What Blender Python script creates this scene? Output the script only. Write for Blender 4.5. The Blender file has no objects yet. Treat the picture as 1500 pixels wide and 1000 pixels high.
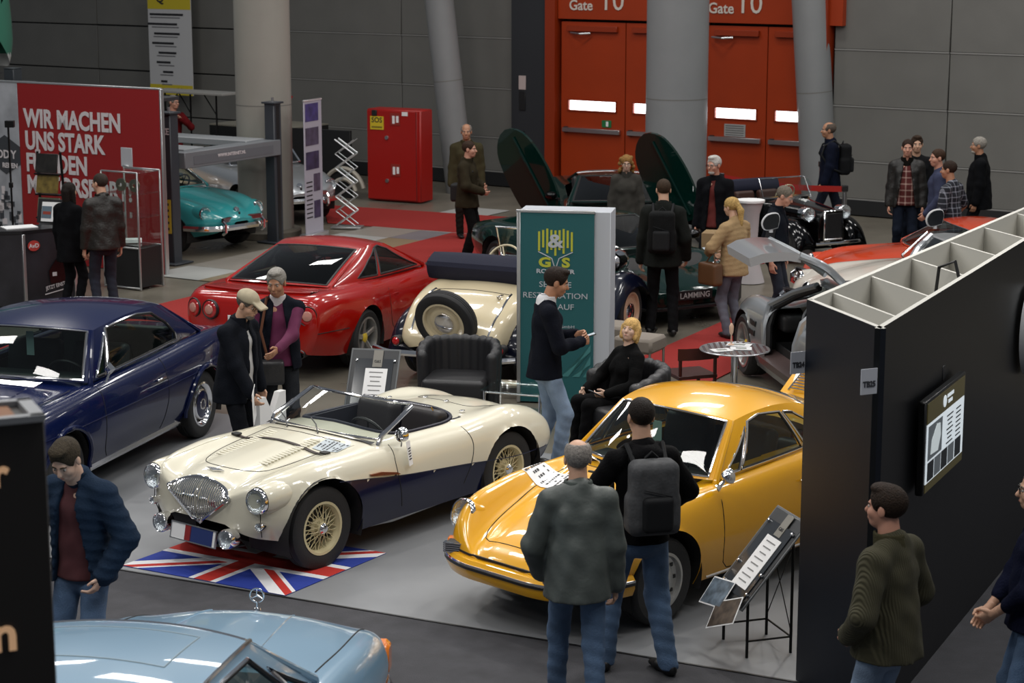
import bpy, math, random
import numpy as np
from mathutils import Vector, Matrix
R = math.radians
SC = bpy.context.scene
COL = SC.collection

# ------------------------------------------------------------------ camera
cam_d = bpy.data.cameras.new('camera'); cam = bpy.data.objects.new('camera', cam_d); COL.objects.link(cam)
cam_d.sensor_width = 36.0; cam_d.lens = 36.0 * 2950 / 1500
cam_d.clip_end = 200
cam.location = (0, 0, 4.70); cam.rotation_euler = (math.pi/2 - math.atan(591/2950.0), 0, 0)
SC.camera = cam
cam_d.dof.use_dof = True; cam_d.dof.focus_distance = 16.5; cam_d.dof.aperture_fstop = 4.5
# ------------------------------------------------------------------ world and hall lighting
wd = bpy.data.worlds.new('hall_ambient'); SC.world = wd; wd.use_nodes = True
wd.node_tree.nodes['Background'].inputs[0].default_value = (0.80, 0.88, 1.0, 1)
wd.node_tree.nodes['Background'].inputs[1].default_value = 0.11
def area(name, loc, size, sizey, power, col, rot=(0, 0, 0)):
    l = bpy.data.lights.new(name, 'AREA'); l.shape = 'RECTANGLE'; l.size = size; l.size_y = sizey
    l.energy = power; l.color = col
    o = bpy.data.objects.new(name, l); COL.objects.link(o); o.location = loc; o.rotation_euler = rot
    return o
# rows of roof lights of the hall, running parallel to the end wall
for j, y in enumerate((6.0, 12.5, 19.0, 25.5, 32.0)):
    for i, x in enumerate((-11, -5.5, 0.0, 5.5, 11)):
        a = area('roof_light', (x + 0.45*(y-19)*.5, y, 10.6), 2.7, 1.1, 150, (1.0, 0.975, 0.94), (0, 0, R(-28)))
# spot lights on the hall truss above the stands
def spot(loc, target, power, ang, col=(1, .96, .9)):
    l = bpy.data.lights.new('truss_spot', 'SPOT'); l.energy = power; l.spot_size = R(ang); l.spot_blend = .6
    l.shadow_soft_size = .12; l.color = col
    o = bpy.data.objects.new('truss_spot', l); COL.objects.link(o); o.location = loc
    o.rotation_euler = (Vector(target)-Vector(loc)).to_track_quat('-Z', 'Y').to_euler()
spot((4.5, 19.5, 8.5), (0.2, 14.6, 0), 620, 48)
spot((-5.5, 20, 8.5), (-1.4, 15.5, 0), 520, 46)
spot((1.5, 21.5, 8.5), (0.6, 14.0, 0), 420, 44)
SC.view_settings.view_transform = 'Standard'; SC.view_settings.look = 'None'
SC.view_settings.exposure = 0.30; SC.view_settings.gamma = 1.0; SC.view_settings.use_curve_mapping = False

# ------------------------------------------------------------------ materials
MATS = {}
def srgb(h):
    if isinstance(h, str):
        h = h.lstrip('#'); c = [int(h[i:i+2], 16)/255 for i in (0, 2, 4)]
        return tuple((v/12.92 if v <= .04045 else ((v+.055)/1.055)**2.4) for v in c)
    return tuple(h)
def mat(name, col, rough=.5, metal=0., coat=0., spec=.5, noise=0., nscale=8., bump=0., bscale=60., emit=0., sheen=0.):
    if name in MATS: return MATS[name]
    m = bpy.data.materials.new(name); m.use_nodes = True; nt = m.node_tree; b = nt.nodes['Principled BSDF']
    c = srgb(col); b.inputs['Base Color'].default_value = (*c, 1); b.inputs['Roughness'].default_value = rough
    b.inputs['Metallic'].default_value = metal; b.inputs['Coat Weight'].default_value = coat
    b.inputs['Coat Roughness'].default_value = .03; b.inputs['Specular IOR Level'].default_value = spec
    b.inputs['Sheen Weight'].default_value = sheen
    if emit: b.inputs['Emission Color'].default_value = (*c, 1); b.inputs['Emission Strength'].default_value = emit
    if noise or bump:
        tc = nt.nodes.new('ShaderNodeTexCoord')
    if noise:
        n = nt.nodes.new('ShaderNodeTexNoise'); n.inputs['Scale'].default_value = nscale; n.inputs['Detail'].default_value = 5
        nt.links.new(tc.outputs['Object'], n.inputs['Vector'])
        r = nt.nodes.new('ShaderNodeValToRGB'); r.color_ramp.elements[0].position = .3; r.color_ramp.elements[1].position = .7
        r.color_ramp.elements[0].color = (*[v*(1-noise) for v in c], 1); r.color_ramp.elements[1].color = (*[min(1, v*(1+noise)) for v in c], 1)
        nt.links.new(n.outputs['Fac'], r.inputs[0]); nt.links.new(r.outputs[0], b.inputs['Base Color'])
    if bump:
        n2 = nt.nodes.new('ShaderNodeTexNoise'); n2.inputs['Scale'].default_value = bscale; n2.inputs['Detail'].default_value = 4
        nt.links.new(tc.outputs['Object'], n2.inputs['Vector'])
        bp = nt.nodes.new('ShaderNodeBump'); bp.inputs['Strength'].default_value = bump; bp.inputs['Distance'].default_value = .02
        nt.links.new(n2.outputs['Fac'], bp.inputs['Height']); nt.links.new(bp.outputs[0], b.inputs['Normal'])
    MATS[name] = m; return m
def paint(name, col, metal=0., rough=.28):
    c = srgb(col); dark = max(c) < .08
    m = mat(name, col, rough=rough, metal=metal, coat=.55 if dark else .9, spec=.15 if dark else .35)
    return m
def glass(name, tint, refl=.9, dens=.5):
    if name in MATS: return MATS[name]
    m = bpy.data.materials.new(name); m.use_nodes = True; nt = m.node_tree; nt.nodes.clear()
    o = nt.nodes.new('ShaderNodeOutputMaterial'); t = nt.nodes.new('ShaderNodeBsdfTransparent'); g = nt.nodes.new('ShaderNodeBsdfGlossy')
    t.inputs[0].default_value = (*srgb(tint), 1); g.inputs[0].default_value = (1, 1, 1, 1); g.inputs['Roughness'].default_value = .02
    lw = nt.nodes.new('ShaderNodeLayerWeight'); lw.inputs[0].default_value = .5
    pw = nt.nodes.new('ShaderNodeMath'); pw.operation = 'POWER'; pw.inputs[1].default_value = 4.5; nt.links.new(lw.outputs['Facing'], pw.inputs[0])
    f = nt.nodes.new('ShaderNodeMath'); f.operation = 'MULTIPLY_ADD'; f.inputs[1].default_value = .8; f.inputs[2].default_value = .045; nt.links.new(pw.outputs[0], f.inputs[0])
    mx = nt.nodes.new('ShaderNodeMixShader'); nt.links.new(f.outputs[0], mx.inputs[0]); nt.links.new(t.outputs[0], mx.inputs[1])
    nt.links.new(g.outputs[0], mx.inputs[2]); nt.links.new(mx.outputs[0], o.inputs[0])
    MATS[name] = m; return m
def checker(name, base, line, sx, sz, w=.2, w2=None, axis='XZ', rough=.85):
    """woven check: lines of one colour crossing on another (real fabric pattern)"""
    if name in MATS: return MATS[name]
    m = mat(name, base, rough=rough); nt = m.node_tree; b = nt.nodes['Principled BSDF']
    tc = nt.nodes.new('ShaderNodeTexCoord'); sp = nt.nodes.new('ShaderNodeSeparateXYZ'); nt.links.new(tc.outputs['Object'], sp.inputs[0])
    outs = []
    for ax, s in (('X', sx), ('Z', sz)):
        mu = nt.nodes.new('ShaderNodeMath'); mu.operation = 'MULTIPLY'; mu.inputs[1].default_value = s; nt.links.new(sp.outputs[ax], mu.inputs[0])
        fr = nt.nodes.new('ShaderNodeMath'); fr.operation = 'FRACT'; nt.links.new(mu.outputs[0], fr.inputs[0])
        lt = nt.nodes.new('ShaderNodeMath'); lt.operation = 'LESS_THAN'; lt.inputs[1].default_value = w if ax == 'X' or w2 is None else w2
        nt.links.new(fr.outputs[0], lt.inputs[0]); outs.append(lt)
    ad = nt.nodes.new('ShaderNodeMath'); ad.operation = 'ADD'; nt.links.new(outs[0].outputs[0], ad.inputs[0]); nt.links.new(outs[1].outputs[0], ad.inputs[1])
    hf = nt.nodes.new('ShaderNodeMath'); hf.operation = 'MULTIPLY'; hf.inputs[1].default_value = .5; nt.links.new(ad.outputs[0], hf.inputs[0])
    r = nt.nodes.new('ShaderNodeValToRGB'); r.color_ramp.elements[0].color = (*srgb(base), 1); r.color_ramp.elements[1].color = (*srgb(line), 1)
    nt.links.new(hf.outputs[0], r.inputs[0]); nt.links.new(r.outputs[0], b.inputs['Base Color'])
    return m

# ------------------------------------------------------------------ objects
def tag(o, label=None, cat=None, group=None, kind=None):
    if label: o['label'] = label
    if cat: o['category'] = cat
    if group: o['group'] = group
    if kind: o['kind'] = kind
    return o
def empty(name, loc=(0, 0, 0), rz=0., label=None, cat=None, group=None):
    o = bpy.data.objects.new(name, None); COL.objects.link(o); o.location = loc; o.rotation_euler = (0, 0, rz)
    o.empty_display_size = .2
    return tag(o, label, cat, group)
def link(name, me, parent=None, loc=None, rot=None):
    o = bpy.data.objects.new(name, me); COL.objects.link(o)
    if parent is not None: o.parent = parent
    if loc is not None: o.location = loc
    if rot is not None: o.rotation_euler = rot
    return o
def mkmesh(name, V, F, mats, mi=None, smooth=True, ang=38):
    me = bpy.data.meshes.new(name); me.from_pydata([tuple(map(float, v)) for v in V], [], [tuple(map(int, f)) for f in F])
    if not isinstance(mats, (list, tuple)): mats = [mats]
    for m in mats: me.materials.append(m)
    if mi is not None: me.polygons.foreach_set('material_index', np.asarray(mi, dtype=np.int32))
    if smooth:
        me.shade_smooth()
        if ang: me.set_sharp_from_angle(angle=R(ang))
    me.update(); return me
class MB:
    """collects shapes; build() makes ONE mesh object"""
    def __init__(s): s.v = []; s.f = []; s.m = []
    def add(s, V, F, m=0):
        n = len(s.v); s.v += [tuple(v) for v in V]; s.f += [tuple(i+n for i in f) for f in F]; s.m += [m]*len(F); return s
    def box(s, c, d, rot=None, ch=0., m=0):
        hx, hy, hz = d[0]/2, d[1]/2, d[2]/2
        ch = min(ch, hx*.49, hy*.49, hz*.49)
        if ch <= 0:
            V = [(x*hx, y*hy, z*hz) for x in (-1, 1) for y in (-1, 1) for z in (-1, 1)]
            F = [(0, 1, 3, 2), (4, 6, 7, 5), (0, 4, 5, 1), (2, 3, 7, 6), (0, 2, 6, 4), (1, 5, 7, 3)]
        else:
            V = []; idx = {}
            for x in (-1, 1):
                for y in (-1, 1):
                    for z in (-1, 1):
                        for k in range(3):
                            p = [x*hx, y*hy, z*hz]
                            for j in range(3):
                                if j != k: p[j] -= (x, y, z)[j]*ch
                            idx[(x, y, z, k)] = len(V); V.append(p)
            F = []
            for k in range(3):
                a, b = [j for j in range(3) if j != k]
                for sg in (-1, 1):
                    q = []
                    for (u, w) in ((-1, -1), (1, -1), (1, 1), (-1, 1)):
                        c3 = [0, 0, 0]; c3[k] = sg; c3[a] = u; c3[b] = w; q.append(idx[(*c3, k)])
                    F.append(q)
            for k in range(3):
                a, b = [j for j in range(3) if j != k]
                for u in (-1, 1):
                    for w in (-1, 1):
                        q = []
                        for sg, kk in ((-1, a), (1, a), (1, b), (-1, b)):
                            c3 = [0, 0, 0]; c3[k] = sg; c3[a] = u; c3[b] = w; q.append(idx[(*c3, kk)])
                        F.append(q)
            for x in (-1, 1):
                for y in (-1, 1):
                    for z in (-1, 1): F.append([idx[(x, y, z, k)] for k in range(3)])
        if rot is not None:
            M = rot if isinstance(rot, Matrix) else Matrix.Rotation(rot, 3, 'Z')
            V = [M @ Vector(v) for v in V]
        V = [(v[0]+c[0], v[1]+c[1], v[2]+c[2]) for v in V]
        V, F = orient(V, F); return s.add(V, F, m)
    def tube(s, pts, r, n=8, m=0, closed=False, cap=True):
        P = [Vector(p) for p in pts]; k = len(P); rr = r if isinstance(r, (list, tuple)) else [r]*k
        V = []; F = []; up = None
        for i in range(k):
            if closed: t = P[(i+1) % k]-P[i-1]
            else: t = P[min(i+1, k-1)]-P[max(i-1, 0)]
            if t.length < 1e-9: t = Vector((0, 0, 1))
            t.normalize()
            if up is None: up = Vector((0, 0, 1)) if abs(t.z) < .9 else Vector((1, 0, 0))
            a = t.cross(up)
            if a.length < 1e-6: a = t.cross(Vector((1, .3, 0)))
            a.normalize(); b = t.cross(a); up = -b
            for j in range(n):
                w = 2*math.pi*j/n; V.append(P[i]+(a*math.cos(w)+b*math.sin(w))*rr[i])
        for i in range(k if closed else k-1):
            i2 = (i+1) % k
            for j in range(n): F.append((i*n+j, i2*n+j, i2*n+(j+1) % n, i*n+(j+1) % n))
        if cap and not closed: F.append(tuple(range(n))); F.append(tuple((k-1)*n+j for j in reversed(range(n))))
        return s.add(V, F, m)
    def lathe(s, prof, n=32, M=None, m=0, mats=None, cap=True):
        """prof: (radius, height along z)"""
        V = []; F = []; mm = []
        for (r, z) in prof:
            for j in range(n):
                a = 2*math.pi*j/n; V.append(Vector((r*math.cos(a), r*math.sin(a), z)))
        for i in range(len(prof)-1):
            for j in range(n): F.append((i*n+j, i*n+(j+1) % n, (i+1)*n+(j+1) % n, (i+1)*n+j)); mm.append(mats[i] if mats else m)
        if cap and prof[0][0] > 2e-3: F.append(tuple(reversed(range(n)))); mm.append(mats[0] if mats else m)
        if cap and prof[-1][0] > 2e-3: F.append(tuple((len(prof)-1)*n+j for j in range(n))); mm.append(mats[-1] if mats else m)
        if M is not None: V = [M @ v for v in V]
        k = len(s.f); s.add(V, F, m); s.m[k:] = mm; return s
    def prism(s, poly, z0, z1, M=None, m=0):
        n = len(poly); V = [Vector((x, y, z0)) for x, y in poly]+[Vector((x, y, z1)) for x, y in poly]
        ar = sum(poly[i][0]*poly[(i+1) % n][1]-poly[(i+1) % n][0]*poly[i][1] for i in range(n))
        F = [tuple(reversed(range(n))), tuple(range(n, 2*n))]+[(i, (i+1) % n, n+(i+1) % n, n+i) for i in range(n)]
        if ar < 0: F = [tuple(reversed(f)) for f in F]
        if M is not None: V = [M @ v for v in V]
        return s.add(V, F, m)
    def grid(s, A, m=0, flip=False):
        A = np.asarray(A, float); a, b = A.shape[:2]; V = A.reshape(-1, 3); F = []
        for i in range(a-1):
            for j in range(b-1):
                q = (i*b+j, (i+1)*b+j, (i+1)*b+j+1, i*b+j+1); F.append(q[::-1] if flip else q)
        return s.add(V, F, m)
    def build(s, name, mats, parent=None, loc=None, rot=None, smooth=True, ang=38):
        return link(name, mkmesh(name, s.v, s.f, mats, s.m, smooth, ang), parent, loc, rot)
def orient(V, F):
    c = sum((Vector(v) for v in V), Vector())/len(V); G = []
    for f in F:
        p = [Vector(V[i]) for i in f]; n = (p[1]-p[0]).cross(p[2]-p[0]); o = sum(p, Vector())/len(p)-c
        G.append(tuple(reversed(f)) if n.dot(o) < 0 else tuple(f))
    return V, G
def boxo(name, c, d, m, parent=None, rot=None, ch=.004, loc=None, orot=None):
    return MB().box(c, d, rot, ch).build(name, m, parent, loc, orot)
def text(name, s, size, m, parent=None, loc=(0, 0, 0), rot=(0, 0, 0), bold=0., align='LEFT', ext=.002, sx=1., space=1.):
    cu = bpy.data.curves.new('t', 'FONT'); cu.body = s; cu.size = size; cu.offset = bold; cu.extrude = ext; cu.align_x = align
    cu.space_character = space; cu.resolution_u = 3
    t = bpy.data.objects.new('t', cu); COL.objects.link(t); dg = bpy.context.evaluated_depsgraph_get()
    me = bpy.data.meshes.new_from_object(t.evaluated_get(dg)); bpy.data.objects.remove(t); bpy.data.curves.remove(cu)
    me.materials.clear(); me.materials.append(m)
    if sx != 1:
        for v in me.vertices: v.co.x *= sx
    o = link(name, me, parent, loc, rot); return o
def aim(p, q):  # matrix placing local z from p to q
    d = Vector(q)-Vector(p); return Matrix.Translation(Vector(p)) @ d.to_track_quat('Z', 'Y').to_matrix().to_4x4()
MY = Matrix.Rotation(-math.pi/2, 4, 'X')   # local z -> world y

# ------------------------------------------------------------------ smooth curves
def pchip(xs, ys):
    xs = np.asarray(xs, float); ys = np.asarray(ys, float); n = len(xs)
    if n == 1: return lambda x: np.full(np.shape(x), ys[0])
    h = np.diff(xs); d = np.diff(ys)/h; m = np.zeros(n)
    if n == 2: m[:] = d[0]
    else:
        for i in range(1, n-1):
            if d[i-1]*d[i] > 0:
                w1 = 2*h[i]+h[i-1]; w2 = h[i]+2*h[i-1]; m[i] = (w1+w2)/(w1/d[i-1]+w2/d[i])
        m[0] = ((2*h[0]+h[1])*d[0]-h[0]*d[1])/(h[0]+h[1]); m[-1] = ((2*h[-1]+h[-2])*d[-1]-h[-1]*d[-2])/(h[-1]+h[-2])
    def f(x):
        x = np.clip(np.asarray(x, float), xs[0], xs[-1]); i = np.clip(np.searchsorted(xs, x)-1, 0, n-2)
        t = (x-xs[i])/h[i]; t2 = t*t; t3 = t2*t
        return (2*t3-3*t2+1)*ys[i]+(t3-2*t2+t)*h[i]*m[i]+(-2*t3+3*t2)*ys[i+1]+(t3-t2)*h[i]*m[i+1]
    return f
def cv(pts): pts = sorted(pts); return pchip([p[0] for p in pts], [p[1] for p in pts])
def smooth_path(pts, n):
    P = np.array(pts, float); t = np.r_[0, np.cumsum(np.linalg.norm(np.diff(P, axis=0), axis=1))]
    q = np.linspace(0, t[-1], n); k = len(P); out = []
    # centripetal Catmull-Rom evaluated through cubic Hermite with finite-difference tangents
    m = np.zeros_like(P)
    for i in range(k):
        if i == 0: m[i] = (P[1]-P[0])/(t[1]-t[0])
        elif i == k-1: m[i] = (P[-1]-P[-2])/(t[-1]-t[-2])
        else: m[i] = (P[i+1]-P[i-1])/(t[i+1]-t[i-1])
    for x in q:
        i = min(max(int(np.searchsorted(t, x))-1, 0), k-2); h = t[i+1]-t[i]; u = (x-t[i])/h
        out.append((2*u**3-3*u*u+1)*P[i]+(u**3-2*u*u+u)*h*m[i]+(-2*u**3+3*u*u)*P[i+1]+(u**3-u*u)*h*m[i+1])
    return np.array(out)

# ------------------------------------------------------------------ signed distance modelling (organic shapes)
def sdf_eval(prims, lo, hi, vox, k=.02):
    lo = np.asarray(lo, float); n = np.ceil((np.asarray(hi)-lo)/vox).astype(int)+1
    F = np.full(tuple(n), 9.0, np.float32)
    ax = [lo[i]+vox*np.arange(n[i]) for i in range(3)]
    for p in prims:
        kind = p[0]; op = 'u'; kk = k
        if kind in ('cut',): op = 's'; p = p[1]; kind = p[0]
        if kind == 'k': kk = p[1]; p = p[2]; kind = p[0]
        if kind == 'c':
            a, b, ra, rb = np.asarray(p[1], float), np.asarray(p[2], float), p[3], p[4]; rm = max(ra, rb)
            bl = np.minimum(a, b)-rm; bh = np.maximum(a, b)+rm
        elif kind == 'e':
            a = np.asarray(p[1], float); rad = np.asarray(p[2], float); rm = rad.max(); bl = a-rm; bh = a+rm
        elif kind == 'l':   # elliptical limb: a,b,(side,fwd radii a),(radii b), side vector
            a, b = np.asarray(p[1], float), np.asarray(p[2], float); ra, rb = p[3], p[4]; rm = max(*ra, *rb); bl = np.minimum(a, b)-rm; bh = np.maximum(a, b)+rm
        elif kind == 'b':   # rounded box centre, half size, radius, rotation matrix
            a = np.asarray(p[1], float); hs = np.asarray(p[2], float); rm = np.linalg.norm(hs)+p[3]; bl = a-rm; bh = a+rm
        mar = kk*1.2+2*vox
        i0 = np.clip(np.floor((bl-mar-lo)/vox).astype(int), 0, n-1); i1 = np.clip(np.ceil((bh+mar-lo)/vox).astype(int)+1, 1, n)
        if np.any(i1 <= i0): continue
        sl = tuple(slice(i0[j], i1[j]) for j in range(3))
        X, Y, Z = np.meshgrid(*[ax[j][sl[j]] for j in range(3)], indexing='ij')
        if kind == 'c':
            ab = b-a; L = max(ab@ab, 1e-12); t = np.clip(((X-a[0])*ab[0]+(Y-a[1])*ab[1]+(Z-a[2])*ab[2])/L, 0, 1)
            d = np.sqrt((X-a[0]-t*ab[0])**2+(Y-a[1]-t*ab[1])**2+(Z-a[2]-t*ab[2])**2)-(ra+(rb-ra)*t)
        elif kind == 'e':
            if len(p) > 3:
                M = np.asarray(p[3]).T; x = X-a[0]; y = Y-a[1]; z = Z-a[2]
                X, Y, Z = [M[j][0]*x+M[j][1]*y+M[j][2]*z+a[j] for j in range(3)]
            q = np.sqrt(((X-a[0])/rad[0])**2+((Y-a[1])/rad[1])**2+((Z-a[2])/rad[2])**2)
            g = np.sqrt(((X-a[0])/rad[0]**2)**2+((Y-a[1])/rad[1]**2)**2+((Z-a[2])/rad[2]**2)**2)
            d = q*(q-1)/np.maximum(g, 1e-6)
        elif kind == 'l':
            ab = b-a; L = max(ab@ab, 1e-12); dn = ab/math.sqrt(L); s = np.asarray(p[5], float); s = s-dn*(s@dn); s /= np.linalg.norm(s); fw = np.cross(dn, s)
            x = X-a[0]; y = Y-a[1]; z = Z-a[2]; tt = (x*ab[0]+y*ab[1]+z*ab[2])/L; t = np.clip(tt, 0, 1)
            rs = ra[0]+(rb[0]-ra[0])*t; rf = ra[1]+(rb[1]-ra[1])*t
            qs = (x*s[0]+y*s[1]+z*s[2])/rs; qf = (x*fw[0]+y*fw[1]+z*fw[2])/rf; qa = (tt-t)*math.sqrt(L)/np.minimum(rs, rf)
            q = np.sqrt(qs**2+qf**2+qa**2); g = np.sqrt((qs/rs)**2+(qf/rf)**2+(qa/np.minimum(rs, rf))**2)
            d = q*(q-1)/np.maximum(g, 1e-6)
        else:
            x = X-a[0]; y = Y-a[1]; z = Z-a[2]
            if len(p) > 4:
                M = np.asarray(p[4]).T; x, y, z = [M[j][0]*x+M[j][1]*y+M[j][2]*z for j in range(3)]
            qx = np.abs(x)-hs[0]; qy = np.abs(y)-hs[1]; qz = np.abs(z)-hs[2]
            d = np.sqrt(np.maximum(qx, 0)**2+np.maximum(qy, 0)**2+np.maximum(qz, 0)**2)+np.minimum(np.maximum(qx, np.maximum(qy, qz)), 0)-p[3]
        f = F[sl]
        if op == 'u':
            h = np.clip(.5+.5*(f-d)/kk, 0, 1); F[sl] = f+(d-f)*h-kk*h*(1-h)
        else:
            d = -d; h = np.clip(.5+.5*(d-f)/kk, 0, 1); F[sl] = f+(d-f)*h+kk*h*(1-h)
    return F, lo, ax
def surfnet(F, lo, vox):
    S = F < 0; n = F.shape
    c = [S[i:n[0]-1+i, j:n[1]-1+j, k:n[2]-1+k] for i in (0, 1) for j in (0, 1) for k in (0, 1)]
    tot = sum(x.astype(np.int8) for x in c); mix = (tot > 0) & (tot < 8)
    I = np.argwhere(mix)
    if len(I) == 0: return np.zeros((0, 3)), np.zeros((0, 4), int)
    idx = -np.ones(mix.shape, np.int64); idx[tuple(I.T)] = np.arange(len(I))
    acc = np.zeros((len(I), 3)); cnt = np.zeros(len(I))
    offs = [(i, j, k) for i in (0, 1) for j in (0, 1) for k in (0, 1)]
    val = {o: F[I[:, 0]+o[0], I[:, 1]+o[1], I[:, 2]+o[2]] for o in offs}
    for o in offs:
        for a in range(3):
            if o[a] == 0:
                q = list(o); q[a] = 1; q = tuple(q); v0 = val[o]; v1 = val[q]; ms = (v0 < 0) != (v1 < 0)
                t = np.where(ms, v0/np.where(ms, v0-v1, 1), 0); p = np.tile(np.array(o, float), (len(I), 1)); p[:, a] += t
                acc += p*ms[:, None]; cnt += ms
    V = lo+(I+acc/cnt[:, None])*vox
    Q = []
    for a in range(3):
        b, d = (a+1) % 3, (a+2) % 3
        s0 = [slice(None)]*3; s1 = [slice(None)]*3; s0[a] = slice(0, -1); s1[a] = slice(1, None)
        A = S[tuple(s0)]; B = S[tuple(s1)]; E = np.argwhere(A != B)
        E = E[(E[:, b] > 0) & (E[:, d] > 0) & (E[:, b] < n[b]-1) & (E[:, d] < n[d]-1)]
        if len(E) == 0: continue
        eb = np.zeros(3, int); eb[b] = 1; ed = np.zeros(3, int); ed[d] = 1
        q = np.stack([idx[tuple((E-eb-ed).T)], idx[tuple((E-ed).T)], idx[tuple(E.T)], idx[tuple((E-eb).T)]], 1)
        fl = A[tuple(E.T)]; q[~fl] = q[~fl][:, ::-1]; Q.append(q)
    return V, np.concatenate(Q)
def sdf_mesh(prims, vox, k=.02, mod=None, pad=.03):
    lo = np.full(3, 9e9); hi = -lo
    for p in prims:
        q = p
        if q[0] == 'cut': continue
        if q[0] == 'k': q = q[2]
        if q[0] in 'c': pts = [q[1], q[2]]; r = max(q[3], q[4])
        elif q[0] == 'l': pts = [q[1], q[2]]; r = max(*q[3], *q[4])
        elif q[0] == 'e': pts = [q[1]]; r = max(q[2])
        else: pts = [q[1]]; r = float(np.linalg.norm(q[2]))+q[3]
        for a in pts: lo = np.minimum(lo, np.asarray(a)-r); hi = np.maximum(hi, np.asarray(a)+r)
    lo -= pad+vox*2; hi += pad+vox*2
    F, lo, ax = sdf_eval(prims, lo, hi, vox, k)
    if mod is not None: F = mod(F, ax)
    return surfnet(F, lo, vox)
def sdf_obj(name, prims, vox, m, parent=None, k=.02, mod=None, loc=None, rot=None):
    V, Q = sdf_mesh(prims, vox, k, mod)
    return link(name, mkmesh(name, V, Q, m, None, True, 0), parent, loc, rot)
# ------------------------------------------------------------------ shared materials
CHROME = mat('chrome', (.82, .82, .84), .10, 1.)
STEEL = mat('brushed_steel', (.55, .56, .57), .35, 1.)
RUBBER = mat('tyre_rubber', (.018, .018, .019), .75, bump=.15, bscale=90)
BLACKTRIM = mat('black_trim', (.012, .012, .013), .45)
DARKIN = mat('dark_interior', (.012, .011, .011), .7)
LEATHER = mat('black_leather', (.018, .018, .02), .42, bump=.12, bscale=70)
LENS = glass('lamp_glass', (.86, .89, .90))
REFL = mat('lamp_reflector', (.80, .82, .84), .22, .9, bump=.4, bscale=55)
REDLENS = mat('red_lens', (.45, .01, .012), .15, coat=1.)
AMBER = mat('amber_lens', (.85, .22, .02), .2, coat=1.)
WHITEP = mat('white_paper', (.80, .80, .80), .7)
INK = mat('black_ink', (.015, .015, .018), .6)
WINGLASS = glass('car_glass', (.52, .60, .58))
DARKGLASS = glass('tinted_glass', (.16, .19, .19))
CLEARGLASS = glass('clear_glass', (.88, .92, .91))
GAP = mat('panel_gap', (.01, .01, .01), .8)
MSP = mat('silver_rim', (.50, .50, .49), .32, .8)

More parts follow.
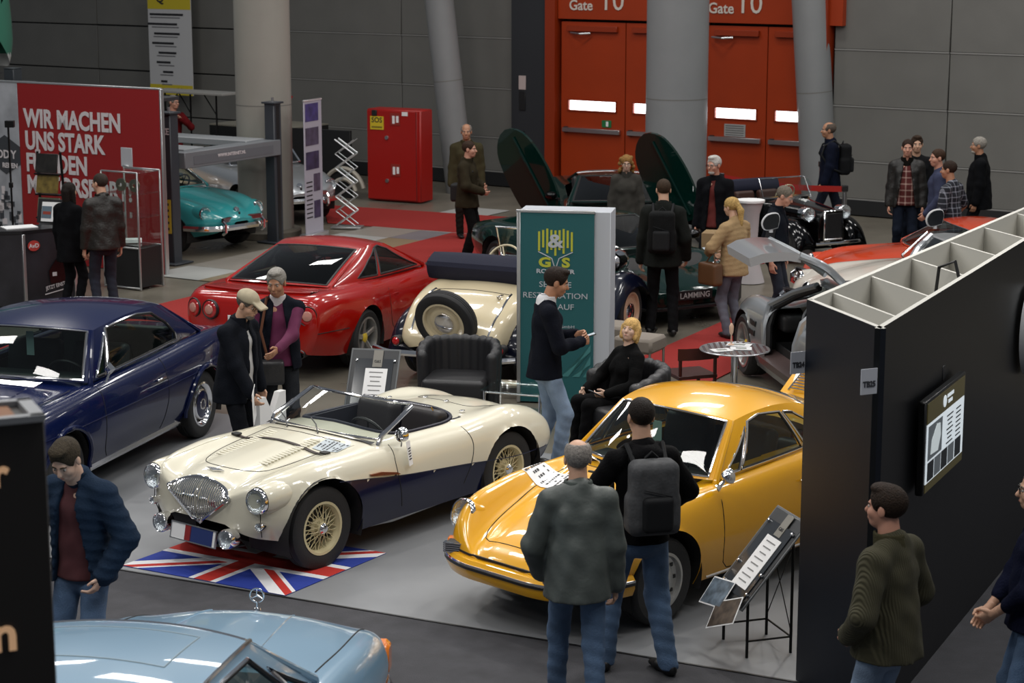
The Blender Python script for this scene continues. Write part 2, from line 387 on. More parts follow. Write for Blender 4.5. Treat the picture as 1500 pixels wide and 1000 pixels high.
class Car:
    def __init__(s, name, label, loc, head, L, spec, body, rf=.10, rr=.10, arches=(), zmid=(.45, .5), cut=None, mfun=None, wmin=.42, nst=110, sh=(.30, .72), cutmin=.6, cat='car', group=None, snap=None):
        s.root = empty(name, (loc[0], loc[1], 0), R(head), label, cat, group)
        s.L = L; s.f = {k: cv(v) if isinstance(v, (list, tuple)) else (lambda x, v=v: np.full(np.shape(x), float(v))) for k, v in spec.items()}
        s.rf, s.rr, s.zmid, s.sh = rf, rr, zmid, sh; s.cache = {}
        x0, x1 = L
        u = np.linspace(0, 1, nst); xs = x0+(x1-x0)*u
        xs = np.unique(np.round(np.r_[xs, x1-rf*(1-np.sin(np.linspace(0, 1, 12)*math.pi/2)), x0+rr*(1-np.sin(np.linspace(0, 1, 12)*math.pi/2))], 5))
        s.NS = 30; A = []
        for x in xs:
            h = s.sec(x); A.append([(x, y, z) for y, z in h]+[(x, -y, z) for y, z in h[-2::-1]])
        A = np.array(A); n, m = A.shape[:2]
        if snap is not None:
            for i, x in enumerate(xs):
                zt = snap(x)
                if zt is None: continue
                j = int(np.argmin(np.abs(A[i, :s.NS*2//3, 2]-zt))); 
                A[i, j] = (x, s.side_y(x, zt), zt); A[i, m-1-j] = (x, -A[i, j, 1], zt)
        V = A.reshape(-1, 3).copy()
        F = [(i*m+j, i*m+j+1, (i+1)*m+j+1, (i+1)*m+j) for i in range(n-1) for j in range(m-1)]
        F = np.array(F)
        def carve(V, F, g, ax):
            gv = g(V); keep = ~(gv[F] < 0).all(1); F = F[keep]; used = np.zeros(len(V), bool); used[F.ravel()] = True
            mv = used & (gv < 0)
            for _ in range(4):
                P = V[mv]; g0 = g(P); gr = np.zeros_like(P)
                for a in ax:
                    Q = P.copy(); Q[:, a] += 1e-4; gr[:, a] = (g(Q)-g0)/1e-4
                nn = np.maximum((gr**2).sum(1), 1e-3); P = P-gr*(g0/nn)[:, None]; V[mv] = P
            return V, F
        for (ax_, az_, ar_) in arches:
            g = lambda P: np.where(np.abs(P[:, 1]) > wmin, np.hypot(P[:, 0]-ax_, P[:, 2]-az_)-ar_, 9.)
            V, F = carve(V, F, g, (0, 2))
        s.cut = cut
        if cut is not None:
            g = lambda P: np.where(P[:, 2] > cutmin, cut(P[:, 0], P[:, 1]), 9.)
            V, F = carve(V, F, g, (0, 1))
        F = [tuple(f) for f in F]+[tuple(range(m))[::-1], tuple((n-1)*m+j for j in range(m))]
        C = np.array([V[list(f)].mean(0) for f in F])
        mats = body if isinstance(body, list) else [body]
        mi = [mfun(*c) for c in C] if mfun else None
        s.body = link('body', mkmesh('body', V, F, mats, mi, True, 50), s.root)
        s.paintm = mats[0]
        # dark wheel houses and floor pan
        for (ax_, az_, ar_) in arches:
            for sg in (1, -1):
                b = MB(); rows = []
                for yy in (.30, float(s.f['yw'](ax_))-.035):
                    rows.append([(ax_+(ar_+.012)*math.cos(a), sg*yy, az_+(ar_+.012)*math.sin(a)) for a in np.linspace(-.35, math.pi+.35, 22)])
                b.grid(rows); b.add([(ax_, sg*.30, az_)]+rows[0], [(0, i+1, i+2) for i in range(21)])
                b.build('wheel_house', DARKIN, s.root)
        P = []
        for x in np.linspace(x0+.25, x1-.25, 12): P.append([(x, -float(s.f['yb'](x))*.93, .235), (x, float(s.f['yb'](x))*.93, .235)])
        MB().grid(P).build('floor_pan', DARKIN, s.root)
    def sec(s, x):
        k = round(float(x), 4)
        if k not in s.cache: s.cache[k] = s._sec(k)
        return s.cache[k]
    def _sec(s, x):
        g = lambda k: float(s.f[k](x))
        yb, zb, yw, zw, yf, zf, yv, zv, zc = [g(k) for k in ('yb', 'zb', 'yw', 'zw', 'yf', 'zf', 'yv', 'zv', 'zc')]
        a, b = s.sh; ys = yw+(yf-yw)*a; zs = zw+(zf-zw)*b
        P = [(yb, zb), (yb+(yw-yb)*.62, zb+(zw-zb)*.42), (yw, zw), (ys, zs), (yf, zf), (yv, zv), (yv*.5, zv+(zc-zv)*.72), (0, zc)]
        S = smooth_path(P, s.NS); S[-1] = (0, zc)
        for e, end, zm in ((s.rf, s.L[1], s.zmid[0]), (s.rr, s.L[0], s.zmid[1])):
            u = 1-abs(end-x)/e
            if u > 0:
                u = min(u, .992); k = (1-u**2.4)**(1/2.4); ky = 1-(1-k)*min(1, e/.25)
                S[:, 0] *= ky; S[:, 1] = zm+(S[:, 1]-zm)*(1-(1-k)*min(1., e/.22))
        return S
    def side_y(s, x, z):
        S = s.sec(x)
        for i in range(len(S)-1):
            if S[i, 1] <= z <= S[i+1, 1]: t = (z-S[i, 1])/max(S[i+1, 1]-S[i, 1], 1e-6); return S[i, 0]+t*(S[i+1, 0]-S[i, 0])
        return S[:, 0].max()
    def top_z(s, x, y):
        S = s.sec(x)[::-1]; y = abs(y)
        for i in range(len(S)-1):
            if S[i, 0] <= y <= S[i+1, 0]: t = (y-S[i, 0])/max(S[i+1, 0]-S[i, 0], 1e-6); return S[i, 1]+t*(S[i+1, 1]-S[i, 1])
        return S[len(S)//2, 1]
    def end_x(s, y, z, front=True):
        """outermost x of the nose (or tail) surface at (y, z)"""
        x, d = (s.L[1], -.01) if front else (s.L[0], .01)
        for _ in range(80):
            S = s.sec(x)
            if S[:, 1].min() <= z <= s.top_z(x, y) and s.side_y(x, z) >= abs(y): break
            x += d
        for _ in range(12):
            S = s.sec(x-d*.1)
            if S[:, 1].min() <= z <= s.top_z(x-d*.1, y) and s.side_y(x-d*.1, z) >= abs(y): x -= d*.1
            else: break
        return x
    def nrm(s, x, y):
        e = .02; return Vector((-(s.top_z(x+e, y)-s.top_z(x-e, y))/(2*e), -(s.top_z(x, y+e)-s.top_z(x, y-e))/(2*e), 1)).normalized()
    def sline(s, name, pts, r=.004, m=None, sides=(1, -1), n=24, off=0., parent=None):
        """line on the flank through (x, z) points"""
        for sg in sides:
            P = smooth_path([(x, 0, z) for x, z in pts], n)
            MB().tube([(p[0], sg*(s.side_y(p[0], p[2])+off), p[2]) for p in P], r, 6).build(name, m or GAP, parent or s.body)
    def tline(s, name, pts, r=.004, m=None, n=24, off=0., mirror=False, parent=None):
        for sg in ((1, -1) if mirror else (1,)):
            P = smooth_path([(x, y*sg, 0) for x, y in pts], n)
            MB().tube([(p[0], p[1], s.top_z(p[0], p[1])+off) for p in P], r, 6).build(name, m or GAP, parent or s.body)
    def contour(s, z, xa, front=True, n=15, off=0.):
        """plan outline at height z round one end, left to right"""
        xe = s.L[1] if front else s.L[0]; sg = 1 if front else -1
        xs = xe-sg*abs(xe-xa)*(1-np.sin(np.linspace(0, 1, n)*math.pi/2))
        h = []
        for x in xs:
            S = s.sec(x); zz = S[:, 1]
            if zz.min() <= z <= zz.max(): h.append((x, s.side_y(x, z)))
        h = [p for p in h if p[1] > .02]
        P = [(x+sg*off*(i/len(h)), y+off, z) for i, (x, y) in enumerate(h)]
        return P+[(p[0], -p[1], p[2]) for p in reversed(P)]
    def band(s, name, path, sect, m, parent=None):
        """sweep a section (outward, up) along a plan path"""
        P = [Vector(p) for p in path]; rows = []
        for i, p in enumerate(P):
            t = P[min(i+1, len(P)-1)]-P[max(i-1, 0)]; t.z = 0; t.normalize(); o = Vector((0, 0, 1)).cross(t) * -1
            c = Vector((s.L[0]+s.L[1], 0, 0))*.5
            if o.dot(p-c) < 0: o = -o
            rows.append([p+o*a+Vector((0, 0, b)) for a, b in sect+sect[:1]])
        b = MB().grid([[tuple(v) for v in r] for r in rows])
        for r in (rows[0], rows[-1]): b.add(r[:-1], [tuple(range(len(r)-1))])
        return b.build(name, m, parent or s.root)
    def disc(s, name, c, d, prof, m, parent=None, n=24, mats=None):
        """lathe profile at c pointing along d"""
        return MB().lathe(prof, n, aim(c, Vector(c)+Vector(d)), mats=mats, cap=False).build(name, m, parent or s.root)
    def lamp(s, c, d, r, bez=None, lens=None, name='headlight', depth=.06, dome=.3):
        o = s.disc(name, c, d, [(r*1.0, -depth), (r*1.12, -depth*.4), (r*1.12, 0), (r*1.05, .012), (r*.98, .008), (r*.97, 0)], bez or CHROME)
        if lens is None:
            s.disc('reflector', c, d, [(r*.97, .0), (r*.9, -r*.18), (r*.6, -r*.42), (r*.25, -r*.52), (.001, -r*.55)], REFL, o)
            s.disc('bulb', Vector(c)-Vector(d).normalized()*r*.35, d, [(r*.16, 0), (r*.14, r*.2), (.001, r*.3)], STEEL, o, 12)
        s.disc('lens', c, d, [(r*.98, .003), (r*.8, r*dome*.45), (r*.5, r*dome*.82), (r*.2, r*dome*.98), (.001, r*dome)], lens or LENS, o)
        return o
    def wheel(s, x, y, rad, wid, rim, style, cap=None, spin=0.):
        sg = 1 if y > 0 else -1
        w = wid/2; rr = rim
        prof = [(rr-.015, -w*.8), (rr+.012, -w*.96), (rad*.90, -w*1.06), (rad*.975, -w*.88), (rad, -w*.62), (rad, -w*.22), (rad-.008, -w*.2), (rad-.008, -w*.14), (rad, -w*.12), (rad, w*.12), (rad-.008, w*.14), (rad-.008, w*.2), (rad, w*.22), (rad, w*.62), (rad*.975, w*.88), (rad*.90, w*1.06), (rr+.012, w*.96), (rr-.015, w*.8)]
        M = Matrix.Rotation(-sg*math.pi/2, 4, 'X')
        wh = MB().lathe(prof, 44, M, cap=False).build('wheel', RUBBER, s.root, (x, y, rad))
        c = cap or MSP
        def part(name, prof, m, n=36): return MB().lathe(prof, n, M, cap=False).build(name, m, wh)
        if style == 'wire':
            part('rim', [(rr*.86, -w*.8), (rr*.9, -w*.5), (rr*.90, w*.55), (rr*.95, w*.66), (rr+.004, w*.86), (rr+.008, w*1.0), (rr-.012, w*.98), (rr*.92, w*.74), (rr*.88, w*.6), (rr*.86, -w*.8)], c)
            b = MB()
            for k in range(48):
                a = 2*math.pi*k/48; o = (.16 if k % 2 else -.16)*(1.5 if k % 4 > 1 else 1)
                z0, z1 = ((w*.95, w*.25) if k % 4 < 2 else (w*.25, w*.55)); r0 = .045 if k % 4 < 2 else .06
                p = M @ Vector((r0*math.cos(a+o*2.2), r0*math.sin(a+o*2.2), z0)); q = M @ Vector((rr*.91*math.cos(a), rr*.91*math.sin(a), z1))
                b.tube([p, q], .0032, 5, cap=False)
            b.build('spokes', c, wh)
            part('hub', [(.05, -w*.3), (.075, w*.2), (.05, w*.4), (.05, w*.95), (.04, w*1.05), (.001, w*1.06)], c, 20)
            part('knock_off_nut', [(.038, w*1.0), (.045, w*1.1), (.03, w*1.3), (.001, w*1.36)], CHROME, 8)
            part('brake_drum', [(.001, -w*.7), (.13, -w*.7), (.135, -w*.2), (.001, -w*.15)], mat('drum_iron', (.03, .03, .03), .6), 20)
        elif style == 'star':
            part('rim', [(rr*.9, -w*.8), (rr*.93, w*.5), (rr*.97, w*.8), (rr+.01, w*1.0), (rr-.012, w*1.02), (rr*.93, w*.86), (rr*.9, w*.4), (rr*.88, -w*.8)], c)
            b = MB()
            for k in range(5):
                a = 2*math.pi*k/5+spin; d = Vector((math.cos(a), math.sin(a), 0)); t = Vector((-d.y, d.x, 0)); Z = Vector((0, 0, 1))
                st = [(.035, .034, .60), (.35*rr, .028, .66), (.7*rr, .026, .74), (.95*rr, .036, .82)]; rows = []
                for r_, h_, z_ in st:
                    ce = d*r_; rows.append([M @ (ce+t*h_*1.0+Z*w*(z_-.35)), M @ (ce+t*h_+Z*w*z_), M @ (ce+t*h_*.35+Z*w*(z_+.1)), M @ (ce-t*h_*.35+Z*w*(z_+.1)), M @ (ce-t*h_+Z*w*z_), M @ (ce-t*h_+Z*w*(z_-.35))])
                b.grid([[tuple(v) for v in r_] for r_ in rows])
            b.build('spokes', c, wh)
            part('hubcap', [(.055, w*.3), (.055, w*.72), (.04, w*.78), (.001, w*.8)], mat('yellow_cap', (.7, .5, .05), .4), 20)
            part('brake_drum', [(.001, -w*.3), (.16, -w*.3), (.16, w*.05), (.001, w*.08)], mat('disc_iron', (.12, .12, .12), .4, .8), 24)
        else:
            face = [(rr+.008, w*.98), (rr-.012, w*1.0), (rr*.93, w*.82), (rr*.90, w*.58), (rr*.74, w*.50), (rr*.66, w*.66), (rr*.55, w*.70), (rr*.5, w*.66), (.001, w*.66)]
            part('rim', [(rr*.8, -w*.7)]+face, c)
            if style == 'merc':
                part('trim_ring', [(rr+.004, w*1.0), (rr*.95, w*1.06), (rr*.80, w*.82), (rr*.78, w*.7)], CHROME)
                part('hubcap', [(rr*.70, w*.72), (rr*.68, w*.86), (rr*.62, w*.92), (rr*.6, w*.86), (rr*.32, w*.98), (.001, w*1.02)], s.paintm)
                part('hub_ring', [(rr*.72, w*.72), (rr*.70, w*.9), (rr*.63, w*.95), (rr*.62, w*.85)], CHROME)
                part('hub_star', [(rr*.26, w*.98), (rr*.25, w*1.05), (rr*.2, w*1.06), (rr*.19, w*.98)], CHROME, 18)
            elif style == 'disc':
                part('hubcap', [(rr*.48, w*.66), (rr*.46, w*.84), (rr*.3, w*1.02), (.001, w*1.08)], CHROME)
            elif style == 'steel':
                for k in range(10):
                    a = 2*math.pi*k/10; p = M @ Vector((rr*.78*math.cos(a), rr*.78*math.sin(a), w*.53)); boxo('vent_slot', p, (.028, .012, .028), BLACKTRIM, wh)

                part('hubcap', [(rr*.52, w*.66), (rr*.50, w*.82), (rr*.34, w*.98), (.001, w*1.03)], CHROME if cap is None else cap)
        return wh
    def wheels(s, xf, xr, y, rad, wid, rim, style, cap=None, spin=0., only=None):
        for x in (xf, xr):
            for sg in (1, -1): s.wheel(x, sg*y, rad, wid, rim, style, cap, spin)
    # ---------------------------------------------------------------- cabin with glass
    def cabin(s, A0, A1, C1, C0, wb=.15, wt=.06, rb=.10, rt=.04, crown=.05, rail=.03, belt=.03, win=None, roofm=None, glassm=None, chrome=None, wz=.03, rz=.02, side=True, rear=True, rear_in=(.07, .10), tr=.011, rearm=None, front_in=(.035, .05)):
        gm = glassm or WINGLASS; rm = roofm or s.paintm; chm = chrome or CHROME
        def cross(p, bow, zc, n=27):
            ys = np.linspace(p[1], -p[1], n); k = 1-(ys/p[1])**2
            return np.stack([p[0]+bow*k, ys, p[2]+zc*k], 1)
        def edge(p, q, dy, dz, n=30):
            t = np.linspace(0, 1, n)[:, None]; k = 4*t*(1-t); P = np.array(p)+(np.array(q)-np.array(p))*t
            P[:, 1] += dy*k[:, 0]; P[:, 2] += dz*k[:, 0]; return P
        def ruled(a, b, n, bul=(0, 0, 0)):
            t = np.linspace(0, 1, n)[:, None, None]; k = 4*t*(1-t); return a[None]*(1-t)+b[None]*t+k*np.array(bul)
        wb_c = cross(A0, wb, wz); wt_c = cross(A1, wt, crown*.55); rt_c = cross(C1, -rt, crown*.55); rb_c = cross(C0, -rb, rz)
        rl = edge(A1, C1, rail*.5, rail); bl = edge(A0, C0, belt, 0)
        pane = lambda nm, G, mm: MB().grid(G).build(nm, mm, s.root)
        def framed(nm, G, iu, iv, frm=None):
            n, m = G.shape[:2]; a, b = max(1, int(iv*n)), max(1, int(iu*m))
            o = pane(nm, G[a:n-a, b:m-b], gm)
            fb = MB(); 
            for sl in ((slice(0, a+1), slice(0, m)), (slice(n-a-1, n), slice(0, m)), (slice(a, n-a), slice(0, b+1)), (slice(a, n-a), slice(m-b-1, m))): fb.grid(G[sl])
            fb.build(nm+'_surround', frm or rm, s.root)
            H = G[a:n-a, b:m-b]; loop = list(H[0])+list(H[1:, -1])+list(H[-1, -2::-1])+list(H[-2:0:-1, 0])
            MB().tube([tuple(v) for v in loop], tr, 6, closed=True).build('trim', chm, o)
            MB().tube([tuple(v+(H.mean((0, 1))-v)*.018) for v in loop], tr*.8, 6, closed=True).build('seal', BLACKTRIM, o)
            return o
        def bulged(a, b, bul):
            G = ruled(a, b, 26); t = np.linspace(0, 1, 26)[:, None]; k = 4*t*(1-t)*(1-np.linspace(-1, 1, 27)[None]**4)
            return G+k[:, :, None]*np.array(bul)
        s.ws = framed('windscreen', bulged(wb_c, wt_c, (.015, 0, .02)), front_in[0], front_in[1])
        for sg in (1, -1):
            for p, q in ((A0, A1), (C0, C1)):
                MB().tube([(p[0], sg*p[1], p[2]-.03), (p[0], sg*p[1], p[2]), (q[0], sg*(q[1]-.012), q[2]-.012)], [.03, .024, .018], 8).build('pillar', rm, s.root)
        # roof
        n = 30; G = np.zeros((n, 27, 3)); t = np.linspace(0, 1, n)
        yy = np.linspace(1, -1, 27); kk = 1-yy**2
        for i in range(n):
            e = rl[i]; c0 = wt_c[:, 0]-A1[0]; c1 = rt_c[:, 0]-C1[0]
            G[i, :, 1] = e[1]*yy; G[i, :, 0] = e[0]+c0*(1-t[i])+c1*t[i]; G[i, :, 2] = e[2]+crown*(.55+.45*math.sin(math.pi*t[i]))*kk
        s.roofG = G
        s.roof = MB().grid(G).build('roof', rm, s.root)
        if rear: framed('rear_window', bulged(rb_c, rt_c, (-.03, 0, .035)), *rear_in)
        elif rearm: pane('roof_back', ruled(rb_c, rt_c, 20, (-.03, 0, .035)), rearm)
        if side:
            S = ruled(bl, rl, 26); tv = np.linspace(0, 1, 26)[:, None]; tu = np.linspace(0, 1, 30)[None]; S[:, :, 1] += .02*4*tv*(1-tv)*(1-(2*tu-1)**6); nv, nu = S.shape[:2]; U, W_ = np.meshgrid(np.linspace(0, 1, nu), np.linspace(0, 1, nv))
            def at(u, v):
                i = v*(nv-1); j = u*(nu-1); i0 = min(int(i), nv-2); j0 = min(int(j), nu-2); a = i-i0; b = j-j0
                return S[i0, j0]*(1-a)*(1-b)+S[i0+1, j0]*a*(1-b)+S[i0, j0+1]*(1-a)*b+S[i0+1, j0+1]*a*b
            def inside(poly, x, y):
                c = False; k = len(poly)
                for i in range(k):
                    x1, y1 = poly[i]; x2, y2 = poly[i-1]
                    if (y1 > y) != (y2 > y) and x < (x2-x1)*(y-y1)/(y2-y1)+x1: c = not c
                return c
            for sg in (1, -1):
                S2 = S.copy(); S2[:, :, 1] *= sg
                fb = MB(); V = S2.reshape(-1, 3); F = []
                for i in range(nv-1):
                    for j in range(nu-1):
                        cu, cw = (j+.5)/(nu-1), (i+.5)/(nv-1)
                        if not any(inside(p, cu, cw) for p in win): F.append((i*nu+j, i*nu+j+1, (i+1)*nu+j+1, (i+1)*nu+j))
                fb.add(V, F); fb.build('side_frame', rm, s.root)
                for p in win:
                    bd = []
                    for a in range(len(p)):
                        u0, v0 = p[a]; u1, v1 = p[(a+1) % len(p)]
                        for q in np.linspace(0, 1, 9)[:-1]: bd.append(at(u0+(u1-u0)*q, v0+(v1-v0)*q))
                    bd = np.array(bd); bd[:, 1] *= sg; ce = bd.mean(0)
                    pl = MB().add([tuple(ce)]+[tuple(b) for b in bd], [(0, i+1, (i+1) % len(bd)+1) for i in range(len(bd))]).build('side_window', gm, s.root)
                    MB().tube([tuple(b) for b in bd], tr, 6, closed=True).build('trim', chm, pl)
                    MB().tube([tuple(b+(ce-b)*.03) for b in bd], tr, 6, closed=True).build('seal', BLACKTRIM, pl)
    def interior(s, x0, x1, y, zf, zt, seats=(), wheel=None, m=None, seatm=None, dash=None):
        m = m or DARKIN
        b = MB(); b.box(((x0+x1)/2, 0, zf), (x1-x0, 2*y, .02))
        for sg in (1, -1): b.box(((x0+x1)/2, sg*y, (zf+zt)/2), (x1-x0, .02, zt-zf))
        b.box((x0, 0, (zf+zt)/2), (.02, 2*y, zt-zf)); b.box((x1, 0, (zf+zt)/2), (.02, 2*y, zt-zf))
        b.build('interior_tub', m, s.root)
        for (sx, sy, sw, bh) in seats:
            pr = [('b', (sx+.05, sy, zf+.16), (.19, sw/2-.06, .04), .05), ('b', (sx-.2, sy, zf+.16+bh/2), (.03, sw/2-.07, bh/2-.03), .05, np.array(Matrix.Rotation(-.2, 3, 'Y')))]
            sdf_obj('seat', pr, .022, seatm or LEATHER, s.root, .03)
        if dash:
            sdf_obj('dashboard', [('b', (dash[0], 0, dash[1]), (.09, y-.05, .05), .04)], .025, m, s.root)
        if wheel:
            wx, wy, wz, wr, wm = wheel
            T = Matrix.Translation((wx, wy, wz)) @ Matrix.Rotation(R(-62), 4, 'Y')
            b = MB().tube([T @ Vector((wr*math.cos(a), wr*math.sin(a), 0)) for a in np.linspace(0, 2*math.pi, 29)[:-1]], .013, 6, closed=True)
            for a in (.3, math.pi-.3, -math.pi/2): b.tube([T @ Vector((0, 0, -.03)), T @ Vector((wr*math.cos(a), wr*math.sin(a), 0))], .009, 5)
            b.tube([T @ Vector((0, 0, 0)), T @ Vector((0, 0, -.35))], .02, 6)
            b.build('steering_wheel', wm, s.root)
    def plate(s, c, n, w, h, m, txt=None, tm=None, tilt=0., name='number_plate'):
        o = MB().box((0, 0, 0), (w, .008, h), None, .002).build(name, m, s.root, c, (R(tilt), 0, math.atan2(n[1], n[0])+math.pi/2))
        if txt: text('lettering', txt, h*.72, tm or INK, o, (0, -.006, -h*.27), (math.pi/2, 0, 0), 0, 'CENTER', .001, .8)
        return o
def hook(x, y, z, parent, m, h=.22, w=.07, rot=0.):
    """paper tag hanging from a mirror"""
    o = MB().box((0, 0, -h/2), (.003, w, h), None, 0).build('paper_tag', m, parent, (x, y, z), (0, 0, rot))
    return o
# ================================================================== THE HALL
def struct(o): o['kind'] = 'structure'; return o
def flat(name, pts, z, m, parent=None, th=.01): return MB().prism(pts, z-th, z).build(name, m, parent, smooth=False)
def concrete(name, c1, c2, rough, sc=.6, spec=.5):
    m = mat(name, c1, rough, spec=spec); nt = m.node_tree; b = nt.nodes['Principled BSDF']
    tc = nt.nodes.new('ShaderNodeTexCoord'); n = nt.nodes.new('ShaderNodeTexNoise'); n.inputs['Scale'].default_value = sc; n.inputs['Detail'].default_value = 8; n.inputs['Roughness'].default_value = .65
    nt.links.new(tc.outputs['Object'], n.inputs['Vector']); r = nt.nodes.new('ShaderNodeValToRGB'); r.color_ramp.elements[0].position = .3; r.color_ramp.elements[1].position = .72
    r.color_ramp.elements[0].color = (*srgb(c1), 1); r.color_ramp.elements[1].color = (*srgb(c2), 1); nt.links.new(n.outputs['Fac'], r.inputs[0]); nt.links.new(r.outputs[0], b.inputs['Base Color'])
    mr = nt.nodes.new('ShaderNodeMath'); mr.operation = 'MULTIPLY_ADD'; mr.inputs[1].default_value = .25; mr.inputs[2].default_value = rough-.12; nt.links.new(n.outputs['Fac'], mr.inputs[0]); nt.links.new(mr.outputs[0], b.inputs['Roughness'])
    return m
FLOOR = concrete('polished_concrete', '#5d584f', '#7c766a', .30)
fl = struct(MB().box((0, 24, -.1), (60, 64, .18)).build('floor', FLOOR, smooth=False))
VINYL = concrete('grey_vinyl', '#76787b', '#85878a', .42, 1.3); RUG = mat('red_carpet', '#8e1c16', .95, noise=.12, nscale=30, bump=.2, bscale=200); AISLE = mat('dark_carpet', '#3a3a3e', .95, noise=.18, nscale=6, bump=.3, bscale=160)
e1 = np.array((.8983, -.4393)); e2 = np.array((.4393, .8983)); E0 = np.array((-2.95, 14.63))
q = lambda a, b: tuple(E0+e1*a+e2*b)
flat('stand_floor', [q(-6, 0), q(5.55, 0), q(5.55, 5.2), q(4.6, 5.2), q(3.6, 4.6), q(-6, 4.6)], .006, VINYL, fl)
flat('aisle_carpet', [q(-8, -14), q(16, -14), q(16, 9), q(5.6, 9), q(5.6, -.01), q(-8, -.01)], .004, AISLE, fl)
MB().box((*q(-.2, -.012), .004), (11.6, .02, .012), math.atan2(e1[1], e1[0])).build('edge_trim', BLACKTRIM, fl)
flat('carpet_strip', [(1.74, 23.05), (4.2, 27.7), (5.6, 27.7), (2.09, 21.14), (1.95, 20.9), (1.45, 22.5)], .005, RUG, fl)
flat('carpet_strip', [(-6.6, 22.45), (-4.58, 26.01), (-1.82, 30.89), (-.98, 32.44), (1.6, 31.2), (-1.2, 26.3), (-3.6, 21.2)], .005, RUG, fl)
flat('carpet_strip', [(-3.4, 35.94), (-.59, 34.58), (2.0, 33.3), (1.6, 31.2), (-.98, 32.48), (-3.1, 33.6)], .0055, RUG, fl)
tm = [mat('tile_white', '#a6a7a4', .4), mat('tile_grey', '#77767a', .4), mat('tile_sand', '#82745c', .4), mat('tile_stone', '#8d8880', .4)]
rnd = random.Random(3)
for i in range(5):
    for j in range(9):
        c0 = np.array((-5.2, 28.3))+np.array((.86, -.51))*(i*.95)+np.array((.51, .86))*(j*.95)
        u = (c0-np.array((-4.58, 26.01)))@np.array((.87, -.49))
        if u > -.55: continue
        MB().prism([tuple(c0+np.array((.86, -.51))*a+np.array((.51, .86))*b) for a, b in ((0, 0), (.94, 0), (.94, .94), (0, .94))], 0, .004).build('floor_tile', tm[(i*2+j*3+rnd.randint(0, 1)) % 4], fl, smooth=False)
# ------------------------------------------------------------------ end wall with panels and gates
WALL = mat('wall_panel_grey', '#6b6a66', .62, noise=.06, nscale=1.5); WJ = mat('wall_joint', '#8a8986', .5); WD = mat('wall_dark', '#17181a', .6)
wall = struct(MB().box((2, .25, 2.9), (36, .2, 6.2)).build('wall_back', WD, None, (-.596, 38.9, 0), (0, 0, R(-34)), smooth=False))
us = [(-16, -10.3), (-10.3, -6.1), (-6.1, -1.94), (-1.94, .74), (7.35, 9.44), (9.44, 13.2), (13.2, 17)]
zs = [(.28, .93), (.93, 1.87), (1.87, 2.83), (2.83, 3.79), (3.79, 4.75), (4.75, 5.9)]
for u0, u1 in us:
    for z0, z1 in zs:
        boxo('wall_panel', ((u0+u1)/2, .10, (z0+z1)/2), (u1-u0-.02, .10, z1-z0-.03), WALL, wall, ch=.006)
        if u0 > -6.2: boxo('joint_strip', ((u0+u1)/2, .055, z0), (u1-u0-.02, .03, .022), WJ, wall, ch=0)
    boxo('skirting', ((u0+u1)/2, .08, .14), (u1-u0, .12, .26), WD, wall)
# dark service pier beside the gate
pier = struct(MB().box((1.15, .02, 3.0), (.78, .22, 6.0), None, .01).build('wall_pier', mat('pier_grey', '#2b2d31', .5), None, (-.596, 38.9, 0), (0, 0, R(-34))))
boxo('notice', (1.02, -.10, 2.02), (.16, .01, .26), mat('notice_pink', '#b9a9a6', .6), pier); boxo('call_panel', (1.02, -.10, 1.68), (.14, .02, .36), BLACKTRIM, pier)
boxo('switch_box', (1.0, -.11, .98), (.13, .05, .26), BLACKTRIM, pier); boxo('red_button', (1.0, -.14, .93), (.05, .02, .05), REDLENS, pier)
# orange gates
OR = mat('gate_orange', '#993208', .42, noise=.05, nscale=2); OR2 = mat('gate_orange_dark', '#8a2c08', .45)
DAY = mat('daylight_pane', (.95, .98, 1.0), .3, emit=3.2)
gt = empty('gate', (-.596, 38.9, 0), R(-34)); gt.name = 'door_1'; gt['kind'] = 'structure'
b = MB(); b.box((1.68, -.02, 3.0), (.22, .3, 6.0)); b.box((7.2, -.02, 3.0), (.22, .3, 6.0)); b.build('frame', OR2, gt)
boxo('sign_band', (3.35, .0, 3.72), (3.1, .16, .98), OR, gt); boxo('sign_band', (6.25, 0, 3.72), (2.6, .16, .98), OR, gt); boxo('mullion', (4.86, -.02, 2.2), (.14, .2, 4.4), OR2, gt)
boxo('top_panel', (4.5, .0, 5.2), (5.4, .16, 1.9), OR, gt)
for k, (u0, u1) in enumerate(((1.86, 3.24), (3.26, 4.76), (4.95, 6.12), (6.14, 7.1))):
    lf = MB()
    w0, w1 = (u0+.16, u1-.18)
    for (a, c_, z0, z1) in ((u0, u1, .22, 1.55), (u0, u1, 1.745, 3.18), (u0, w0, 1.55, 1.745), (w1, u1, 1.55, 1.745)): lf.box(((a+c_)/2, .0, (z0+z1)/2), (c_-a, .08, z1-z0))
    leaf = lf.build('door_leaf', OR, gt, smooth=False)
    boxo('pane', ((w0+w1)/2, .02, 1.648), (w1-w0, .02, .19), DAY, leaf); 
    fr = MB(); 
    for z in (1.55, 1.745): fr.box(((w0+w1)/2, -.045, z), (w1-w0+.04, .03, .02))
    for u in (w0, w1): fr.box((u, -.045, 1.648), (.02, .03, .21))
    fr.build('pane_frame', OR2, leaf)
    pb = boxo('push_bar', ((u0+u1)/2, -.09, 1.19), (u1-u0-.14, .07, .08), STEEL, leaf); boxo('bar_mount', (u0+.12, -.06, 1.19), (.07, .08, .11), BLACKTRIM, pb)
    boxo('closer_cover', ((u0+u1)/2, -.06, 3.06), (u1-u0-.3, .10, .10), OR2, leaf)
boxo('exit_sign', (2.86, -.05, 1.33), (.2, .02, .13), mat('exit_green', '#1d6b3c', .5), gt); boxo('exit_arrow', (2.88, -.065, 1.33), (.05, .01, .09), WHITEP, gt)
